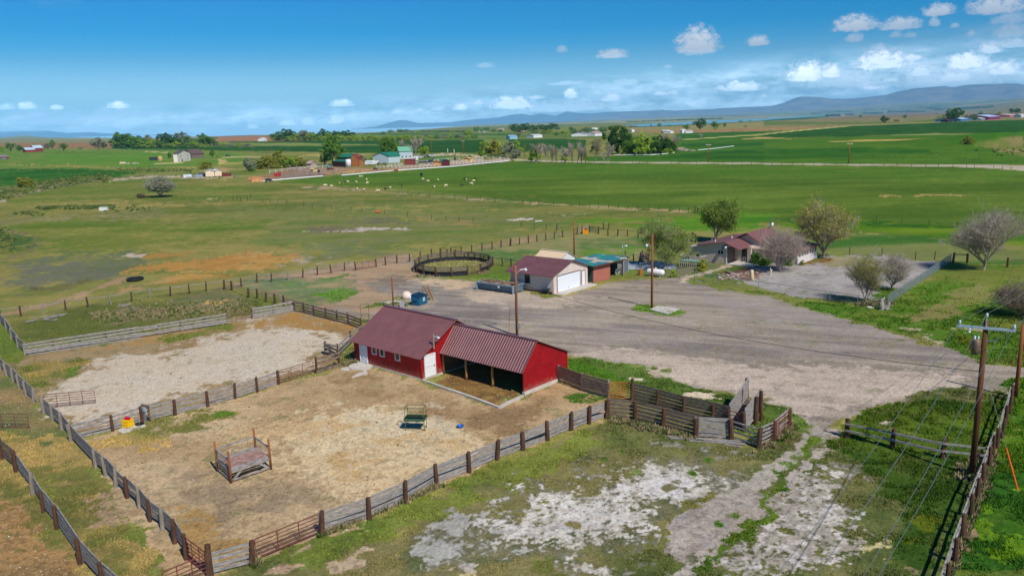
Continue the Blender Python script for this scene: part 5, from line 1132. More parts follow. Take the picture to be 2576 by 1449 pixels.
def chute():
 A = gp('N', 1815, 690); B = gp('N', 2005, 500); A2 = gp('N', 1970, 745); B2 = gp('N', 2135, 610)
 r = empty('loading_chute', A, 0, 'grey board cattle loading chute with a sloping ramp', 'loading chute')
 for (a, b, nm) in ((A, B, 'side_wall'), (A2, B2, 'side_wall')):
  m = MB(); a = a-A; b = b-A
  for k in range(6):
   z0 = .25+k*.26; rise = .75
   m.bar((a[0], a[1], z0), (b[0], b[1], z0+rise), .05, .235)
  m.build(nm, WOOD_GREY, r)
 m = MB(); n_ = 12
 for i in range(n_):
  t = (i+.5)/n_; p = (A+(B-A)*t-A); q = (A2+(B2-A2)*t-A)
  m.bar((p[0], p[1], .05+.72*t), (q[0], q[1], .05+.72*t), .3, .05)
 m.build('ramp', WOOD_DARKB, r)
 for c, h in ((('N', 1990, 500), 2.35), (('N', 1925, 560), 2.0), (('N', 2088, 682), 2.15), (('N', 2142, 640), 2.35), (('N', 1968, 745), 1.5)):
  q = gp(*c)-A; post_obj(q, h, .26, POST_D, r)
 g = gate('short red gate across the mouth of the loading chute', gp('N', 1818, 700), gp('N', 1962, 742), 1.25, RUST, 5, r_=.03, braces=1)
 m = MB()
 for i, (a, b) in enumerate((((1985,745),(2150,560)),((2010,720),(2160,590)),((1975,720),(2150,545)))):
  p = gp('N', *a); q = gp('N', *b); m.bar((p[0], p[1], .25), (q[0], q[1], .75), .1, .06)
 tag(m.build('loose_planks', WOOD_GREY), 'pale planks leaning along the outside of the chute', 'planks')
 m = MB()
 for a, b in (((1185,800),(2000,865)),((1220,820),(1700,842)),((1420,845),(1990,890)),((1560,835),(1980,880)),((1780,885),(1940,912)),((1640,850),(1760,815))):
  p = gp('N', *a); q = gp('N', *b); m.bar((p[0], p[1], .05), (q[0], q[1], .06+random.random()*.08), .14, .06)
 tag(m.build('plank_pile', WOOD_GREY), 'long white planks lying in front of the crowding pen', 'planks')
chute()
def round_pen():
 C0 = np.array([-9.15, 124.3, 0]); Rr = 6.05
 r = empty('round_pen', C0, 0, 'round board pen lined with black belting', 'pen')
 n = 16; a0 = math.atan2(-7.4, .3); P = [(Rr*math.cos(a0+2*math.pi*i/n)*1.0, Rr*1.22*math.sin(a0+2*math.pi*i/n), 0) for i in range(n)]
 gi = 1
 for p in P: post_obj(p, 1.5, .24, POST_D, r)
 for z in (1.38, 1.12, .86):
  m = MB()
  for i in range(n):
   if i == gi: continue
   a = np.array(P[i]); b = np.array(P[(i+1) % n]); m.bar((a[0]*1.01, a[1]*1.01, z), (b[0]*1.01, b[1]*1.01, z+random.uniform(-.02, .02)), .05, .15)
  m.build('rail', WOOD_DARKB, r)
 m = MB()
 for i in range(n):
  if i == gi: continue
  a = np.array(P[i])*.985; b = np.array(P[(i+1) % n])*.985; m.bar((a[0], a[1], .35), (b[0], b[1], .35), .03, .66)
 m.build('black_liner', mat('black_belting', (40,42,48), .7, var=.2), r)
 a = np.array(P[gi])+C0; b = np.array(P[(gi+1) % n])+C0
 gate('rusty gate in the near side of the round pen', a, b, 1.25, RUST2, 5)
 rg = np.random.default_rng(5); V = []; F = []
 for i in range(1500):
  t = rg.uniform(0, 6.28); rr = Rr*math.sqrt(rg.uniform(0, .9)); x, y = C0[0]+rr*math.cos(t), C0[1]+rr*1.2*math.sin(t); h = rg.uniform(.1, .4); a = rg.uniform(0, 3.14); k = len(V)
  V += [(x-.05*math.cos(a), y-.05*math.sin(a), 0), (x+.05*math.cos(a), y+.05*math.sin(a), 0), (x+rg.uniform(-.1, .1), y+rg.uniform(-.1, .1), h)]; F.append((k, k+1, k+2))
 o = link_mesh('dry_weeds', V, F, mat('dry_stalks', (176,160,112), .9, var=.3)); tag(o, 'dry weeds growing inside the round pen', 'weeds', kind='stuff')
round_pen()
CHM = mat('chain_link_wire', (150,166,164), .45, .4, var=.1)
def chain(label, P, step=.32, th=.011):
 r = fence(label, P, rails=(1.2,), rh=.05, rw=.05, ph=1.24, pw=.07, pm=GALV, rm=GALV, name='chain_link_fence', wob=0)
 m = MB(); b0 = P[0]
 for a, b in zip(P, P[1:]):
  L = np.hypot(*(b-a)[:2]); n = int(L/step); a_ = a-b0; b_ = b-b0
  for i in range(-3, n+1):
   for s in (0, 1):
    t0 = max(i/n, 0); t1 = min((i+3.6*.32/step)/n, 1)
    if t1 <= t0: continue
    p = a_+(b_-a_)*t0; q = a_+(b_-a_)*t1; z0 = .05+1.12*(t0-i/n)/((3.6*.32/step)/n); z1 = .05+1.12*(t1-i/n)/((3.6*.32/step)/n)
    if s: z0, z1 = 1.22-z0, 1.22-z1
    m.bar((p[0], p[1], z0), (q[0], q[1], z1), th, th)
 m.build('wire_mesh', CHM, r)
 return r
A = gp('I', 945, 1292); B = gp('I', 1665, 800)
chain('tall chain-link fence slanting up to the big bare tree', lerp_posts(A, B, 14), .22, .016)
fm = [gp('S', 1036, 690), gp('S', 1245, 735), gp('S', 1468, 765), gp('S', 1835, 820), gp('S', 2215, 885), gp('I', 285, 1250), gp('I', 600, 1290), gp('I', 905, 1330)]
chain('low chain-link fence between driveway and gravel yard', fm, .5, .008)
gate('small chain-link walk gate beside the white gas tank', gp('S', 705, 645), gp('S', 838, 672), 1.2, GALV, 2, r_=.022, braces=0)
fm = [gp('G', 1795, 680), gp('G', 2095, 660)]
chain('short chain-link fence behind the white gas tank', fm, .6, .007)
fm = pts_of('I', ((515,715),(880,735),(1262,775),(1478,780),(1660,800)))
fence('thin wire fence along the back of the gravel yard', fm, rails=(1.0, .6), rh=.02, rw=.02, ph=1.3, pw=.11, rm=WIRE)
fm = pts_of('I', ((1688,808),(1850,815)))
fence('dark rail fence between chain-link corner and bare tree', fm, rails=(1.25,), rh=.12, rw=.1, ph=1.5, pw=.3, rm=WOOD_DARKB)
fm = pts_of('I', ((2305,860),(2560,870),(2800,900)))
fence('dark rail fence right of the big bare tree', fm, rails=(1.1,), rh=.08, rw=.08, ph=1.35, pw=.24, rm=WOOD_DARKB)
def thin(label, P, h=1.25, w=.1, sp=None, m=POST_D):
 return fence(label, P, rails=(h*.9, h*.55), rh=.02, rw=.02, ph=h, pw=w, pm=m, rm=WIRE, name='wire_fence', wob=0)
fm = pts_of('B', ((830,1015),(940,1020),(1100,1035),(1240,1045),(1442,1055),(1543,1065),(1652,1072),(1760,1080),(1885,1092),(2015,1098),(2142,1110),(2270,1120),(2422,1138)))+pts_of('C', ((120,1152),(205,1160),(284,1163),(434,1170),(610,1180),(697,1185),(794,1192),(890,1200),(988,1203),(1087,1207),(1186,1216),(1290,1222),(1395,1222),(1497,1226),(1612,1232),(1700,1240),(1792,1243)))
thin('thin wire fence along the near edge of the sheep field', fm)
fm = pts_of('B', ((72,1145),(150,1150),(230,1158),(318,1162),(488,1180),(575,1193),(768,1215),(968,1235),(1078,1245),(1308,1263),(1536,1285),(1780,1312),(1923,1325),(2057,1335),(2198,1350)))+pts_of('G', ((295,125),(460,150),(610,160)))
thin('thin wire fence across the left-hand pasture', fm)
fm = pts_of('C', ((1862,1245),(1884,1252),(1932,1242),(2010,1225)))
fence('pole gate frame at the corner of the sheep field', fm[:3], rails=(1.45,), rh=.08, rw=.08, ph=1.6, pw=.16)
fm = pts_of('I', ((818,350),(1110,375),(1417,390),(1733,405),(2404,445)))
thin('thin wire fence beyond the lush strip on the right', fm)
fm = pts_of('C', ((170,732),(700,745),(1075,747),(1230,750),(1300,750),(1380,752),(1622,754),(1704,755),(1790,756),(1875,755),(2050,757),(2143,757),(2240,758),(2335,758),(2430,760),(2530,760)))+pts_of('D', ((57,757),(156,758),(262,760),(367,762),(477,762),(581,765),(694,765),(812,767),(938,768),(1058,769),(1178,771),(1310,773),(1453,772),(1595,775),(1722,778),(1864,780),(2003,780),(2080,782),(2273,792),(2360,798),(2447,804)))
thin('post and wire fence on the near side of the gravel road', fm, 1.3, .14)
fm = pts_of('A', ((2355,1120),(2395,1118),(2428,1122),(2500,1128),(2530,1100)))
thin('row of dark posts in the left-hand pasture', fm, 1.3, .14)
def vinyl(label, P, n, h=1.35, w=.12):
 Q = []
 for a, b, k in zip(P, P[1:], n):
  Q += [a+(b-a)*i/k for i in range(k)]
 Q.append(P[-1])
 return fence(label, Q, rails=(h*.95, h*.55), rh=.12, rw=.06, ph=h, pw=w*1.6, pm=WHITE2, rm=WHITE2, name='white_fence', wob=0, rnd=False)
vinyl('white rail fence above the brown pens', pts_of('B', ((145,845),(440,810),(735,785))), [5, 5])
vinyl('long white rail fence along the edge of the sheep field', pts_of('B', ((1220,800),(1700,790),(2100,758),(2550,728))), [12, 11, 12])
vinyl('white rail fence round the near paddocks of the green-roofed farm', pts_of('B', ((1335,785),(1620,750),(1980,712),(2060,712))), [8, 10, 2])
vinyl('white rail fence beside the far lawn', pts_of('B', ((1690,690),(1850,682),(2010,668))), [5, 4])
vinyl('white rail fence of the farthest paddock by the road', pts_of('B', ((2122,718),(2330,695),(2555,715))), [6, 6])
vinyl('white cross fence between the two horse paddocks', pts_of('B', ((1660,775),(2000,745),(2300,725))), [8, 7])
def irr(label, P, r=.16):
 m = MB()
 b0 = P[0]; m.tube([(p[0]-b0[0], p[1]-b0[1], .35+p[2]-b0[2]) for p in P], r, 6)
 o = m.build('irrigation_pipe', WHITE); o.location = b0; tag(o, label, 'pipe')
irr('long white irrigation pipe at the left end of sheep field', pts_of('B', ((75,935),(360,910),(680,884))), .3)
irr('white irrigation pipe in the middle of the field edge', pts_of('B', ((870,876),(1110,855),(1390,828))), .3)
irr('white irrigation pipe under the paddock fence', pts_of('B', ((1430,826),(2000,785),(2555,730))), .3)
irr('white irrigation pipe in front of the tree clump', pts_of('Y', ((340,578),(800,578),(1000,562),(1100,548))), .3)
irr('white irrigation pipe slanting across the dark green crop', pts_of('Y', ((1400,517),(1600,498),(1850,466))), .3)
irr('short pale pipe lying in the grass behind the barn', pts_of('G', ((470,78),(558,68))), .1)
def pole(label, P, h, r0=.16, r1=.11, m=POLE_W, name='power_pole', cat='pole', group=None):
 o = empty(name, (P[0], P[1], P[2] if len(P) > 2 else 0), 0, label, cat, group)
 q = MB(); q.tube([(0, 0, -.3), (0, 0, h*.5), (0, 0, h)], r0, 12, r2=r1); q.build('shaft', m, o, True)
 return o
def lamp_arm(o, z, d, L=1.1):
 q = MB(); d = np.array([*d, 0.0]);
 q.tube([d*.1+[0, 0, z], d*.5*L+[0, 0, z+.35], d*L+[0, 0, z+.42]], .035, 6); a = q.build('lamp_arm', GALV, o)
 q = MB(); c = d*(L+.15)+[0, 0, z+.36]; q.lathe([(.07, .14), (.12, .06), (.17, 0), (.15, -.14), (.06, -.2)], c, 12); q.build('lamp', LAMPG, a, True)
Pm = gp('M', 1870, 428)
pm_ = pole('brown yard-light pole standing behind the open lean-to', Pm, 7.6); lamp_arm(pm_, 6.7, (.85, .3))
q = MB(); q.tube([(.13, -.08, 0), (.12, -.08, 5.6)], .035, 6); q.build('conduit', GALV, pm_)
q = MB(); q.box((.2, -.12, 1.1), (.3, .16, .55)); q.build('meter_box', GALV, pm_)
m = MB(); m.tube([(0, 0, 0), (.25, .1, 2.9)], .02, 6); o = m.build('marker_rod', mat('red_rod', (200,60,40), .6)); P = gp('M', 1782, 405); o.location = P; tag(o, 'thin red rod standing left of the yard-light pole', 'rod')
pb_ = pole('bare brown pole rising behind the garage roof', gp('G', 965, 552), 6.4, .14, .1)
P = gp('G', 1942, 1147); py_ = pole('brown pole on the grass island in the driveway', P, 8.95, .16, .11, POLE_W); lamp_arm(py_, 7.2, (-.75, .2), .7)
def power_pole():
 P = gp('P', 1450, 582); o = pole('tall dark power pole with white crossarm and transformer', P, 9.85, .19, .13, POLE_DK)
 a = math.radians(-31.06); d = np.array([math.cos(a), math.sin(a)]); n = np.array([-d[1], d[0]])
 q = MB(); q.bar((-d[0]*1.46-n[0]*.16, -d[1]*1.46-n[1]*.16, 9.42), (d[0]*1.52-n[0]*.16, d[1]*1.52-n[1]*.16, 9.42), .11, .14); arm = q.build('crossarm', mat('blue_grey_fibreglass', (158,178,190), .5, var=.05), o)
 def ins(x, y, z, par, s=1.0):
  q = MB(); q.lathe([(.03, 0), (.03, .06), (.09*s, .08), (.05*s, .12), (.10*s, .15), (.05*s, .19), (.09*s, .22), (.04*s, .28)], (x, y, z), 12); return q.build('insulator', mat('porcelain', (210,222,226), .25, var=.03) if 'porcelain' not in bpy.data.materials else bpy.data.materials['porcelain'], par, True)
 T = []
 for t in (-1.36, 1.42): ins(d[0]*t-n[0]*.16, d[1]*t-n[1]*.16, 9.49, arm); T.append(P+np.array([d[0]*t-n[0]*.16, d[1]*t-n[1]*.16, 9.76]))
 q = MB(); q.box((-n[0]*.16, -n[1]*.16, 9.72), (.07, .07, .7)); br = q.build('ridge_pin', GALV, o); ins(-n[0]*.16, -n[1]*.16, 10.05, br); T.insert(1, P+np.array([-n[0]*.16, -n[1]*.16, 10.32]))
 q = MB(); q.bar((0, 0, 8.55), (d[0]*.62, d[1]*.62, 8.72), .05, .06); q.build('neutral_bracket', GALV, o); T.append(P+np.array([d[0]*.62, d[1]*.62, 8.75]))
 q = MB(); c = (-d[0]*.42-n[0]*.05, -d[1]*.42-n[1]*.05, 7.75); q.lathe([(.2, 0), (.25, .03), (.25, .85), (.22, .9), (.1, .95)], c, 16); tr = q.build('transformer', mat('transformer_grey', (96,104,104), .5, .1, var=.3, scale=3, rgb2=(150,110,84)), o, True)
 for k in (0, .22):
  q = MB(); q.lathe([(.03, 0), (.07, .04), (.03, .1), (.07, .14), (.03, .2)], (c[0]-.1+k, c[1], c[2]+.92), 10); q.build('bushing', bpy.data.materials['porcelain'], tr)
 q = MB(); q.lathe([(.03, -.3), (.08, -.25), (.04, -.15), (.08, -.08), (.04, 0)], (-d[0]*.82-n[0]*.2, -d[1]*.82-n[1]*.2, 9.35), 10); q.build('fuse_cutout', bpy.data.materials['porcelain'], o)
 q = MB(); q.tube([(-d[0]*.05, -d[1]*.05, 10.1), (-d[0]*.5, -d[1]*.5, 9.9), (-d[0]*.8-n[0]*.2, -d[1]*.8-n[1]*.2, 9.4)], .012, 5); q.tube([(-d[0]*.82-n[0]*.2, -d[1]*.82-n[1]*.2, 9.05), (c[0], c[1], 8.7)], .012, 5); q.build('jumper_wire', BLACK, o)
 for z in (9.1, 8.95, 7.95, 7.6):
  q = MB(); q.lathe([(.04, 0), (.04, .03)], (.14, -.1, z), 8); q.build('bolt', GALV, o)
 w = np.array([math.cos(R(50.5)), math.sin(R(50.5))])
 names = ('thin wire from the left end of the crossarm', 'thin wire from the top pin of the power pole', 'thin wire from the right end of the crossarm', 'thin lower wire from the bracket under the crossarm')
 for k, A in enumerate(T):
  V = []
  for s in np.linspace(-70, 0, 26): V.append((A[0]+w[0]*s, A[1]+w[1]*s, A[2]+.0024*s*(s+70)*-1*-1))
  for s in np.linspace(0, 80, 24)[1:]: V.append((A[0]+w[0]*s, A[1]+w[1]*s, A[2]+.0016*s*(s-80)))
  q = MB(); q.tube([np.array(v)-A for v in V], .011, 5); ob = q.build('power_line', WIRE); ob.location = A; tag(ob, names[k], 'power line')
 A = P+np.array([-.15, -.1, 6.75]); B = Pm+np.array([.1, -.1, 5.75]); V = []
 for t in np.linspace(0, 1, 60):
  p = A+(B-A)*t; p = p+np.array([0, 0, -4*SAG*t*(1-t)]); V.append(p-A)
 q = MB(); q.tube(V, .018, 6); ob = q.build('service_cable', BLACK); ob.location = A; tag(ob, 'black twisted cable from power pole to yard-light pole', 'cable')
 P2 = gp('O', 2182, 1075)
 pole('shorter orange-brown pole at the right edge beside the fence', P2, 5.9, .17, .12, POLE_W)
 g0 = gp('P', 1858, 738); q = MB(); G = P+np.array([.1, 0, 7.0])-g0; q.tube([(0, 0, 0), G], .01, 5); ob = q.build('guy_wire', WIRE); ob.location = g0; tag(ob, 'thin guy wire slanting down beside the road fence', 'guy wire')
 gd = G/np.linalg.norm(G); q = MB(); q.tube([gd*.25, gd*2.7], .045, 8); mg = q.build('guy_guard', mat('orange_plastic', (244,96,30), .5, var=.04)); mg.location = g0; tag(mg, 'bright orange guard tube on the guy wire', 'guy guard')
SAG = 1.1
power_pole()
P = gp('G', 1572, 505); o = pole('thin grey light pole behind the open shed', P, height_of('G', 1572, 505, 350)[1], .06, .05, GALV); lamp_arm(o, height_of('G', 1572, 505, 350)[1]-.6, (.9, .3), .6)
P = gp('V', 608, 625); h = height_of('V', 608, 625, 445)[1]; pole('short brown post standing behind the barn ridge', gp('V', 608, 640), 3.9, .11, .1, POLE_W, 'wood_post', 'post')
def at(P, yaw=0, name='', label='', cat=''): return empty(name, P, yaw, label, cat)
def dumpster():
 A = gp('F', 1594, 893); B = gp('F', 1652, 898); C = gp('F', 1733, 868)
 yaw = math.atan2(C[1]-B[1], C[0]-B[0]); L = 1.85; W = 1.1
 r = at(B, yaw, 'dumpster', 'blue front-load dumpster with a dark plastic lid', 'dumpster')
 blu = mat('dumpster_blue', (26,98,128), .5, .1, var=.12, scale=2)
 m = MB(); V = [(0,0,.08),(L,0,.08),(L,W,.08),(0,W,.08),(-.05,-.04,1.0),(L+.05,-.04,1.0),(L+.05,W+.04,1.25),(-.05,W+.04,1.25)]
 m.add(V, [(3,2,1,0),(0,1,5,4),(1,2,6,5),(2,3,7,6),(3,0,4,7),(4,5,6,7)]); m.build('body', blu, r)
 m = MB(); m.box((L/2, -.06, .98), (L+.14, .05, .08)); m.box((L/2, -.03, .12), (L+.06, .05, .1)); m.build('rim', blu, r)
 m = MB()
 for x in (.0, L/2+.01): m.add([(x-.06,-.08,1.05),(x+L/2,-.08,1.05),(x+L/2,W+.08,1.31),(x-.06,W+.08,1.31),(x-.06,-.08,1.11),(x+L/2,-.08,1.11),(x+L/2,W+.08,1.37),(x-.06,W+.08,1.37)], [(3,2,1,0),(4,5,6,7),(0,1,5,4),(1,2,6,5),(2,3,7,6),(3,0,4,7)])
 m.build('lid', mat('lid_dark_blue', (20,50,66), .5, var=.1), r)
 for s in (-.1, L+.1):
  m = MB(); m.box((s, W/2, .78), (.14, .8, .2)); m.build('fork_pocket', blu, r)
 m = MB(); m.box((L*.58, -.055, .66), (.38, .03, .46)); lb = m.build('notice_sticker', WHITE, r)
 m = MB(); m.lathe([(.12, 0), (.12, .01)], (L*.58, -.075, .7), 14, 'y'); m.lathe([(.07, 0), (.07, .016)], (L*.58, -.078, .7), 14, 'y')
 two_mat('sticker_mark', [m], [mat('green_ink', (120,160,130), .6)], lb)
 m = MB()
 for z in (.50, .47): m.box((L*.58, -.073, z), (.26, .008, .014))
 m.build('sticker_text', FRAMED, lb)
dumpster()
def igloo(P, R_, col, label, yaw):
 r = at(P, yaw, 'dog_house', label, 'dog house')
 m = MB(); prof = [(R_, 0), (R_*1.02, R_*.5), (R_*.9, R_*1.0), (R_*.6, R_*1.35), (R_*.2, R_*1.5), (.01, R_*1.52)]
 m.lathe(prof, (0, 0, 0), 20); m.build('dome', mat(label[:5]+'_plastic', col, .6, var=.04), r, True)
 m = MB(); m.tube([(R_*.7, 0, R_*.35), (R_*1.25, 0, R_*.35)], R_*.5, 12); m.build('tunnel', bpy.data.materials[label[:5]+'_plastic'], r)
 m = MB(); m.lathe([(R_*.38, 0), (R_*.38, .02)], (R_*1.255, 0, R_*.36) if False else (0, R_*.36, R_*1.25), 12, 'x') if False else m.tube([(R_*1.25, 0, R_*.36), (R_*1.27, 0, R_*.36)], R_*.36, 12); m.build('opening', BLACK, r)
igloo(gp('V', 828, 465), .62, (228,204,184), 'cream igloo-shaped plastic dog house behind the dumpster', .5)
igloo(gp('V', 895, 468), .42, (216,222,226), 'small white igloo-shaped dog house beside the cream one', .3)
def kennel():
 A = gp('V', 932, 470); B = gp('V', 1100, 420) ; C = gp('V', 1285, 445)
 r = at(A, 0, 'wire_kennel', 'open wire dog kennel frame behind the dumpster', 'kennel'); h = 1.35
 D = A+(C-B)
 for (a, b) in ((A, B), (B, C)):
  a = a-A; b = b-A; m = MB()
  for z in (.05, h): m.bar((a[0], a[1], z), (b[0], b[1], z), .035, .035)
  for q in (a, b): m.bar((q[0], q[1], 0), (q[0], q[1], h), .035, .035)
  L = np.hypot(*(b-a)[:2]); n = int(L/.22)
  for i in range(n): q = a+(b-a)*i/n; m.bar((q[0], q[1], .05), (q[0], q[1], h), .008, .008)
  for i in range(1, 6): m.bar((a[0], a[1], h*i/6), (b[0], b[1], h*i/6), .008, .008)
  m.build('wire_panel', GALV, r)
 m = MB(); rv = random.Random(4); P = gp('V', 1215, 490)
 for i in range(16):
  x = rv.uniform(-.28, .28); y = rv.uniform(-.2, .2); m.tube([(x+.35, y, 0), (x-.45+rv.uniform(-.1, .1), y+.35, 1.75+rv.uniform(-.3, .2))], .05, 6)
 o = m.build('log_bundle', mat('split_wood', (150,124,96), .9, var=.4, scale=5)); o.location = P; tag(o, 'bundle of brown poles leaning against the wire kennel', 'logs')
 m = MB(); P = gp('V', 590, 545)
 for i in range(12): a = rv.uniform(0, 3.1); x, y = rv.uniform(-.9, .9), rv.uniform(-.4, .4); m.bar((x-math.cos(a)*.6, y-math.sin(a)*.3, .06+i*.012), (x+math.cos(a)*.6, y+math.sin(a)*.3, .08+i*.015), .14, .05)
 o = m.build('board_scraps', mat('pale_scrap', (196,188,170), .8, var=.25)); o.location = P; tag(o, 'heap of pale board scraps behind the barn', 'scraps')
 P = gp('V', 765, 605); r = at(P, .15, 'tin_trough', 'small grey tin box lying open beside the scraps', 'box')
 m = MB(); m.box((0, 0, .03), (.75, .9, .05)); m.box((-.38, 0, .25), (.04, .9, .5)); m.box((.38, 0, .25), (.04, .9, .5)); m.box((0, .45, .25), (.76, .04, .5)); m.build('shell', mat('dull_tin', (158,154,156), .6, .2), r)
kennel()
def rolloff():
 A = gp('F', 2238, 732); B = gp('G', 190, 978); C = gp('G', 320, 900)
 yaw = math.atan2(B[1]-A[1], B[0]-A[0]); L = np.hypot(*(B-A)[:2]); W = 2.3
 r = at(A, yaw, 'rolloff_container', 'long blue-grey roll-off container heaped with scrap wood', 'container')
 m = MB(); c = mat('container_blue', (92,118,132), .55, .15, var=.15, scale=1.2)
 h = 1.05; t = .07
 m.box((L/2, W/2, .22), (L-.5, W-.3, .1))
 for y, s in ((0, -1), (W, 1)):
  m.add([(.15, y-s*.22, .2), (L-.15, y-s*.22, .2), (L, y, h), (0, y, h), (.15, y-s*.29, .2), (L-.15, y-s*.29, .2), (L, y-s*t, h), (0, y-s*t, h)], [(0,1,2,3),(7,6,5,4),(3,2,6,7),(0,4,5,1),(1,5,6,2),(0,3,7,4)])
 for x, s in ((.06, 1), (L-.06, -1)): m.box((x, W/2, .62), (.08, W-.14, .85))
 m.build('body', c, r)
 m = MB()
 for y in (-.02, W+.02): m.box((L/2, y, h), (L+.1, .12, .11))
 for x in (-.03, L+.03): m.box((x, W/2, h), (.12, W+.12, .11))
 m.build('rim', mat('rim_pale_blue', (138,162,174), .5, .1, var=.1), r)
 for x in (-.05, L+.02):
  m = MB(); m.box((x, -.02, .55), (.16, .18, 1.05)); m.build('corner_post', bpy.data.materials['rim_pale_blue'], r)
 m = MB(); m.box((L*.62, -.05, .78), (.32, .03, .26)); m.build('label_plate', WHITE, r)
 m = MB(); rv = random.Random(9)
 for i in range(120):
  x = rv.uniform(.5, L-.5); y = rv.uniform(.3, W-.3); a = rv.gauss(0, .5); l = rv.uniform(.4, 1.2); z = .85+.42*(1-abs(y-W/2)/W*1.6)*rv.random()
  m.bar((x-math.cos(a)*l, y-math.sin(a)*l*.5, z+rv.uniform(-.1, .15)), (x+math.cos(a)*l, y+math.sin(a)*l*.5, z+rv.uniform(-.1, .25)), rv.uniform(.06, .2), rv.uniform(.03, .1))
 o = m.build('scrap_wood', mat('scrap_brown', (150,118,88), .9, var=.5, scale=1.5, rgb2=(186,160,130))); o.location = A; o.rotation_euler = (0, 0, yaw); tag(o, 'heap of broken boards filling the roll-off container', 'scrap wood')
 P = gp('G', 600, 972); r = at(P, -.45, 'wheelbarrow', 'dark wheelbarrow with a blue tub by the garage wall', 'wheelbarrow')
 m = MB(); m.add([(-.25,-.25,.35),(.35,-.25,.35),(.35,.25,.35),(-.25,.25,.35),(-.5,-.38,.72),(.6,-.38,.72),(.6,.38,.72),(-.5,.38,.72)], [(3,2,1,0),(0,1,5,4),(1,2,6,5),(2,3,7,6),(3,0,4,7)]); m.build('tub', mat('barrow_tub', (60,70,84), .6, var=.3), r)
 m = MB()
 for y in (-.22, .22): m.bar((-1.0, y*1.3, .62), (.75, y*.4, .3), .05, .05); m.bar((-.3, y, .35), (-.45, y, 0), .04, .04)
 m.build('frame', mat('barrow_frame', (96,66,54), .8, var=.3), r)
 m = MB(); ring_tyre(m, .14, .06, 'y', (.72, 0, .2)); m.build('wheel', BLACK, r)
 P = gp('G', 365, 915); r = at(P, yaw, 'pallet', 'weathered pallet propped against the garage corner', 'pallet'); r.rotation_euler = (-.25, 0, yaw)
 m = MB()
 for i in range(6): m.box((-.5+i*.2, 0, .5), (.09, .03, 1.0))
 for z in (.1, .5, .9): m.box((0, .05, z), (1.15, .07, .09))
 m.build('slats', WOOD_GREY, r)
 P = gp('G', 460, 920); m = MB(); m.box((0, 0, .2), (.5, .4, .4)); m.box((0, 0, .41), (.55, .45, .03)); o = m.build('wooden_crate', mat('crate_wood', (186,136,84), .8, var=.2)); o.location = P; o.rotation_euler = (0, 0, yaw); tag(o, 'small orange-brown crate against the garage wall', 'crate')
 P = gp('G', 760, 965); m = MB(); ring_tyre(m, .3, .03, 'z', (0, 0, .06), 20, 5); ring_tyre(m, .22, .03, 'z', (.05, .02, .1), 20, 5); o = m.build('red_hose', mat('hose_red', (200,50,60), .5)); o.location = P; tag(o, 'red coiled hose at the foot of the garage door', 'hose')
rolloff()
def gas_tank():
 A = gp('G', 1872, 748); B = gp('G', 2098, 768); yaw = math.atan2(B[1]-A[1], B[0]-A[0]); L = np.hypot(*(B-A)[:2]); P = (A+B)/2+np.array([.1, .35, 0])
 r = at(P, yaw, 'propane_tank', 'white horizontal gas tank on low legs by the driveway', 'gas tank')
 m = MB(); R_ = .46; prof = [(.02, -L/2), (.22, -L/2+.05), (.38, -L/2+.16), (R_, -L/2+.35), (R_, L/2-.35), (.38, L/2-.16), (.22, L/2-.05), (.02, L/2)]
 m.lathe(prof, (0, 0, .66), 22, 'x'); m.build('shell', WHITE, r, True)
 m = MB(); m.lathe([(.16, 0), (.17, .14), (.1, .2), (.01, .22)], (0, 0, 1.1), 14); m.build('valve_dome', mat('dome_tan', (214,200,160), .5), r)
 for x in (-L*.28, L*.28):
  m = MB(); m.box((x, 0, .14), (.14, .6, .28)); m.build('leg', CONC, r)
 m = MB(); P = gp('G', 1797, 735); m.lathe([(.28, 0), (.29, .3), (.28, .32), (.29, .6), (.28, .85)], (0, 0, 0), 16); o = m.build('rusty_barrel', mat('barrel_rust', (168,96,54), .8, var=.3, scale=5)); o.location = P; tag(o, 'rusty orange barrel left of the white gas tank', 'barrel')
 P = gp('G', 1890, 625); rg = np.random.default_rng(3); m = MB(); n, k = 26, 12; V = []
 for j in range(k):
  for i in range(n):
   u, v = i/(n-1)*2-1, j/(k-1)*2-1; e = max(0, 1-(u*u)**1.5)*max(0, 1-v*v); V.append((u*4.2, v*2.3, .5*e**.5*(.6+.8*vn(np.array([i*.35]), np.array([j*.45]), 3)[0])))
 o = link_mesh('tarp_heap', V, [(j*n+i, j*n+i+1, (j+1)*n+i+1, (j+1)*n+i) for j in range(k-1) for i in range(n-1)], mat('blue_white_tarp', (40,66,84), .5, var=.1, scale=.9, rgb2=(190,196,200), stretch=(1, 2.5, 1)))
 o.location = P; o.rotation_euler = (0, 0, -.1); tag(o, 'flat heap under torn blue and white tarps beneath the tree', 'tarp')
 m = MB(); P = gp('G', 1835, 580); m.bar((0, 0, 0), (.35, .3, 1.6), 1.6, .05, up=(0, 1, .3)); o = m.build('leaning_sheet', mat('brown_sheet', (150,124,104), .8)); o.location = P; tag(o, 'brown board sheet leaning behind the tarp heap', 'board')
gas_tank()
def island():
 P = pts_of('G', ((1915,1175),(2020,1122),(2290,1168),(2140,1232))); n = 4
 V = [(p[0], p[1], -.03) for p in P]+[(p[0], p[1], .1) for p in P]
 o = link_mesh('well_slab', V, [(4,5,6,7)]+[(i, (i+1) % 4, (i+1) % 4+4, i+4) for i in range(4)], CONC); tag(o, 'pale square concrete slab on the grass island', 'slab')
island()
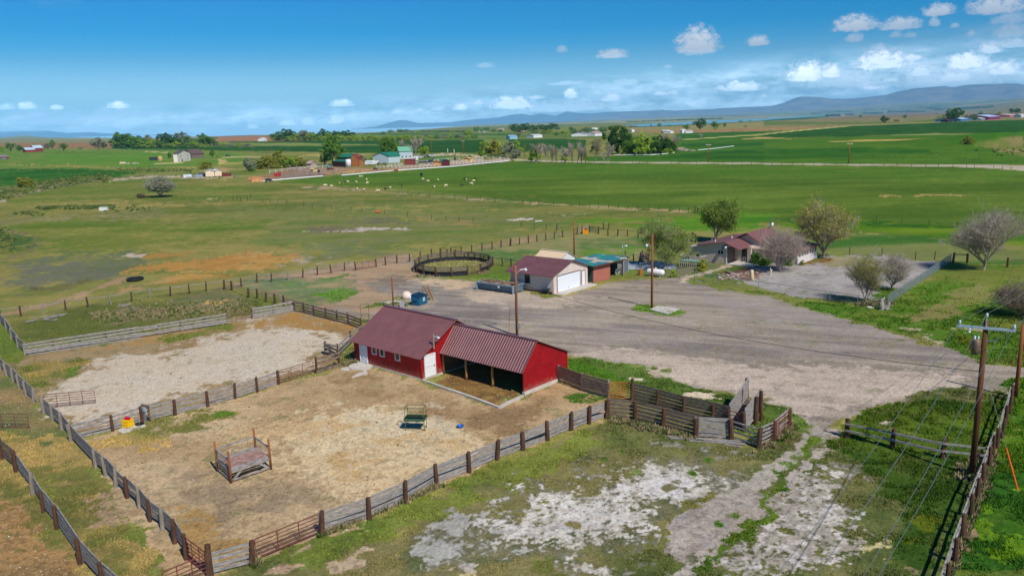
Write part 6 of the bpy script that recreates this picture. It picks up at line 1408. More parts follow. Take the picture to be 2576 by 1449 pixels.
def deck():
 P = gp('S', 960, 440); r = at(P, -.72, 'deck', 'old raised deck with white railings at the house end', 'deck'); m = MB()
 m.box((0, .6, .75), (3.6, 1.8, .12)); m.build('floor', mat('deck_green', (110,150,130), .8, var=.3), r)
 m = MB()
 for x in np.linspace(-1.75, 1.75, 9): m.box((x, -.3, 1.2), (.06, .06, .85))
 for x in np.linspace(-1.75, 1.75, 11): m.box((x, -.28, .35), (.09, .05, .75))
 m.box((0, -.3, 1.62), (3.7, .09, .07)); m.box((-1.8, .6, 1.62), (.09, 1.8, .07)); m.box((1.8, .6, 1.62), (.09, 1.8, .07)); m.build('railing', mat('old_white_rail', (196,190,180), .8, var=.2), r)
 P = gp('S', 1085, 400); r = at((P[0], P[1], .8), 0, 'grill', 'small dark grill standing on the deck', 'grill'); m = MB(); m.lathe([(.05, .3), (.25, .5), (.28, .65), (.2, .8), (.02, .88)], (0, 0, 0), 12); m.tube([(0, 0, 0), (0, 0, .4)], .04, 6); m.build('bowl', BLACK, r)
 P = gp('S', 2085, 700); r = at(P, 0, 'carved_stump', 'pale upright barkless stump in the rock bed', 'stump'); m = MB(); m.tube([(0, 0, -.1), (.02, 0, .5), (-.05, 0, 1.2), (-.02, .02, 1.5)], .3, 10, r2=.2);
 for a in (0, 1.4, 2.6, 4, 5.2): m.tube([(0, 0, .25), (math.cos(a)*.45, math.sin(a)*.4, -.02)], .1, 6, r2=.03)
 m.build('trunk', mat('pale_stump', (206,190,150), .8, var=.2), r, True)
 P = gp('S', 2425, 600); r = at(P, 0, 'small_stump', 'short pale stump nearer the house corner', 'stump'); m = MB(); m.tube([(0, 0, -.1), (.05, 0, .5), (-.05, 0, 1.0)], .13, 8, r2=.08); m.tube([(0, 0, .4), (.25, .05, .8)], .06, 6); m.build('trunk', bpy.data.materials['pale_stump'], r)
 rv = random.Random(12); V = []; m = MB()
 for i in range(46):
  c = gp('S', rv.uniform(1460, 2250), rv.uniform(560, 690)); s = rv.uniform(.08, .3)
  m.lathe([(s*.5, -.02), (s, s*.3), (s*.7, s*.7), (s*.1, s*.8)], c, 6)
 for a, b in (((1590,545),(1760,600)),((1690,600),(1880,610)),((1700,640),(1850,628)),((1650,570),(1720,590))):
  p = gp('S', *a); q = gp('S', *b); m.tube([(p[0], p[1], .15), (q[0], q[1], .2)], .12, 7)
 o = m.build('rock_bed', mat('red_brown_rock', (140,98,88), .9, var=.4, scale=.9, rgb2=(196,180,164))); tag(o, 'bed of red rocks and driftwood in front of the house', 'rocks', kind='stuff')
 P = gp('I', 880, 1340); r = at(P, 0, 'driftwood_stump', 'gnarled grey stump at the corner of the chain-link fence', 'stump')
 m = MB(); rv = random.Random(5); m.tube([(0, 0, -.1), (-.05, 0, .6), (.0, .1, 1.1), (.3, .1, 1.35)], .35, 9, r2=.12); m.tube([(.5, -.1, 0), (.75, -.05, .55), (.8, 0, .95)], .22, 8, r2=.08)
 for i in range(12): a = rv.uniform(0, 6.3); m.tube([(rv.uniform(-.1, .6), 0, rv.uniform(.1, .5)), (.3+math.cos(a)*.8, math.sin(a)*.6, rv.uniform(-.05, .5))], .1, 6, r2=.03)
 m.build('roots', mat('driftwood_grey', (150,144,134), .9, var=.4, scale=4, bump=.5), r)
 P = gp('I', 750, 1325); m = MB(); m.lathe([(.3, 0), (.42, .1), (.4, .14), (.3, .07)], (0, 0, 0), 12); o = m.build('stone_basin', CONC); o.location = P; tag(o, 'round stone basin left of the gnarled stump', 'basin')
deck()
def corral_things():
 A = gp('L', 235, 643); B = gp('L', 578, 525); C = gp('L', 430, 395); D = gp('L', 115, 540)
 r = at(A, 0, 'feeding_platform', 'raised plank platform on four tall round posts in the corral', 'platform')
 C = B+(D-A)
 q = [np.array(p)-A for p in (A, B, C, D)]
 for p, h in zip(q, (2.15, 2.1, 2.1, 2.05)):
  m = MB(); m.tube([p+[0, 0, -.1], p+[0, 0, h*.5], p+[0, 0, h]], .085, 9, r2=.07); m.build('post', POLE_W, r, True)
 zz = .82; dk = mat('rusty_deck', (150,104,92), .85, var=.35, scale=3, rgb2=(178,150,138))
 for i in range(7):
  t0 = .06+i*.13; a = q[0]+(q[3]-q[0])*t0; b = q[1]+(q[2]-q[1])*t0; m = MB(); m.bar((a[0], a[1], zz+.05), (b[0], b[1], zz+.05), .2, .05); m.build('deck_plank', dk if i not in (0, 6) else WOOD_GREY, r)
 for i in range(4):
  a = q[i]; b = q[(i+1) % 4]; m = MB(); m.bar((a[0], a[1], zz-.06), (b[0], b[1], zz-.06), .06, .2); m.build('side_beam', WOOD_GREY, r)
 for i, (j, k) in enumerate(((3, 0), (3, 2), (2, 1))):
  a = q[j]; b = q[k]; m = MB(); m.bar((a[0], a[1], 1.55), (b[0], b[1], 1.55), .07, .1); m.build('top_rail', WOOD_GREY, r)
  m = MB()
  for t_ in np.linspace(.05, .95, 14): p = a+(b-a)*t_; m.bar((p[0], p[1], zz), (p[0], p[1], 1.53), .01, .01)
  for z in (1.0, 1.18, 1.36): m.bar((a[0], a[1], z), (b[0], b[1], z), .01, .01)
  m.build('wire_panel', WIRE, r)
 for (i, j, f) in ((0, 1, .32), (1, 0, .32), (0, 3, .3), (3, 0, .3)):
  a = q[i]; b = q[i]+(q[j]-q[i])*f; m = MB(); m.bar((a[0], a[1], .05), (b[0], b[1], zz-.05), .05, .14); m.build('brace', WOOD_GREY, r)
 for i, j in ((3, 0), (0, 1)):
  a = q[i]; b = q[j]; m = MB(); m.bar((a[0], a[1], .15), (b[0], b[1], .15), .05, .1); m.build('lower_beam', WOOD_GREY, r)
 A = gp('L', 1742, 190); B = gp('L', 1905, 194); s0 = .78
 yaw = math.atan2(B[1]-A[1], B[0]-A[0]); L = np.hypot(*(B-A)[:2])*1.0; r = at(A, yaw, 'hay_feeder', 'green wire hay feeder with a dark tray in the corral', 'feeder'); W = .75
 gm = mat('feeder_green', (84,98,44), .6, .1, var=.2); m = MB()
 for x in (0, L):
  for y in (0, W): m.bar((x, y, 0), (x, y, 1.75), .035, .035)
  m.bar((x, 0, .12), (x, W, .12), .03, .03)
 for z in (1.75,):
  for y in (0, W): m.bar((0, y, z), (L, y, z), .035, .035)
  for x in (0, L): m.bar((x, 0, z), (x, W, z), .035, .035)
 for y in (0, W): m.bar((0, y, .12), (L, y, .12), .025, .025)
 m.bar((0, 0, .7), (L*.3, W, .1), .025, .025); m.bar((L, W, .7), (L*.7, W, .1), .025, .025); m.build('frame', gm, r)
 m = MB(); m.box((L/2, W/2, .80), (L+.1, W+.25, .05)); m.build('tray', mat('tray_dark', (34,46,44), .5, var=.2), r)
 m = MB()
 for y in (-.12, W+.12): m.box((L/2, y, .88), (L+.14, .03, .14))
 for x in (-.06, L+.06): m.box((x, W/2, .88), (.03, W+.2, .14))
 m.build('tray_lip', mat('tray_green', (60,92,70), .5), r)
 m = MB()
 for x in np.linspace(.06, L-.06, 14):
  m.bar((x, .02, 1.72), (x+.03, W*.42, .92), .012, .012); m.bar((x, W-.02, 1.72), (x+.03, W*.58, .92), .012, .012)
 for y in (.0, W): m.bar((0, y, 1.45), (L, y, 1.45), .012, .012)
 m.build('hay_bars', gm, r)
 P = gp('M', 1297, 1350); m = MB(); m.lathe([(.17, 0), (.25, .16), (.27, .17), (.23, .15), (.16, .03)], (0, 0, 0), 16); o = m.build('feed_bowl', mat('bright_blue', (28,98,190), .5, var=.05)); o.location = P; tag(o, 'small bright blue rubber bowl on the corral dirt', 'bowl')
 P = gp('J', 1415, 1072); r = at(P, -.35, 'stock_waterer', 'yellow livestock waterer with a red top by the fence', 'waterer')
 m = MB(); m.box((0, .2, .26), (.62, .6, .52)); m.box((0, .2, .55), (.66, .64, .06)); m.box((0, .2, .02), (.7, .7, .04)); m.build('body', mat('waterer_yellow', (240,190,20), .5, var=.04), r)
 m = MB(); m.tube([(-.22, .2, .68), (.22, .2, .68)], .13, 12); m.build('cover', mat('waterer_red', (184,20,50), .5, var=.06), r)
 for x in (-.14, .16):
  m = MB(); m.box((x, -.11, .22), (.05, .02, .05)); m.build('bolt', FRAMED, r)
 P = pts_of('J', ((1310,1105),(1380,1140),(1640,1060),(1600,1020),(1480,1040))); n = len(P)
 o = link_mesh('concrete_slab', [(p[0], p[1], -.03) for p in P]+[(p[0], p[1], .04) for p in P], [tuple(range(n, 2*n))]+[(i, (i+1) % n, (i+1) % n+n, i+n) for i in range(n)], CONC); tag(o, 'flat concrete pad under the yellow waterer', 'slab')
 P = gp('J', 1568, 1040); m = MB(); m.lathe([(.32, 0), (.34, .1), (.3, .12), (.28, .06)], (0, 0, 0), 18); o = m.build('rubber_tub', BLACK); o.location = P; tag(o, 'black rubber feed tub beside the yellow waterer', 'tub')
 P = gp('J', 1650, 1000); r = at(P, -.42, 'meter_stand', 'wood frame on the dividing fence carrying a grey electric box', 'meter stand')
 m = MB(); m.box((-.28, 0, .7), (.12, .12, 1.4)); m.box((.32, 0, .72), (.1, .1, 1.1)); m.box((.02, -.02, 1.3), (.85, .12, .16)); m.box((.02, -.02, .42), (.85, .12, .14)); m.build('frame', WOOD_BRN, r)
 m = MB(); m.box((-.02, -.12, 1.0), (.26, .14, .34)); m.build('electric_box', mat('pale_box', (156,176,180), .5), r)
 m = MB()
 for x in (-.1, -.02, .06): m.tube([(x, -.12, .84), (x+.02, -.12, 0)], .025, 6)
 m.build('conduit', GALV, r)
 P = gp('E', 1365, 640); m = MB(); ring_tyre(m, 1.0, .22, 'z', (0, 0, .22), 36, 8); o = m.build('tractor_tyre', BLACK, None, True); o.location = P; o.scale = (1.0, 1.25, 1); tag(o, 'big black tractor tyre lying in the left pasture', 'tyre')
 for lab, L in (('crossed grey beams lying in the weedy pen near the left corner', (((430,1040),(650,1000),.16),((460,1045),(575,1002),.12),((540,1048),(585,1040),.1),((410,1042),(570,1055),.1),((330,1030),(680,985),.08))), ('pale planks lying in the weeds near the middle of the pen', (((1190,905),(1310,885),.12),((1200,915),(1320,895),.1),((1280,928),(1395,942),.07))), ('flat pale sheet of tin left of the crossed beams', (((250,1072),(370,1050),.3),((260,1065),(320,1060),.2)))):
  m = MB()
  for a, b, w_ in L: p = gp('E', *a); q = gp('E', *b); m.bar((p[0], p[1], .1), (q[0], q[1], .16), w_, .1)
  tag(m.build('fallen_planks', WOOD_GREY), lab, 'planks')
 P = gp('B', 1238, 1243); m = MB(); m.lathe([(.3, 0), (.6, .35), (.55, .5), (.2, .62)], (0, 0, 0), 12); o = m.build('orange_tarp', mat('vivid_orange', (240,110,50), .6, var=.1)); o.location = P; o.scale = (1.6, 1.2, .7); tag(o, 'bright orange lump in the far left pasture', 'tarp')
 P = gp('A', 1048, 1225); m = MB(); m.box((0, 0, .5), (2.2, 1.2, .9)); m.box((0, 0, .98), (2.3, 1.3, .08)); o = m.build('white_box', WHITE); o.location = P; tag(o, 'small white trough box in the left pasture', 'trough')
 P = gp('G', 1105, 213); r = at(P, -.3, 'pen_feeder', 'orange plastic feeder in the far loading pen', 'feeder'); m = MB(); m.box((0, 0, .4), (1.0, .6, .8)); m.box((-.3, 0, .95), (.25, .5, .3)); m.build('body', mat('feeder_orange', (236,160,30), .5), r); m = MB(); m.box((.1, 0, .9), (.6, .5, .25)); m.build('cover', mat('dull_red', (160,50,50), .6), r)
corral_things()
def leafmat(name, c1, c2, tr=.35):
 m, t, b = nt(name); N = t.nodes; L = t.links
 at = N.new('ShaderNodeAttribute'); at.attribute_name = 'tint'
 oi = N.new('ShaderNodeObjectInfo'); ad = N.new('ShaderNodeMath'); ad.operation = 'MULTIPLY_ADD'; ad.inputs[1].default_value = .30; L.new(oi.outputs['Random'], ad.inputs[0]); L.new(at.outputs['Fac'], ad.inputs[2])
 cr = N.new('ShaderNodeValToRGB'); L.new(ad.outputs[0], cr.inputs[0])
 cr.color_ramp.elements[0].color = (*lin(c1), 1); cr.color_ramp.elements[1].color = (*lin(c2), 1); cr.color_ramp.elements[1].position = 1.2 if False else 1.0
 L.new(cr.outputs[0], b.inputs['Base Color']); b.inputs['Roughness'].default_value = .7; b.inputs['Specular IOR Level'].default_value = .15
 if tr:
  tl = N.new('ShaderNodeBsdfTranslucent'); L.new(cr.outputs[0], tl.inputs['Color']); mx = N.new('ShaderNodeMixShader'); mx.inputs[0].default_value = tr
  L.new(b.outputs[0], mx.inputs[1]); L.new(tl.outputs[0], mx.inputs[2]); L.new(mx.outputs[0], N['Material Output'].inputs['Surface'])
 return m
LM = dict(green=leafmat('leaf_green', (66,110,38), (134,174,70)), dark=leafmat('leaf_dark_green', (44,80,34), (96,136,58)), lime=leafmat('leaf_spring_green', (118,156,40), (192,212,84)),
   olive=leafmat('leaf_olive', (112,124,38), (182,178,74)), grey=leafmat('leaf_grey_green', (116,124,98), (182,184,156)), spruce=leafmat('leaf_spruce', (22,50,40), (44,82,58)),
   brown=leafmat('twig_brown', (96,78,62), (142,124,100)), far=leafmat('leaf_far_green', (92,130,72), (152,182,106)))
LM['mid'] = leafmat('leaf_mid', (88,120,40), (148,168,72))
BARK = mat('bark', (108,96,84), .9, var=.3, scale=6, bump=.5, stretch=(1, 1, .3))
BARKP = mat('pale_bark', (168,154,140), .9, var=.25, scale=6, bump=.4, stretch=(1, 1, .3))
TWIG = mat('twig', (166,154,136), .9, var=.25, scale=2)
TWIGD = mat('dark_twig', (128,116,98), .9, var=.25, scale=2)
TWIGP = mat('purple_grey_twig', (164,148,134), .9, var=.2, scale=2)
def leaf_mesh(name, n_cl, per, shape, seed, mat_, leaf=.05, cl=.13, hollow=.35):
 """crown in a unit box (x,y in -.5..+.5, z 0..1): leaf-sized faces gathered into ragged clumps"""
 g = np.random.default_rng(seed); C = []
 while len(C) < n_cl:
  p = g.uniform(-1, 1, 3); z = (p[2]+1)/2
  w = {'round': math.sqrt(max(0, 1-(p[2]*.95)**2)), 'tall': (1-abs(z-.35)/.72)**.6 if abs(z-.35) < .72 else 0, 'cone': (1-z)*.95+.05,
    'wide': math.sqrt(max(0, 1-(z-.15)**2*1.3)) if z > .0 else 0, 'shrub': math.sqrt(max(0, 1-z*z))}[shape]
  d = math.hypot(p[0], p[1])
  if d > w or (d < w*hollow and g.random() < .6 and z < .75): continue
  C.append((p[0]*.46, p[1]*.46, .04+z*.9))
 C = np.array(C); ang = np.arctan2(C[:, 1], C[:, 0])
 lob = 1+.20*np.sin(ang*3+seed)+.14*np.sin(ang*5+seed*2+C[:, 2]*7); C[:, :2] *= lob[:, None]
 rad = g.uniform(.55, 1.35, n_cl)*cl; tint = g.random(n_cl)
 k = np.repeat(np.arange(n_cl), per); N_ = len(k)
 v = g.normal(size=(N_, 3)); v /= np.linalg.norm(v, axis=1)[:, None]; r = g.uniform(.25, 1, N_)**.5
 P = C[k]+v*(rad[k]*r)[:, None]*np.array([1, 1, .8])
 a = g.normal(size=(N_, 3)); a /= np.linalg.norm(a, axis=1)[:, None]; b = np.cross(a, v+g.normal(size=(N_, 3))*.5); b /= np.linalg.norm(b, axis=1)[:, None]+1e-9
 s = leaf*g.uniform(.5, 1.3, N_)[:, None]
 V = np.stack([P-a*s-b*s*.6, P+a*s-b*s*.6, P+a*s*.7+b*s*.7, P-a*s*.6+b*s*.8], 1).reshape(-1, 3)
 me = bpy.data.meshes.new(name); me.vertices.add(len(V)); me.vertices.foreach_set('co', V.astype(np.float32).ravel())
 me.loops.add(len(V)); me.loops.foreach_set('vertex_index', np.arange(len(V), dtype=np.int32)); me.polygons.add(N_); me.polygons.foreach_set('loop_start', np.arange(0, len(V), 4, dtype=np.int32)); me.update(calc_edges=True)
 ca = me.color_attributes.new('tint', 'FLOAT_COLOR', 'POINT'); tt = np.repeat(np.clip(tint[k]*.5+g.random(N_)*.25, 0, 1), 4)
 ca.data.foreach_set('color', np.stack([tt, tt, tt, tt*0+1], 1).astype(np.float32).ravel())
 if mat_: me.materials.append(mat_)
 return me
def branch_mesh(name, seed, levels, kids, spread, up, mat_, r0=.022, trunk=.25, lean=(0, 0), minr=.0022, multi=1, ln=.42, fall=.72):
 """bare limbs in the unit box; returns mesh and twig tips"""
 rv = random.Random(seed); m = MB(); tips = []
 def grow(p, d, L, r, lv):
  n = 3 if lv < 2 else 2; pts = [p]; q = p
  for i in range(n):
   d = d+np.array([rv.gauss(0, .13), rv.gauss(0, .13), rv.gauss(0, .08)+up*.06]); d /= np.linalg.norm(d); q = q+d*L/n; pts.append(q)
  m.tube(pts, max(r, minr), 6 if lv == 0 else (4 if lv < 2 else 3), r2=max(r*.6, minr*.8), cap=lv == 0)
  if lv >= levels: tips.append(q); return
  for k in range(kids[min(lv, len(kids)-1)]):
   a = rv.uniform(0, 6.283); t = rv.uniform(.35, 1.0) if k else 1.0
   o = np.array([math.cos(a), math.sin(a), 0]); nd = d*(1-spread*.5)+o*spread*rv.uniform(.6, 1.3)+np.array([0, 0, up*.25*(1 if lv < 2 else .3)]); nd /= np.linalg.norm(nd)
   j = t*(len(pts)-1); i0 = int(min(j, len(pts)-2)); b = pts[i0]+(pts[i0+1]-pts[i0])*(j-i0)
   grow(b, nd, L*fall*rv.uniform(.8, 1.15) if lv else ln*rv.uniform(.8, 1.1), r*.55, lv+1)
 for k in range(multi):
  a = k*6.283/multi+rv.random(); d0 = np.array([math.cos(a)*.35*(multi > 1)+lean[0], math.sin(a)*.35*(multi > 1)+lean[1], 1.0]); d0 /= np.linalg.norm(d0)
  grow(np.array([0, 0, -.01]), d0, trunk*(1 if multi == 1 else .7), r0*(1 if multi == 1 else .7), 0)
 V = np.array(m.v); z1 = np.percentile(V[:, 2], 99.7); w = np.percentile(np.abs(V[:, :2]), 98.5)
 sc = np.array([.5/w, .5/w, 1/z1]); m.v = [tuple(q) for q in V*sc]
 me = bpy.data.meshes.new(name); me.from_pydata(m.v, [], m.f); me.update(); me.materials.append(mat_)
 return me, [t*sc for t in tips]
def trunk_mesh(name, seed, mat_, r=.03, h=.5, limbs=6):
 rv = random.Random(seed); m = MB(); m.tube([(0, 0, -.02), (.01, 0, h*.3), (-.01, .01, h*.65), (0, 0, h)], r*1.2, 7, r2=r*.6)
 for i in range(limbs):
  a = rv.uniform(0, 6.28); z = h*rv.uniform(.35, 1); l = rv.uniform(.2, .38); m.tube([(0, 0, z), (math.cos(a)*l*.5, math.sin(a)*l*.5, z+l*.55), (math.cos(a)*l, math.sin(a)*l, z+l*.95)], r*.45, 5, r2=r*.12)
 me = bpy.data.meshes.new(name); me.from_pydata(m.v, [], m.f); me.update(); me.materials.append(mat_); return me
def mobj(name, me, parent, sc=(1, 1, 1), loc=(0, 0, 0), m=None):
 o = bpy.data.objects.new(name, me); COL.objects.link(o); o.parent = parent; o.scale = sc; o.location = loc
 return o
PROT = {}
for kind, shp in (('green', 'round'), ('dark', 'round'), ('lime', 'wide'), ('olive', 'wide'), ('spruce', 'cone'), ('grey', 'round'), ('far', 'round')):
 PROT[kind] = [leaf_mesh('crown', 46, 46, shp, 100+i*7+len(kind), LM[kind], .030, .12) for i in range(3)]
PROT['big'] = [leaf_mesh('crown', 120, 70, 'tall', 301, LM['green'], .020, .085), leaf_mesh('crown', 120, 70, 'round', 305, LM['green'], .020, .085)]
PROT['bigdark'] = [leaf_mesh('crown', 110, 70, 'round', 321, LM['dark'], .021, .09)]
PROT['shrub'] = [leaf_mesh('crown', 40, 60, 'shrub', 331, LM['olive'], .035, .13, .1), leaf_mesh('crown', 40, 60, 'shrub', 333, LM['green'], .035, .13, .1)]
TRK = [trunk_mesh('trunk', 50+i, BARK) for i in range(3)]
BARE = [branch_mesh('trunk', 60+i, 4, (5, 4, 4, 3), .42, 1.6, (TWIG, TWIGP)[i % 2], .03, .22, minr=.0045, ln=.45)[0] for i in range(3)]
POPB = [branch_mesh('trunk', 70+i, 4, (6, 4, 3, 2), .28, 2.6, (TWIG, TWIGP)[i % 2], .035, .20, minr=.007, ln=.5)[0] for i in range(3)]
CNT = {}
def tree(sheet, x, yb, yt, w, kind, label, group=None, base=.16, name='tree', cat='tree', mix=None):
 P, h = height_of(sheet, x, yb, yt)
 s = ZR[sheet][2]*1.557065; W = size_at(P, w/s)
 i = CNT.get(kind, 0); CNT[kind] = i+1
 o = empty(name, P, (x*7+i) % 6.28, label, cat, group)
 if kind in ('bare', 'poplar'):
  me = (BARE if kind == 'bare' else POPB)[i % 3]; mobj('trunk', me, o, (W*1.02, W*1.02, h))
  if mix: c = mobj('crown', PROT[mix][i % len(PROT[mix])], o, (W*.85, W*.85, h*(1-base)*.72), (0, 0, h*base))
 else:
  mobj('trunk', TRK[i % 3], o, (min(W, h), min(W, h), h*.9))
  mobj('crown', PROT[kind][i % len(PROT[kind])], o, (W, W, h*(1-base)), (0, 0, h*base))
 return o
def trees(sheet, L, label, group, dbl=False, **kw):
 if dbl: L = L+[(t[0]+t[3]*.42, t[1]-2, t[2]+(t[1]-t[2])*.22)+tuple(t[3:]) for t in L]
 for t in L: tree(sheet, *t[:3], t[3]*1.22, t[4] if len(t) > 4 else kw.get('kind', 'green'), label, group, base=kw.get('base', .1), name=kw.get('name', 'tree'), cat=kw.get('cat', 'tree'))
for t, lb in ((( 110,632,535,115,'green'),'green tree at the far left behind the metal-roofed sheds'),((195,632,560,80,'green'),'low green tree just right of the far-left tree'),((15,632,570,80,'lime'),'yellow-green tree cut by the left edge'),
    ((480,612,545,70,'grey'),'greyish tree right of the metal-roofed sheds'),((528,605,512,78,'green'),'tall green tree right of the metal-roofed sheds'),((645,625,540,92,'green'),'rounded green tree standing alone on the far left plain'),
    ((360,590,555,75,'far'),'low green tree behind the metal-roofed sheds'),((816,615,580,42,'far'),'tiny dark tree between two large trees at far left'),((992,610,480,160,'grey'),'broad grey-green cottonwood left of the long tree belt'),((1045,602,545,70,'dark'),'small dark tree touching the broad cottonwood')):
 tree('A', *t, lb)
trees('A', [(1180,590,468,110,'dark'),(1230,592,430,165,'green'),(1310,590,436,150,'dark'),(1375,595,478,120),(1440,590,478,120,'far'),(1490,585,448,80,'grey'),(1535,590,500,100,'lime'),(1600,592,515,95),(1655,585,440,115,'dark'),(1725,585,448,115,'dark'),(1690,592,540,85,'lime'),(1785,590,525,110,'lime'),(1845,580,430,150,'grey'),(1905,588,460,115,'far'),(1955,592,520,100,'lime'),(2062,587,443,140,'green'),(2082,592,550,60,'lime'),(1270,592,500,120,'green'),(1420,594,520,90,'lime')], 'green tree in the dense far belt left of centre', 'trees of the far belt left of centre', dbl=True)
trees('A', [(2180,578,540,70,'grey'),(2250,580,538,75,'lime'),(2330,580,545,70,'grey'),(2410,580,540,75,'lime'),(2490,582,545,60,'grey')], 'low scrubby bush right of the far tree belt', 'scrub right of the far belt', name='bush', cat='bush', base=.02)
tree('A', 1714,706,640,40, 'dark', 'small dark tree left of the white two-storey house'); tree('A', 2143,692,613,62, 'green', 'small green tree right of the white two-storey house'); tree('A', 2192,692,650,32, 'lime', 'tiny bush beside the small tree by the two-storey house')
tree('A', 2080,805,722,165, 'olive', 'yellow bush above the pair of tan sheds', base=.02, name='bush', cat='bush')
tree('A', 2515,830,690,140, 'grey', 'grey leafless bush left of the yellow willows', base=.02, name='bush', cat='bush'); tree('A', 2548,828,768,100, 'lime', 'low bright bush under the grey bush', base=.02, name='bush', cat='bush')
tree('A', 258,992,872,178, 'olive', 'yellow-green bush beside the pale ditch track', base=.04, name='bush', cat='bush'); tree('A', 1055,935,905,60, 'olive', 'small yellow bush at the head of the ditch', base=.02, name='bush', cat='bush')
tree('A', 1000,915,895,60, 'dark', 'small dark bush left of the little yellow bush', base=.02, name='bush', cat='bush')
trees('B', [(60,805,700,150,'olive'),(150,800,650,160,'olive'),(240,795,608,170,'olive'),(335,792,655,150,'lime'),(420,785,668,140,'olive'),(490,780,700,110,'olive'),(25,805,720,90,'lime')], 'yellow willow in the clump left of the white tank', 'yellow willows left of the white tank', base=.02)
tree('B', 782,765,452,240, 'big', 'tall green cottonwood behind the white tank'); tree('B', 700,760,650,105, 'green', 'small green tree at the foot of the tall cottonwood', base=.03)
tree('B', 1290,720,590,115, 'spruce', 'dark spruce left of the green-roofed house', base=.04); tree('B', 1340,700,478,185, 'big', 'tall bright tree behind the green-roofed house'); tree('B', 1425,690,525,110, 'lime', 'light green tree touching the pale bare tree')
tree('B', 1600,712,478,215, 'bare', 'large pale leafless tree beside the green-roofed house'); tree('B', 1500,640,500,100, 'bare', 'smaller pale bare tree left of the large one'); tree('B', 1708,670,560,115, 'lime', 'round green tree right of the pale bare tree', base=.05)
trees('B', [(1090,735,685,70,'grey'),(1160,735,680,60,'lime'),(1190,730,675,50,'green')], 'low bush behind the parked trailer', 'bushes behind the parked trailer', base=.02, name='bush', cat='bush')
trees('B', [(190,522,443,85,'dark'),(250,522,425,110),(320,522,398,125,'dark'),(380,520,438,110),(440,520,428,115,'lime'),(505,520,404,115,'grey'),(560,520,430,95,'lime'),(612,520,448,95),(692,518,393,105,'dark'),(745,518,430,65,'lime'),(800,515,413,85,'dark'),(852,510,428,80),(922,510,413,105,'dark'),(970,506,430,60,'dark'),(655,522,462,85,'lime'),(220,522,470,90,'lime'),(350,522,470,90,'lime')], 'tree in the far windbreak behind the tall cottonwood', 'trees of the far windbreak behind the cottonwood', dbl=True)
trees('B', [(845+62*i, 516, 452+((i*37) % 14), 88, 'lime') for i in range(14)], 'bright green hedge tree beyond the dark field', 'bright hedge trees beyond the dark field', dbl=True, base=.02)
trees('B', [(1715+62*i, 503, 448+((i*29) % 16), 74, ('grey', 'lime', 'far')[i % 3]) for i in range(9)], 'grey-green bush at the right end of the hedge', 'bushes at the right end of the hedge', base=.02, name='bush', cat='bush')
tree('B', 2142,495,403,85, 'lime', 'taller green tree rising above the right end of the hedge')
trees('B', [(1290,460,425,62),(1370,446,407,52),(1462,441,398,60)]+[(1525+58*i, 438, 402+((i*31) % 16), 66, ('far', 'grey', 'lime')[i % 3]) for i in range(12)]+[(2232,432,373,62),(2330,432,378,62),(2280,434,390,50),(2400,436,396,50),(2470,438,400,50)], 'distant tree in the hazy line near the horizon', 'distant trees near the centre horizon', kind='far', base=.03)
trees('B', [(2330,660,508,120,'lime'),(2400,660,498,140,'olive'),(2480,655,503,130,'lime'),(2555,658,518,120,'grey'),(2620,655,510,120,'lime'),(2640,700,600,120,'grey')], 'yellow-green tree in the thicket by the far driveway', 'thicket trees by the far driveway', base=.03)
tree('B', 2270,688,613,48, 'green', 'small slim green tree left of the driveway thicket', base=.03); tree('B', 2545,712,640,72, 'bare', 'small bare tree at the end of the white fence')
trees('B', [(2165,688,665,40,'green'),(2110,688,665,30,'bare'),(1990,712,680,20,'bare'),(2060,692,672,20,'bare')], 'tiny sapling on the lawn by the far driveway', 'saplings by the far driveway', base=.02)
trees('C', [(40,442,343,95,'dark'),(150,432,343,120),(230,432,355,95,'dark'),(310,422,349,95),(420,412,345,115,'dark'),(370,432,365,80),(92,447,380,60,'dark'),(470,415,370,60,'far')], 'dark green tree in the grove above the centre field', 'grove above the centre field', kind='dark')
trees('C', [(240,452,413,62),(340,452,405,72,'olive'),(400,447,402,62,'lime'),(462,472,432,52),(540,472,405,72,'lime'),(642,462,390,72,'far'),(700,472,400,62,'grey'),(80,492,432,42,'grey'),(752,452,375,72,'far'),(822,462,392,62),(932,442,375,82,'far'),(962,424,380,62,'grey'),(1012,402,365,42,'far'),(610,430,372,40,'far'),(880,470,420,60)], 'scattered tree among the distant white houses', 'trees among the distant white houses', kind='far')
for t in ((252,742,540,150,'poplar','lime'),(205,742,600,70,'poplar','lime'),(372,746,552,90,'poplar',None),(427,746,560,62,'poplar',None),(467,746,572,52,'poplar',None),(510,746,570,52,'poplar',None),(547,746,592,98,'poplar','lime'),(628,744,540,70,'poplar',None),(672,746,530,82,'poplar',None),(716,746,598,42,'poplar',None),(756,748,560,62,'poplar','lime'),(850,750,490,105,'poplar',None),(932,744,640,52,'poplar',None),(300,728,545,60,'poplar',None)):
 tree('C', *t[:5], 'upright half-bare poplar in the row along the road', 'poplars along the gravel road', mix=t[5])
tree('C', 981,757,555,145, 'bare', 'brownish bare poplar at the right end of the row'); tree('C', 860,640,480,130, 'olive', 'olive-green tree behind the poplar row', base=.05); tree('C', 1030,640,545,110, 'bare', 'brown leafless tree behind the last poplar'); tree('C', 600,640,525,80, 'bare', 'brown bare tree behind the middle of the poplar row')
tree('C', 1085,655,348,285, 'bigdark', 'huge dark green cottonwood above the clump of trees', base=.05)
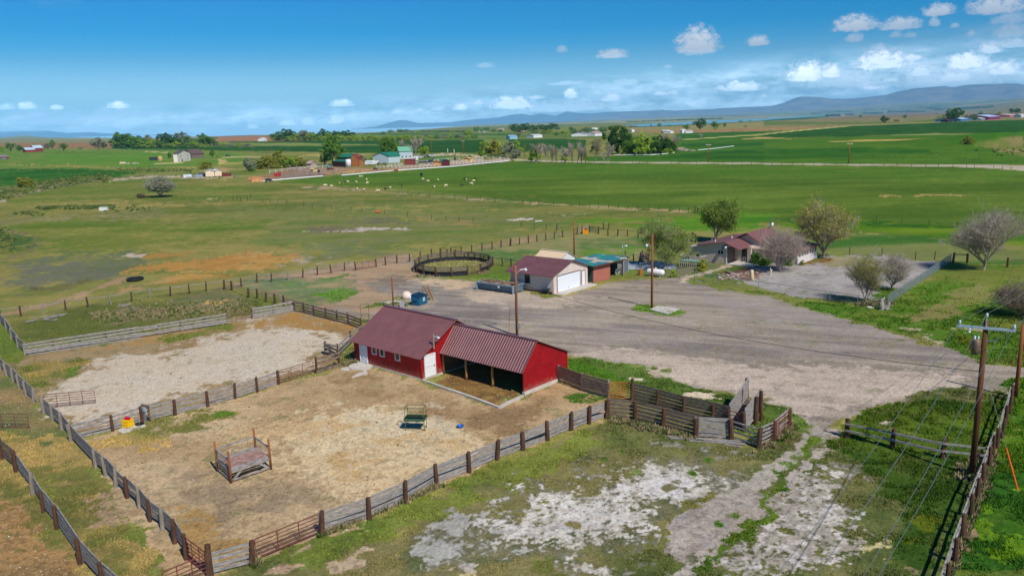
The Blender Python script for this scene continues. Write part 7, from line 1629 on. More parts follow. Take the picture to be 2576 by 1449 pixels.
trees('C', [(1185,660,505,115),(1245,662,475,118),(1315,667,430,140,'lime'),(1395,664,478,140,'dark'),(1440,652,470,100),(1500,647,455,115,'dark'),(1560,650,478,115,'dark'),(1150,662,565,95,'lime'),(1622,642,520,70),(1340,664,560,110),(1575,654,585,70,'lime'),(1280,664,570,110,'dark'),(1440,664,560,90,'dark'),(1210,600,440,120,'far')], 'green tree in the clump below the huge cottonwood', 'clump below the huge cottonwood', dbl=True, kind='green', base=.04)
tree('C', 1672,625,450,115, 'bare', 'white bare tree at the right end of the clump'); tree('C', 1590,560,440,110, 'bare', 'pale bare tree rising behind the clump')
trees('C', [(1500,377,340,38),(1215,391,360,42,'grey'),(1250,389,365,42,'brown' if False else 'grey'),(1608,372,360,28),(2160,387,332,32),(2320,332,316,42),(2372,387,366,28),(2025,300,290,30),(1420,378,355,24,'grey'),(2415,326,312,20)], 'small lone tree near the lake shore', 'lone trees near the lake shore', kind='far')
tree('C', 1772,414,354,76, 'green', 'squat green tree left of the tall lakeside cottonwood'); tree('C', 1912,412,288,135, 'dark', 'tall ragged cottonwood standing before the lake'); tree('C', 2060,406,325,95, 'green', 'medium tree right of the tall lakeside cottonwood'); tree('C', 2064,408,378,55, 'lime', 'bright low bush under the medium lakeside tree')
tree('C', 1912,502,438,75, 'bare', 'small bare bush beside the distant field track'); tree('C', 2318,420,392,35, 'bare', 'tiny grey bush on the brown field')
tree('D', 1890,330,176,160, 'dark', 'big dark cottonwood at the left end of the far-right farm'); tree('D', 1832,325,225,80, 'dark', 'lower dark tree leaning on the big far-right cottonwood')
for t, lb in (((1780,292,250,62,'olive'),'pale bush left of the big far-right cottonwood'),((1725,294,268,52,'lime'),'low bush furthest left of the far-right farm'),((1180,342,260,88,'dark'),'spreading tree on the distant road bend'),((1300,326,300,72,'olive'),'pale yellow bush right of the road-bend tree'),((1385,302,248,38,'far'),'thin dark tree on the distant plain'),((945,287,254,32,'far'),'tiny round tree in front of the brown field'),((2082,322,258,85,'green'),'green tree between the blue-roofed and red barns'),((2012,302,238,92,'bare'),'bare tree behind the blue-walled shed'),((2142,262,215,42,'far'),'small tree above the far-right sheds'),((2330,258,222,60,'olive'),'pale tree right above the red barn'),((2455,252,188,66,'dark'),'dark tree left of the paired trees at far right'),((2505,252,190,72,'dark'),'dark tree right of the pair at far right'),((1700,252,238,20,'far'),'dot-like tree left of the far-right farm'),((30,422,395,42,'bare'),'small bare bush at the corner of the brown field')):
 tree('D', *t, lb)
trees('D', [(600+15*i, 272-i*.4, 243, 18, 'spruce') for i in range(10)]+[(800+14*i, 259, 238, 18, 'spruce') for i in range(6)], 'tiny dark conifer in the planted row near the lake', 'conifer rows near the lake', base=.02)
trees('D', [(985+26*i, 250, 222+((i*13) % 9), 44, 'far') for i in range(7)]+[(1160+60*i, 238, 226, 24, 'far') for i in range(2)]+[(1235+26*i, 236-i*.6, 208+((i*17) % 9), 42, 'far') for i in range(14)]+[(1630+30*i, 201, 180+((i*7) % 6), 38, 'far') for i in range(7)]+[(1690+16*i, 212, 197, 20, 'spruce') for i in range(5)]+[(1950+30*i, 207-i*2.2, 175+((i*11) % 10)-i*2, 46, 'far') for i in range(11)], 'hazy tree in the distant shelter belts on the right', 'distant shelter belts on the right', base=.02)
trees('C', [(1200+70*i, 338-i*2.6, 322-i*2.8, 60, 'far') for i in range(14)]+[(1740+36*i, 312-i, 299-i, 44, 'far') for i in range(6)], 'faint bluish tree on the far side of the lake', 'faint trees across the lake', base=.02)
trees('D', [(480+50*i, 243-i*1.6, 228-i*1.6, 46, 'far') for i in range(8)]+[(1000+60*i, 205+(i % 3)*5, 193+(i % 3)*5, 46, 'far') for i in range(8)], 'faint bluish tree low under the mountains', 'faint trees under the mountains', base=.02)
tree('D', 2000,575,462,105, 'olive', 'yellow tree alone in the green field at right', base=.25); tree('D', 2036,577,472,85, 'olive', 'second trunk of yellow leaves beside the lone field tree', base=.25)
def near_tree(sheet, x, yb, yt, w, seed, label, lv=5, kids=(5, 4, 4, 3, 3), spread=.42, up=1.2, bark=TWIG, leaf=None, nleaf=0, lsize=.05, lean=(0, 0), multi=1, trunk=.2, r0=.026, group=None, name='tree', cat='tree', ln=.42, minr=.0022, lspread=.035, twigs=0, tcol='brown'):
 P, h = height_of(sheet, x, yb, yt); s = ZR[sheet][2]*1.557065; W = size_at(P, w/s)
 o = empty(name, P, 0, label, cat, group)
 me, tips = branch_mesh('trunk', seed, lv, kids, spread, up, bark, r0, trunk, lean, minr, multi, ln)
 mobj('trunk', me, o, (W, W, h))
 T = np.array(tips)
 if twigs:
  g = np.random.default_rng(seed+50); k = g.integers(0, len(T), twigs); C = T[k]*[W, W, h]; d = g.normal(size=(len(k), 3))+[0, 0, .5]; c0 = np.array([0, 0, .35*h]); d = d/np.linalg.norm(d, axis=1)[:, None]+(C-c0)/np.linalg.norm(C-c0, axis=1)[:, None]; d /= np.linalg.norm(d, axis=1)[:, None]+1e-9
  C = C-d*h*g.uniform(.0, .16, len(k))[:, None]; L_ = h*g.uniform(.03, .10, len(k))[:, None]; s_ = np.cross(d, g.normal(size=(len(k), 3))); s_ /= np.linalg.norm(s_, axis=1)[:, None]; s_ *= h*.0011
  V = np.stack([C-s_, C+s_, C+d*L_], 1).reshape(-1, 3); me = bpy.data.meshes.new('twigs'); me.vertices.add(len(V)); me.vertices.foreach_set('co', V.astype(np.float32).ravel()); me.loops.add(len(V)); me.loops.foreach_set('vertex_index', np.arange(len(V), dtype=np.int32))
  me.polygons.add(len(k)); me.polygons.foreach_set('loop_start', np.arange(0, len(V), 3, dtype=np.int32)); me.update(calc_edges=True); me.materials.append(bark); mobj('twigs', me, o)
 if leaf:
  g = np.random.default_rng(seed); k = g.integers(0, len(T), nleaf)
  cl = g.random(len(T)); keep = cl[k] > .15; k = k[keep]; C = T[k]*[W, W, h]+g.normal(size=(len(k), 3))*lspread*h
  a = g.normal(size=(len(k), 3)); a /= np.linalg.norm(a, axis=1)[:, None]; b = np.cross(a, g.normal(size=(len(k), 3))); b /= np.linalg.norm(b, axis=1)[:, None]
  sz = lsize*g.uniform(.5, 1.4, len(k))[:, None]; V = np.stack([C-a*sz-b*sz*.6, C+a*sz-b*sz*.6, C+a*sz*.7+b*sz*.7, C-a*sz*.6+b*sz*.8], 1).reshape(-1, 3)
  me = bpy.data.meshes.new('crown'); me.vertices.add(len(V)); me.vertices.foreach_set('co', V.astype(np.float32).ravel()); me.loops.add(len(V)); me.loops.foreach_set('vertex_index', np.arange(len(V), dtype=np.int32))
  me.polygons.add(len(k)); me.polygons.foreach_set('loop_start', np.arange(0, len(V), 4, dtype=np.int32)); me.update(calc_edges=True)
  ca = me.color_attributes.new('tint', 'FLOAT_COLOR', 'POINT'); tt = np.repeat(np.clip(cl[k]*.5+g.random(len(k))*.3, 0, 1), 4); ca.data.foreach_set('color', np.stack([tt, tt, tt, tt*0+1], 1).astype(np.float32).ravel())
  me.materials.append(LM[leaf]); mobj('crown', me, o)
 return o
near_tree('G', 2128, 645, 45, 560, 1, 'tall half-bare tree with thin green leaves behind the gas tank', 5, (6, 5, 4, 3, 3), .75, .6, TWIG, 'mid', 20000, .07, r0=.03, trunk=.14, lspread=.035, twigs=10000)
near_tree('H', 640, 850, 195, 600, 2, 'dense bright green tree behind the left end of the house', 5, (6, 5, 4, 3, 3), .72, .7, TWIG, 'mid', 30000, .09, trunk=.1, r0=.03, lspread=.045, twigs=5000)
near_tree('I', 222, 752, 105, 620, 3, 'large spreading tree with yellowish leaves behind the house', 5, (7, 5, 4, 3, 3), .8, .55, TWIG, 'olive', 20000, .07, trunk=.2, r0=.034, lspread=.03, twigs=13000)
near_tree('H', 1735, 1345, 620, 800, 4, 'brown leafless multi-stem tree in front of the house', 5, (5, 5, 4, 4, 3), .72, .5, TWIGP, None, 0, .05, multi=4, trunk=.22, r0=.028, minr=.0018, twigs=9000)
near_tree('I', 2035, 892, 208, 640, 5, 'big grey leafless tree leaning left of the right edge', 5, (8, 6, 4, 4, 3), .85, .5, TWIG, 'grey', 5000, .04, lean=(.22, 0), trunk=.16, r0=.032, minr=.0017, twigs=26000)
near_tree('I', 985, 1115, 655, 420, 6, 'grey leafless fan-shaped tree inside the gravel yard', 5, (8, 6, 4, 4, 3), .8, .6, TWIG, None, 0, .035, trunk=.13, r0=.026, minr=.002, twigs=9000)
near_tree('I', 690, 1268, 740, 440, 7, 'thin-leaved olive tree in the front corner of the gravel yard', 5, (6, 5, 4, 4, 3), .8, .6, TWIGD, 'olive', 9000, .04, trunk=.14, r0=.026, minr=.002, twigs=8000)
near_tree('I', 2480, 1425, 1060, 620, 8, 'brown tangled bush at the right edge beyond the driveway', 5, (5, 4, 4, 3, 3), .8, .3, TWIGD, 'brown', 5000, .05, multi=5, trunk=.2, r0=.022, name='bush', cat='bush', twigs=20000)
near_tree('A', 1620, 1088, 895, 250, 9, 'round grey bush alone in the left pasture', 5, (5, 5, 4, 3, 3), .8, .3, TWIGP, 'grey', 22000, .13, multi=5, trunk=.16, r0=.018, name='bush', cat='bush', lspread=.04, twigs=8000)
near_tree('A', 1415, 1100, 1055, 80, 10, 'low brown bush left of the round grey bush', 4, (5, 4, 4, 3), .7, .3, TWIGD, 'brown', 2500, .1, multi=5, trunk=.25, name='bush', cat='bush')
def shrub(sheet, x, yb, yt, w, kind, label, group=None):
 P, h = height_of(sheet, x, yb, yt); W = size_at(P, w/(ZR[sheet][2]*1.557065)); o = empty('shrub', P, x % 6, label, 'shrub', group)
 mobj('crown', PROT['shrub'][0 if kind == 'olive' else 1] if kind in ('olive', 'green') else PROT[kind][0], o, (W, W*.8, h)); mobj('trunk', TRK[0], o, (W*.4, W*.4, h*.5))
shrub('H', 1330, 1215, 945, 260, 'green', 'dark green shrub against the porch of the house'); shrub('H', 1500, 1240, 1050, 220, 'green', 'low green shrub under the brown bare tree'); shrub('H', 430, 1330, 1125, 250, 'olive', 'rounded green shrub beside the old deck')
shrub('S', 645, 645, 470, 150, 'lime', 'bright low shrub right of the white gas tank'); shrub('H', 2110, 1240, 1150, 120, 'brown' if False else 'olive', 'small reddish shrub at the sunroom corner'); shrub('H', 1880, 1250, 1110, 150, 'green', 'green shrub by the windows left of the sunroom'); shrub('I', 915, 1120, 1085, 60, 'green', 'small green clump at the foot of the fan-shaped tree')
shrub('H', 2010, 800, 640, 170, 'green', 'green bush behind the right end of the roof')
def gabled(sheet, A, B, C, hw, hr, wallm, roofm, label, name='farm_building', cat='building', ridge='long', oh=.4, door=None, wins=0, doorm=None):
 """A,B: feet of the visible long wall; C: a foot giving the depth direction"""
 a, b, c = gp(sheet, *A), gp(sheet, *B), gp(sheet, *C)
 yaw = math.atan2(b[1]-a[1], b[0]-a[0]); L = np.hypot(*(b-a)[:2]); n = np.array([-math.sin(yaw), math.cos(yaw), 0]); W = abs((c-a)@n) if not isinstance(C, float) else C
 W = min(max(W, 3), .6*L+3); r = empty(name, a, yaw, label, cat)
 w = MB(); rf = MB()
 if ridge == 'long':
  prism_x(w, [(0, 0), (W, 0), (W, hw), (W/2, hr-.05), (0, hw)], 0, L); s = (hr-hw)/(W/2)
  for y0 in (-oh, W+oh): slab_x(rf, (y0, hw-oh*s+.03), (W/2, hr+.03), -oh, L+oh, .12)
 else:
  V = [(0, 0, 0), (L, 0, 0), (L, 0, hw), (L/2, 0, hr-.05), (0, 0, hw)]; V2 = [(p, W, q) for p, _, q in V]
  w.add(V+V2, [(0,1,2,3,4),(9,8,7,6,5),(0,5,6,1),(1,6,7,2),(2,7,8,3),(3,8,9,4),(4,9,5,0)]); s = (hr-hw)/(L/2)
  for x0 in (-oh, L+oh): slab_y(rf, (x0, hw-oh*s+.03), (L/2, hr+.03), -oh, W+oh, .12)
 w.build('wall', wallm, r); rf.build('roof', roofm, r)
 if door:
  d = MB(); d.box((L*door[0], -.04, door[2]/2), (door[1], .06, door[2])); d.build('door', doorm or FRAMED, r)
 for i in range(wins):
  window(r, 'y', L*(i+.7)/(wins+.4)-.5, L*(i+.7)/(wins+.4)+.5, 1.0, 2.0, 0, FRAMEW)
 return r, L, W
MW = mat('far_white_wall', (226,214,202), .7, var=.05); GRF = mat('green_tin_roof', (40,122,96), .45, .1, var=.12, scale=.4); BRW = stripes('rust_barn_boards', (166,104,58), 'X', .4, .8, dark=.7, var=.3)
BLR = mat('bright_tin_roof', (206,222,236), .4, .3, var=.06); RB = mat('dull_red_wall', (132,60,56), .8, var=.2); GYR = mat('brown_shingles', (96,78,76), .8, var=.2)
r, L, W = gabled('A', (1795,738), (1926,720), (1990,712), 6.4, 9.0, MW, GYR, 'white two-storey house end with a brown roof in the left middle distance', 'farm_house', 'house', ridge='short')
for x, z in ((.25, 3.8), (.78, 3.8), (.78, 1.2)): window(r, 'y', L*x-.5, L*x+.5, z, z+1.1, 0, FRAMED)
d = MB(); d.box((L*.33, -.04, 1.1), (2.0, .06, 2.1)); d.build('glass_door', GLASS, r)
gabled('A', (1940,700), (2060,692), (2050,665), 4.0, 7.6, mat('brown_grey_wall', (120,104,98), .8), GYR, 'long brown-roofed wing right of the two-storey house end', 'farm_house', 'house')  # wing wall in one even grey-brown
gabled('A', (2076,882), (2165,878), (2170,860), 2.6, 3.4, mat('cream_wall', (228,206,176), .7, var=.05), mat('pale_shed_roof', (206,210,212), .5), 'left one of the two cream sheds with white roofs', 'small_shed', 'shed', ridge='short')
gabled('A', (2170,876), (2238,872), (2240,855), 2.5, 3.2, bpy.data.materials['cream_wall'], bpy.data.materials['pale_shed_roof'], 'right one of the two cream sheds with white roofs', 'small_shed', 'shed', ridge='short')
gabled('A', (262,640), (358,636), (358,622), 4, 7, RB, BLR, 'red-walled sheds with pale metal roof at far left', 'metal_roof_shed', 'shed')
gabled('A', (352,636), (440,632), (440,615), 6, 10, RB, BLR, 'taller metal-roofed shed right of the first at far left', 'metal_roof_shed', 'shed')
gabled('A', (-60,712), (92,705), (110,690), 2.4, 4.2, mat('brick_red', (120,70,66), .8), mat('grey_shingles', (130,118,112), .8), 'low grey-roofed house cut by the left edge', 'farm_house', 'house')
gabled('a', (805,405), (1058,412), (1060,392), 4.8, 6.6, mat('dark_stall_wall', (92,62,56), .8, var=.2), GRF, 'barn with a green metal roof behind the white tank', 'farm_barn', 'barn')
gabled('a', (722,440), (948,448), (948,410), 3.2, 4.0, bpy.data.materials['dark_stall_wall'], GRF, 'open stall with a low green roof left of the white tank', 'stall_shed', 'shed')
gabled('a', (1062,440), (1180,438), (1190,405), 5.2, 7.2, BRW, RB, 'rust-brown board barn front right of the white tank', 'board_barn', 'barn', ridge='short', oh=.2)
gabled('a', (1182,436), (1280,428), (1290,400), 3.8, 5.0, BRW, RB, 'low rust-brown lean-to at the right of the board barn', 'board_barn', 'barn', ridge='long', oh=.2)
P, h = height_of('a', 1010, 450, 300); w_ = size_at(P, 100/(4.684*1.557))/2; r = empty('water_tank', P, 0, 'tall white cylindrical tank beside the rust-brown barn', 'tank'); m = MB(); m.lathe([(w_, 0), (w_, h*.93), (w_*.85, h*.98), (.2, h)], (0, 0, 0), 24); m.build('shell', WHITE, r, True); m = MB(); m.tube([(-w_*.98, -.3, 0), (-w_*.98, -.3, h*.95)], .12, 6); m.build('pipe', GALV, r)
gabled('a', (1675,365), (1740,372), (1760,330), 4.2, 6.0, mat('blue_grey_wall', (176,192,196), .7), GRF, 'pale house gable below the green-roofed house', 'farm_house', 'house', ridge='short')
gabled('a', (1745,372), (1950,350), (1960,320), 4.5, 6.5, bpy.data.materials['blue_grey_wall'], GRF, 'near wing of the far house with a dark green roof', 'farm_house', 'house', wins=3)
gabled('a', (1945,300), (2190,290), (2190,265), 5.4, 8.4, bpy.data.materials['blue_grey_wall'], mat('pale_green_roof', (112,172,140), .5, .1, var=.1), 'tall part of the far house with a pale green roof', 'farm_house', 'house', wins=3)
gabled('a', (2040,410), (2220,405), (2220,385), 3.6, 4.2, RB, mat('whitish_roof', (206,196,190), .5), 'dark red shed in front of the far house', 'red_shed', 'shed')
gabled('b', (648,520), (728,525), (735,490), 2.6, 3.6, mat('maroon_box', (82,34,44), .8), GRF, 'small maroon horse shelter with a green roof in the paddock', 'horse_shelter', 'shelter')
gabled('b', (735,525), (802,515), (800,490), 2.4, 3.0, mat('tan_box', (206,150,88), .8), mat('tan_box_roof', (196,140,80), .7), 'tan plank shelter attached right of the maroon one', 'horse_shelter', 'shelter')
gabled('b', (1385,430), (1435,425), (1435,405), 2.0, 2.6, mat('straw_box', (224,186,110), .8), mat('straw_roof', (214,180,110), .8), 'small straw-coloured hut in the farthest paddock', 'small_hut', 'hut')
gabled('a', (306,552), (358,552), (360,535), 1.8, 2.4, mat('straw_hut', (206,190,130), .8), mat('straw_hut_roof', (190,170,120), .8), 'small yellowish hut in the brown pens', 'small_hut', 'hut')
gabled('a', (240,448), (320,448), (330,425), 2.2, 3.4, mat('pinkish_wall', (176,150,136), .8), mat('pinkish_roof', (170,150,146), .7), 'low pinkish shed under the willows', 'small_shed', 'shed')
for (A, B, C, hw, hr, wm, rm, lb) in ((('C',233,492),(320,488),(320,478),4,5,WHITE,WHITE,'long white trailer house above the centre field'),(('C',-8,505),(70,502),(70,492),4,5,mat('pale_blue', (140,186,206), .6),mat('pale_blue_roof', (140,180,200), .6),'light blue trailer behind the driveway thicket'),
 (('C',85,430),(152,428),(150,418),4,7,mat('tan_far', (190,150,120), .7),mat('orange_roof', (206,110,60), .6),'far house with an orange roof in the grove'),(('C',755,476),(815,470),(815,460),4,6,WHITE,mat('grey_far_roof', (130,124,124), .7),'small white house left of the white gabled one'),
 (('C',850,474),(924,470),(924,460),4,7,WHITE,mat('pinkish_far_roof', (170,140,140), .7),'white gabled house left of the huge cottonwood'),(('C',825,408),(882,406),(882,398),4,5,WHITE,WHITE,'tiny white shed above the white gabled house'),(('C',1225,434),(1250,433),(1250,425),4,5,WHITE,WHITE,'tiny white trailer just right of the huge cottonwood'),
 (('C',1535,446),(1605,444),(1605,436),4,5,mat('far_grey_wall', (150,140,134), .7),WHITE,'low grey farm shed behind the tree clump'),(('C',1612,446),(1645,444),(1645,438),3,4,WHITE,WHITE,'small white shed right of the low grey one'),(('C',1708,442),(1732,442),(1732,434),5,6,WHITE,WHITE,'white cube-like shed by the brown field'),
 (('C',1765,444),(1838,442),(1838,437),3,4,WHITE,mat('pale_far_roof', (190,196,200), .5),'long low white shed at the edge of the brown field'),(('B',2255,432),(2330,430),(2330,424),4,6,WHITE,WHITE,'row of white buildings in the hazy centre'),(('B',2498,422),(2512,421),(2512,415),8,9,mat('pink_far_wall', (200,170,160), .7),WHITE,'small pink tower-like house near the horizon'),
 (('B',2555,500),(2620,498),(2620,488),4,5,bpy.data.materials['pale_blue'],bpy.data.materials['pale_blue_roof'],'light blue shed at the edge of the thicket'),(('B',295,523),(338,522),(338,512),4,6,mat('far_tan_house', (196,160,140), .7),RB,'tan house in front of the far windbreak'),(('B',85,525),(120,523),(120,515),4,7,WHITE,WHITE,'tiny white roof at the left of the far windbreak'),
 (('D',1945,322),(2042,316),(2042,300),5,9,mat('blue_wall', (60,110,150), .7),mat('bluish_tin', (196,220,238), .4, .3),'blue-walled shed with white roof in the far-right farm'),(('D',2148,310),(2195,306),(2195,298),4,6,mat('bluegrey_far', (120,140,160), .7),WHITE,'small pale shed left of the purple-red barn'),
 (('D',2222,306),(2338,300),(2340,282),7,12,mat('purple_red_wall', (120,40,90), .7),BLR,'purple-red barn with bright white roof at far right'),(('D',2225,272),(2320,268),(2320,262),7,10,mat('navy_roof_wall', (90,90,110), .7),mat('navy_roof', (64,74,104), .6),'dark-roofed building behind the purple-red barn'),
 (('D',2385,278),(2418,276),(2418,268),7,9,mat('grey_white_far', (190,196,198), .7),WHITE,'grey-white house between the red barn and right edge'),(('D',2435,278),(2512,274),(2512,266),6,9,mat('pink_red_far', (190,100,110), .7),mat('pale_pink_roof', (214,196,196), .6),'pink building with pale roof near the right edge'),(('D',2545,282),(2600,280),(2600,270),7,9,bpy.data.materials['grey_white_far'],WHITE,'white building cut by the right edge'),
 (('D',1810,328),(1862,326),(1862,316),4,5,mat('black_shed_wall', (50,40,44), .8),mat('dark_red_roof', (110,50,50), .7),'low black shed under the big far-right cottonwood'),(('D',752,264),(795,262),(795,256),5,7,WHITE,mat('far_pink_roof', (196,160,150), .7),'tiny white house between the two conifer rows')):
 gabled(A[0], A[1:], B, C, hw, hr, wm, rm, lb, 'distant_house', 'house')
P, h = height_of('B', 790, 440, 410); r = empty('hilltop_tank', P, 0, 'squat dark tank rising out of the far windbreak', 'tank'); m = MB(); w_ = size_at(P, 30/4.0)/2; m.lathe([(w_, 0), (w_, h*1.3)], (0, 0, 0), 14); m.build('shell', mat('dark_tank', (70,76,84), .7), r); m = MB(); m.lathe([(w_*1.05, h*1.3), (w_*.2, h*1.38)], (0, 0, 0), 14); m.build('roof', WHITE, r)
def car(sheet, x, y, length, col, label, yaw=0, kind='suv', name='parked_car', cat='car'):
 P = gp(sheet, x, y); o = empty(name, P, yaw, label, cat); cm = mat('car_paint_'+kind+str(int(x)), col, .3, .1, var=.03, spec=.6); h = 1.7 if kind != 'van' else 2.2; W = 1.9
 prof = dict(suv=[(-.5,.35),(.5,.35),(.5,.62),(.30,.66),(.20,1),(-.44,1),(-.5,.66)], pickup=[(-.5,.35),(.5,.35),(.5,.62),(.26,.66),(.16,1),(-.08,1),(-.13,.64),(-.5,.64)], sedan=[(-.5,.3),(.5,.3),(.5,.55),(.28,.62),(.14,.95),(-.22,.95),(-.38,.62),(-.5,.6)])[kind]
 m = MB(); V = [(a*length, -W/2, b*h) for a, b in prof]+[(a*length, W/2, b*h) for a, b in prof]; n = len(prof); m.add(V, [tuple(range(n)), tuple(range(2*n-1, n-1, -1))]+[(i, i+n, (i+1) % n+n, (i+1) % n) for i in range(n)]); m.build('body', cm, o)
 for s in (-1, 1):
  m = MB(); m.box((-.1*length if kind == 'suv' else .04*length, s*(W/2+.01), h*.8), (length*(.5 if kind == 'suv' else .2), .02, h*.22)); m.build('window', GLASS, o)
 for a in (-.32, .33):
  for s in (-1, 1):
   m = MB(); m.tube([(a*length, s*(W/2-.15), .36), (a*length, s*(W/2+.03), .36)], .36, 14); m.build('wheel', BLACK, o)
car('b', 250,352, 5.4, (214,220,226), 'white pickup parked left of the dark one at the far farm', .2, 'pickup')
car('b', 405,335, 5.4, (40,52,70), 'dark blue pickup between two white vehicles at the far farm', .2, 'pickup'); car('b', 535,320, 4.9, (200,210,220), 'pale silver SUV at the right end of the parked row', .2, 'suv')
car('A', 40,712, 4.6, (150,164,176), 'grey car parked at the left edge house', .1, 'suv'); car('A', 2298,678, 4.4, (40,60,100), 'small dark blue car on the far drive', .1, 'sedan'); car('a', 2480,390, 4.5, (50,60,80), 'dark utility cart in the paddock', .2, 'sedan'); car('a', 2360,385, 4.2, (96,110,120), 'grey stock trailer in the paddock', .2, 'suv')
P, h = height_of('a', 1400, 412, 325); r = empty('camper_trailer', P, .1, 'white camper trailer parked beside the far house', 'camper'); L_ = size_at(P, 170/(4.684*1.557)); m = MB(); prism_y = [(-L_/2,.6),(L_/2,.6),(L_/2,h),(-L_/2+.8,h),(-L_/2,h*.7)]; m.prism(prism_y, -1.2, 1.2); m.build('body', WHITE, r); m = MB(); m.box((0, -1.22, h*.45), (L_*.9, .03, .25)); m.box((0, -1.22, h*.72), (L_*.6, .03, .3)); m.build('stripe', mat('camper_blue', (110,150,180), .5), r)
for x in (-.6, .5): m = MB(); m.tube([(x, -1.1, .35), (x, -1.25, .35)], .35, 12); m.build('wheel', BLACK, r)
P, h = height_of('a', 1522, 385, 330); m = MB(); m.box((0, 0, h/2), (2.6, 2.2, h)); o = m.build('white_box_trailer', WHITE); o.location = P; tag(o, 'small white box trailer right of the camper', 'trailer')
P = gp('a', 1620, 412); r = empty('flatbed_trailer', P, .1, 'dark flatbed trailer with junk right of the camper', 'trailer'); m = MB(); m.box((0, 0, .8), (7.5, 2.2, .2)); m.box((-2, 0, 1.3), (1.6, 1.5, .8)); m.box((1.5, 0, 1.15), (2, 1.6, .5)); m.build('bed', mat('dark_machinery', (84,84,84), .7, var=.4), r)
for x in (-2.2, 2.2): m = MB(); m.tube([(x, -1.0, .35), (x, -1.2, .35)], .36, 12); m.build('wheel', BLACK, r)
P = gp('a', 2250, 325); m = MB(); m.box((0, 0, 1.6), (2.6, 1.6, 2.6)); m.bar((-1.3, 0, 2.6), (-2.0, 0, 1.0), 1.2, .2); o = m.build('white_truck_box', WHITE); o.location = P; tag(o, 'white boxy truck body beside the pale bare tree', 'truck')
P = gp('A', 1565, 718); m = MB(); m.box((0, 0, 1.6), (8.5, 3, 2.4)); m.box((0, 0, .3), (8, 2.6, .5)); o = m.build('dark_trailer', mat('charcoal_box', (60,62,66), .7, var=.3)); o.location = P; tag(o, 'dark stock trailer left of the white two-storey house', 'trailer')
P = gp('A', 1618, 722); m = MB(); m.lathe([(1.8, 0), (2.0, 2.0), (1.5, 3.4), (.1, 4)], (0, 0, 0), 10); o = m.build('hay_stack', mat('straw_stack', (196,160,104), .9, var=.3)); o.location = P; tag(o, 'small yellow straw stack beside the dark stock trailer', 'hay stack')
for lab, (x, y), s, c in (('pale dirt mound in the left green field', (1235,752), (5,2,1.6), (196,178,146)), ('grey rubble mound right of the pale dirt mound', (1345,755), (7,2.5,1.4), (150,146,120)), ('heap of orange timber at the end of the white pipe', (2690-100,935-0), (6,2,1.2), (196,140,90))):
 P = gp('A', x, y); rv = random.Random(len(lab)); m = MB()
 for i in range(14): q = (rv.gauss(0, .4)*s[0]*.5, rv.gauss(0, .4)*s[1]*.5, 0); k = rv.uniform(.5, 1); m.lathe([(s[1]*k*.6, 0), (s[1]*k*.5, s[2]*k*.6), (.1, s[2]*k)], q, 8)
 o = m.build('dirt_mound', mat('mound_'+str(x), c, .95, var=.25)); o.location = P; tag(o, lab, 'mound', kind='stuff')
for lab, L in (('jumble of brown pens and boards in the far corral', [('U', 1700, 370, 1)]*1),):
 m = MB(); rv = random.Random(31); P0 = gp('a', 300, 540)
 for i in range(90):
  p = gp('a', rv.uniform(-60, 900), rv.uniform(470, 590)); a = rv.uniform(-.3, .5); l = rv.uniform(1.5, 5); z = rv.uniform(.1, 1.2); p = p-P0
  m.bar((p[0]-l*math.cos(a), p[1]-l*math.sin(a), z), (p[0]+l*math.cos(a), p[1]+l*math.sin(a), z), .12, .18)
  if i % 3 == 0: m.bar((p[0], p[1], 0), (p[0], p[1], 1.5), .15, .15)
 o = m.build('corral_panels', mat('far_corral_wood', (142,112,92), .9, var=.4, scale=.6, rgb2=(176,160,150))); o.location = P0; tag(o, lab, 'pens', kind='stuff')
 m = MB(); P0 = gp('U', 1740, 375)
 for i in range(60): p = gp('U', rv.uniform(1600, 1880), rv.uniform(350, 410))-P0; m.bar((p[0]-.8, p[1], .3+rv.random()*.8), (p[0]+.8, p[1]+rv.uniform(-.5, .5), .3+rv.random()*.8), .35, .3)
 o = m.build('timber_heap', mat('orange_timber', (196,138,92), .9, var=.4, scale=.6)); o.location = P0; tag(o, 'heap of orange-brown timber at the left corner of the sheep field', 'timber')
for lab, x, y, w_, h_, c in (('blue water trough beside the white pens', 645, 470, 1.8, 1.6, (60,160,196)), ('red and white machine at the left of the brown pens', 0, 0, 0, 0, 0)):
 if w_: P = gp('a', x, y); m = MB(); m.lathe([(w_*.45, 0), (w_*.5, h_), (w_*.4, h_)], (0, 0, 0), 12); o = m.build('blue_barrel', mat('barrel_blue', c, .5)); o.location = P; tag(o, lab, 'barrel')
P = gp('U', 2215, 295); m = MB(); m.box((0, 0, .9), (3, 1.6, 1.4)); m.bar((.5, 0, 1.6), (1.6, 0, 2.2), .8, .3); o = m.build('red_machine', mat('machine_red', (170,50,50), .6, var=.2)); o.location = P; tag(o, 'red farm machine left of the brown pens', 'machine')
P = gp('U', 1075, 292); m = MB(); m.box((0, 0, .8), (4.2, 1.8, 1.6)); o = m.build('red_stack', mat('maroon_stack', (116,52,48), .8, var=.3)); o.location = P; tag(o, 'dark red crate-like pen right of the cream sheds', 'crate')
for x, y, c, lb in ((175,318,(206,214,220),'white sheet-covered pile left of the cream sheds'),(420,318,(150,160,170),'grey machinery left of the cream sheds'),(555,285,(50,62,96),'dark blue vehicle behind the cream sheds')):
 P = gp('U', x, y); rv = random.Random(x); m = MB()
 for i in range(6): m.box((rv.uniform(-2, 2), rv.uniform(-1, 1), .7), (rv.uniform(1, 2.5), 1.2, rv.uniform(.8, 1.8)), rv.uniform(0, 1))
 o = m.build('junk_pile', mat('junk'+str(x), c, .7, var=.3)); o.location = P; tag(o, lb, 'pile')
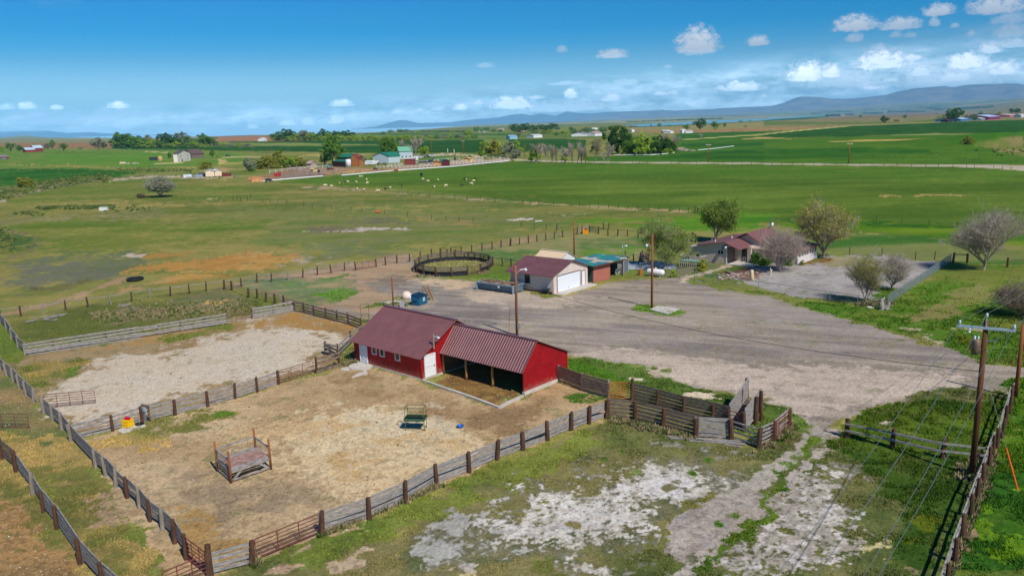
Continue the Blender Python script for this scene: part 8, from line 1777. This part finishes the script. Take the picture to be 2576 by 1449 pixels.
for sh, x, yb, yt, lb, red in (('B',120,655,590,'thin far pole left of the yellow willows',0),('B',1780,650,522,'far power pole left of the farm gateway',0),('B',2100,655,515,'far power pole with a pale crossarm by the dark field',0),('B',1943,662,600,'left post of the red-footed farm gateway',1),('B',2008,675,605,'right post of the red-footed farm gateway',1),('C',145,685,545,'far pole at the left end of the poplar row',0),
 ('C',1994,740,548,'power pole with a crossarm beside the gravel road',0),('C',1280,390,345,'tiny distant pole left of the lake',0),('C',1707,418,345,'tiny distant pole below the lake',0),('C',2236,460,398,'tiny distant pole on the brown field',0),('D',826,742,530,'power pole with crossarm right of the centre on the gravel road',0),('D',595,362,305,'tiny distant pole by the field track',0),('D',795,364,316,'tiny distant pole right of the field track pole',0),('D',141,428,375,'tiny distant pole on the far brown strip',0),('D',325,412,362,'thin distant pole right of the brown strip',0)):
 P, h = height_of(sh, x, yb, yt); o = pole(lb, P, h, .22, .16, POLE_W if not red else WHITE2, 'distant_pole')
 if red: m = MB(); m.tube([(0, 0, 0), (0, 0, h*.3)], .34, 8); m.build('red_base', mat('gate_red', (170,60,50), .6) if 'gate_red' not in bpy.data.materials else bpy.data.materials['gate_red'], o)
 if 'crossarm' in lb: m = MB(); m.box((0, 0, h-.7), (2.6, .18, .2)); m.build('crossarm', mat('pale_arm', (206,210,206), .6) if 'pale_arm' not in bpy.data.materials else bpy.data.materials['pale_arm'], o)
P = gp('Y', 1170, 525); m = MB(); rv = random.Random(3)
for i in range(80): x = rv.gauss(0, 5); y = rv.gauss(0, 1.5); a = rv.uniform(0, 3); z = max(0, 3-abs(x)*.3)*rv.random(); m.bar((x-1.5*math.cos(a), y-.8*math.sin(a), z), (x+1.5*math.cos(a), y+.8*math.sin(a), z+rv.uniform(-.5, .5)), .25, .25)
o = m.build('brush_pile', mat('pale_brush', (190,172,160), .9, var=.3)); o.location = P; tag(o, 'pile of pale dead branches right of the tree clump', 'brush pile')
def pivot():
 A = gp('A', 1240, 590); B = gp('B', 330, 610); n = 14; r = empty('irrigation_pivot', A, 0, 'long thin irrigation pivot across the far dark green field', 'irrigation pivot'); D = B-A
 m = MB()
 for i in range(n): a = D*i/n; b = D*(i+1)/n; c = (a+b)/2; m.tube([(a[0], a[1], 4), (c[0], c[1], 4.8), (b[0], b[1], 4)], .14, 4)
 m.build('pipe', GALV, r)
 for i in range(n+1):
  a = D*i/n; m = MB(); m.bar((a[0]-2, a[1], 0), (a[0], a[1], 4), .14, .14); m.bar((a[0]+2, a[1], 0), (a[0], a[1], 4), .14, .14); m.build('wheel_tower', GALV, r)
pivot()
def beast_mesh(kind):
 m = MB()
 if kind == 'sheep':
  for (x, z, rx, rz, ry) in ((0, .62, .48, .30, .27), (.22, .66, .3, .26, .24), (-.28, .62, .28, .27, .25)):
   V = []
  prof = [(.02, -.62), (.17, -.56), (.26, -.38), (.29, 0), (.27, .3), (.2, .48), (.13, .58)]
  m.lathe(prof, (0, 0, .62), 12, 'x'); m.tube([(.5, 0, .66), (.66, 0, .5), (.76, 0, .28)], .12, 8, r2=.09); m.tube([(.74, 0, .3), (.84, 0, .16)], .085, 8, r2=.05)
  for s in (-1, 1): m.tube([(.66, s*.06, .42), (.63, s*.19, .40)], .03, 5, r2=.015)
  for x in (-.4, .36):
   for s in (-1, 1): m.tube([(x, s*.14, .5), (x+.03, s*.14, .25), (x, s*.14, 0)], .055, 6, r2=.035)
  m.tube([(-.6, 0, .68), (-.68, 0, .5)], .05, 5, r2=.03)
 else:
  prof = [(.04, -.95), (.30, -.88), (.40, -.5), (.42, 0), (.43, .4), (.36, .75), (.22, .95)]
  m.lathe(prof, (0, 0, 1.05), 14, 'x')
  if kind == 'cow': m.tube([(.8, 0, 1.15), (1.2, 0, .8), (1.35, 0, .45)], .22, 8, r2=.15); m.tube([(1.33, 0, .5), (1.5, 0, .12)], .15, 8, r2=.09)
  else: m.tube([(.8, 0, 1.2), (1.15, 0, 1.7), (1.3, 0, 1.95)], .2, 8, r2=.13); m.tube([(1.25, 0, 1.95), (1.62, 0, 1.68)], .13, 8, r2=.08)
  for s in (-1, 1): m.tube([((1.3, s*.1, .5) if kind == 'cow' else (1.26, s*.06, 2.0)), ((1.25, s*.25, .55) if kind == 'cow' else (1.25, s*.09, 2.15))], .04, 5, r2=.02)
  for x, k in ((-.7, .1), (.62, -.03)):
   for s in (-1, 1): m.tube([(x, s*.22, 1.0), (x-k*.5, s*.2, .62), (x+k*.6, s*.2, .45), (x, s*.2, 0)], .13, 7, r2=.055)
  m.tube([(-.92, 0, 1.2), (-1.02, 0, .8), (-1.0, 0, .4)], .05, 5, r2=.05)
 return m
wool = mat('cream_wool', (214,200,160), .9, var=.12, scale=6, bump=.6); dwool = mat('dark_wool', (70,72,56), .9, var=.2)
sm = beast_mesh('sheep').build('sheep', wool, None, True); SP = [(1055,892),(1078,890),(1125,925),(907,948),(933,946),(1018,948),(850,960),(1133,960),(705,986),(767,994),(1027,1022),(1098,1033),(1240,1041),(1314,1018),(1360,1010),(1478,984),(1692,919),(1743,939),(1840,927),(1808,1001),(1925,989),(2085,980),(2112,914),(2130,924),(2220,912),(2205,937),(2178,969)]
PLC = {705:'cream sheep by the pale path at the left of the flock', 767:'small cream sheep right of the one by the pale path', 1240:'cream sheep resting at the wire fence', 1098:'cream sheep lying left of the one at the wire fence', 1027:'cream sheep close to the wire fence, left of the resting ones', 1925:'large cream sheep nearest in the right half of the flock', 1808:'large cream sheep left of the nearest one on the right', 1133:'large cream sheep low in the left half of the flock', 1125:'cream sheep just above the large one on the left', 1360:'cream sheep grazing alone in the middle of the field', 2178:'cream sheep lowest in the small group at right'}
for i, (x, y) in enumerate(SP):
 o = sm if i == 0 else bpy.data.objects.new('sheep', sm.data)
 if i: COL.objects.link(o)
 o.location = gp('B', x, y); o.rotation_euler = (0, 0, (i*2.4) % 6.28); s = 1.2 if x in PLC else 1.0; o.scale = (s, s, s)
 dk = x in (907, 1314, 1478, 2085, 2112, 2220)
 if dk: o.data = sm.data.copy(); o.data.materials[0] = dwool
 tag(o, PLC.get(x, 'dark sheep grazing in the green field' if dk else 'small cream sheep scattered in the green field'), 'sheep', 'sheep grazing in the green field')
for c, x, y, kind, col, sc, yw, lb in (('B',1423,838,'cow',(176,112,70),1.4,1.3,'brown cow standing at the white pipe'),('B',1676,880,'cow',(40,44,50),1.2,1.5,'black cow facing away above the flock'),('a',665,525,'cow',(110,66,54),1.5,0,'dark brown cow in the brown pens'),('a',465,570,'cow',(50,40,60),1.4,2.0,'black calf lying in the brown pens'),('U',2010,440,'cow',(50,54,60),1.3,0,'black calf at the left tip of the sheep field'),('b',1045,410,'horse',(50,52,62),1.5,1.6,'dark horse in the middle of the paddock'),('b',1365,420,'horse',(90,66,60),1.3,.4,'brown horse beside the straw-coloured hut'),('b',498,460,'horse',(56,60,84),1.5,0,'blue-black horse at the left of the paddock'),('b',355,470,'horse',(96,90,84),1.3,.3,'grey horse near the dark red shed'),('a',1495,510,'cow',(60,56,60),1.0,.2,'small dark calf left of the paddock fence')):
 m = beast_mesh(kind); cm = mat('coat_'+str(x), col, .8, var=.15); o = m.build(kind, cm, None, True); o.location = gp(c, x, y); o.rotation_euler = (0, 0, yw); o.scale = (sc, sc, sc); tag(o, lb, kind)
def scatter_faces(name, pts, hs, ws, m_, tints, kind='stuff', label='', cat='', blades=5, seed=1):
 g = np.random.default_rng(seed); n = len(pts); k = np.repeat(np.arange(n), blades)
 a = g.uniform(0, 6.283, len(k)); d = np.stack([np.cos(a), np.sin(a)], 1); r = (g.random(len(k))**.6)*ws[k]
 b = pts[k].copy(); b[:, :2] += d*r[:, None]*.6; L = hs[k]*g.uniform(.5, 1.15, len(k)); a2 = g.uniform(0, 3.14, len(k)); w = (ws[k]*.16+hs[k]*.10)
 sd_ = np.stack([np.cos(a2)*w, np.sin(a2)*w, 0*w], 1); tip = b.copy(); tip[:, 2] += L; tip[:, :2] += d*(L*.35)[:, None]+g.normal(size=(len(k), 2))*(L*.15)[:, None]
 V = np.stack([b-sd_, b+sd_, tip], 1).reshape(-1, 3)
 me = bpy.data.meshes.new(name); me.vertices.add(len(V)); me.vertices.foreach_set('co', V.astype(np.float32).ravel()); me.loops.add(len(V)); me.loops.foreach_set('vertex_index', np.arange(len(V), dtype=np.int32))
 me.polygons.add(len(k)); me.polygons.foreach_set('loop_start', np.arange(0, len(V), 3, dtype=np.int32)); me.update(calc_edges=True)
 ca = me.color_attributes.new('soil', 'FLOAT_COLOR', 'POINT'); cc = np.repeat(tints[k]*g.uniform(.75, 1.3, len(k))[:, None], 3, 0); ca.data.foreach_set('color', np.concatenate([cc, np.ones((len(cc), 1))], 1).astype(np.float32).ravel())
 me.materials.append(m_); o = bpy.data.objects.new(name, me); COL.objects.link(o); tag(o, label, cat, kind=kind); return o
gm_, t_, b_ = nt('grass_blade'); at_ = t_.nodes.new('ShaderNodeAttribute'); at_.attribute_name = 'soil'; t_.links.new(at_.outputs['Color'], b_.inputs['Base Color']); b_.inputs['Roughness'].default_value = .8; b_.inputs['Specular IOR Level'].default_value = .1
def grass():
 g = np.random.default_rng(8); rr = GR
 ok = (~GB) & (rr > 22) & (rr < 125) & (GZ != 2) & (np.abs(np.arctan2(GV[:, 0], GV[:, 1])) < R(36))
 wgt = np.clip(GG-.25, 0, 1.2)*(rr/40)**1.0*np.clip((125-rr)/40, 0, 1)
 clump = fbm(GV[:, 0], GV[:, 1], 1.3, 3, 61); wgt = wgt*np.clip((clump-.42)*6, .05, 1.6)*ok
 n = 90000; cs = np.cumsum(wgt); ix = np.searchsorted(cs, g.random(n)*cs[-1]); ix = np.clip(ix, 0, len(GV)-1)
 P = GV[ix].copy(); P[:, :2] += g.normal(size=(n, 2))*.08; dist = rr[ix]; keep = np.ones(n, bool)
 inb = lambda yaw, ox, oy, x0, x1, y0, y1: (lambda X, Y: (X > x0) & (X < x1) & (Y > y0) & (Y < y1))((P[:, 0]-ox)*math.cos(yaw)+(P[:, 1]-oy)*math.sin(yaw), -(P[:, 0]-ox)*math.sin(yaw)+(P[:, 1]-oy)*math.cos(yaw))
 keep &= ~inb(-.73946, -15.35, 74.33, -.1, 19.6, -.1, 8.6); keep &= ~inb(-.69227, 5.459, 102.53, -7.5, 1.6, -.1, 8.1)
 P = P[keep]; ix = ix[keep]; dist = dist[keep]
 h = g.uniform(.05, .13, len(P))*(.7+.6*GG[ix])*np.clip(dist/60, .8, 1.5); w = h*1.1
 scatter_faces('grass', P, h, w, gm_, GC[ix]*1.35, label='short grass tufts over the near lots and lawns', cat='grass', blades=4)
 L = []
 for c, a, b, k, s in (('N', (590,620), (1480,820), 260, 25), ('L', (1740,800), (2030,670), 120, 14), ('L', (440,1370), (470,1330), 40, 10), ('P', (1500,800), (1600,420), 260, 40), ('P', (1400,560), (1560,440), 200, 40), ('P', (1250,1449), (1480,850), 160, 20), ('N', (2120,920), (2440,700), 240, 40), ('L', (1000,1110), (1750,800), 160, 10), ('X', (1120,720), (1650,620), 120, 40), ('F', (1600,600), (2350,560), 200, 12), ('E', (1000,1000), (2500,900), 900, 60), ('I', (600,1280), (1000,1280), 200, 25)):
  for i in range(k): t = g.random(); L.append(gp(c, a[0]+(b[0]-a[0])*t+g.normal()*s, a[1]+(b[1]-a[1])*t+g.normal()*s*.6))
 P = np.array(L); n = len(P); tn = np.where(g.random(n)[:, None] < .3, lin((88,112,50))[None], lin((168,152,112))[None])*.8
 scatter_faces('dead_weeds', P, g.uniform(.12, .38, n), g.uniform(.12, .3, n), gm_, tn, label='dry weeds and tall grass along the fences', cat='weeds', blades=14, seed=4)
 L = []; H = []
 for c, a, b, k, sx, sy, hh in (('A', (0,1080), (350,960), 240, 40, 22, 1.0), ('A', (350,960), (1100,880), 420, 40, 20, 1.0), ('A', (150,1050), (560,985), 120, 30, 10, 1.0), ('A', (390,1208), (1130,1190), 260, 20, 7, 1.2), ('A', (200,1250), (420,1265), 70, 40, 8, .9), ('A', (1100,1240), (1500,1190), 40, 80, 14, .7), ('E', (0,180), (80,290), 130, 50, 40, .7), ('D', (900,640), (2500,700), 120, 90, 30, .5), ('D', (2050,550), (2576,620), 90, 60, 30, 1.2), ('A', (1200,812), (1900,820), 260, 60, 10, .9), ('A', (1900,880), (2400,900), 30, 30, 8, .7), ('B', (2300,660), (2576,690), 120, 40, 14, 1.6), ('A', (500,645), (1200,640), 240, 90, 8, .8)):
  for i in range(k): t = g.random(); L.append(gp(c, a[0]+(b[0]-a[0])*t+g.normal()*sx, a[1]+(b[1]-a[1])*t+g.normal()*sy)); H.append(hh*g.uniform(.5, 1.2))
 P = np.array(L); n = len(P); H = np.array(H)*.62; tn = np.where(g.random(n)[:, None] < .35, lin((140,144,78))[None], lin((88,108,58))[None])*.9
 scatter_faces('sagebrush', P, H, H*1.3, gm_, tn, label='low sagebrush and weeds over the ditch and pastures', cat='brush', blades=34, seed=6)
 for nm, zn_, n, s0, s1, rgb, lb, ct in (('gravel_stones', 1, 3600, .012, .04, (168,160,150), 'loose stones scattered over the driveway', 'stones'), ('droppings', 4, 1100, .025, .075, (112,90,66), 'dry droppings and clods on the corral dirt', 'droppings'), ('field_stones', 0, 1500, .015, .05, (176,168,150), 'pale stones among the near grass and salt patches', 'stones')):
  ok = np.nonzero((GZ == zn_) & (rr > 28) & (rr < 105) & ~GB & (np.abs(np.arctan2(GV[:, 0], GV[:, 1])) < R(35)) & (GG < .45))[0]; w_ = rr[ok]**1.2; cs = np.cumsum(w_); ix = ok[np.searchsorted(cs, g.random(n)*cs[-1])]; P = GV[ix].copy(); P[:, :2] += g.normal(size=(n, 2))*.2
  sz = g.uniform(s0, s1, n)*np.where(g.random(n) < .06, 1.9, 1); oc = np.array([(1,0,0),(0,1,0),(-1,0,0),(0,-1,0),(0,0,.8)], float); rj = g.uniform(.6, 1.3, (n, 5, 1))
  V = (P[:, None, :]+oc[None]*sz[:, None, None]*rj).reshape(-1, 3); F = np.array([(0,1,4),(1,2,4),(2,3,4),(3,0,4)]); F = (F[None]+5*np.arange(n)[:, None, None]).reshape(-1, 3)
  o = link_mesh(nm, V, F, mat(nm+'_m', rgb, .95, var=.35, scale=2)); tag(o, lb, ct, kind='stuff')
grass()
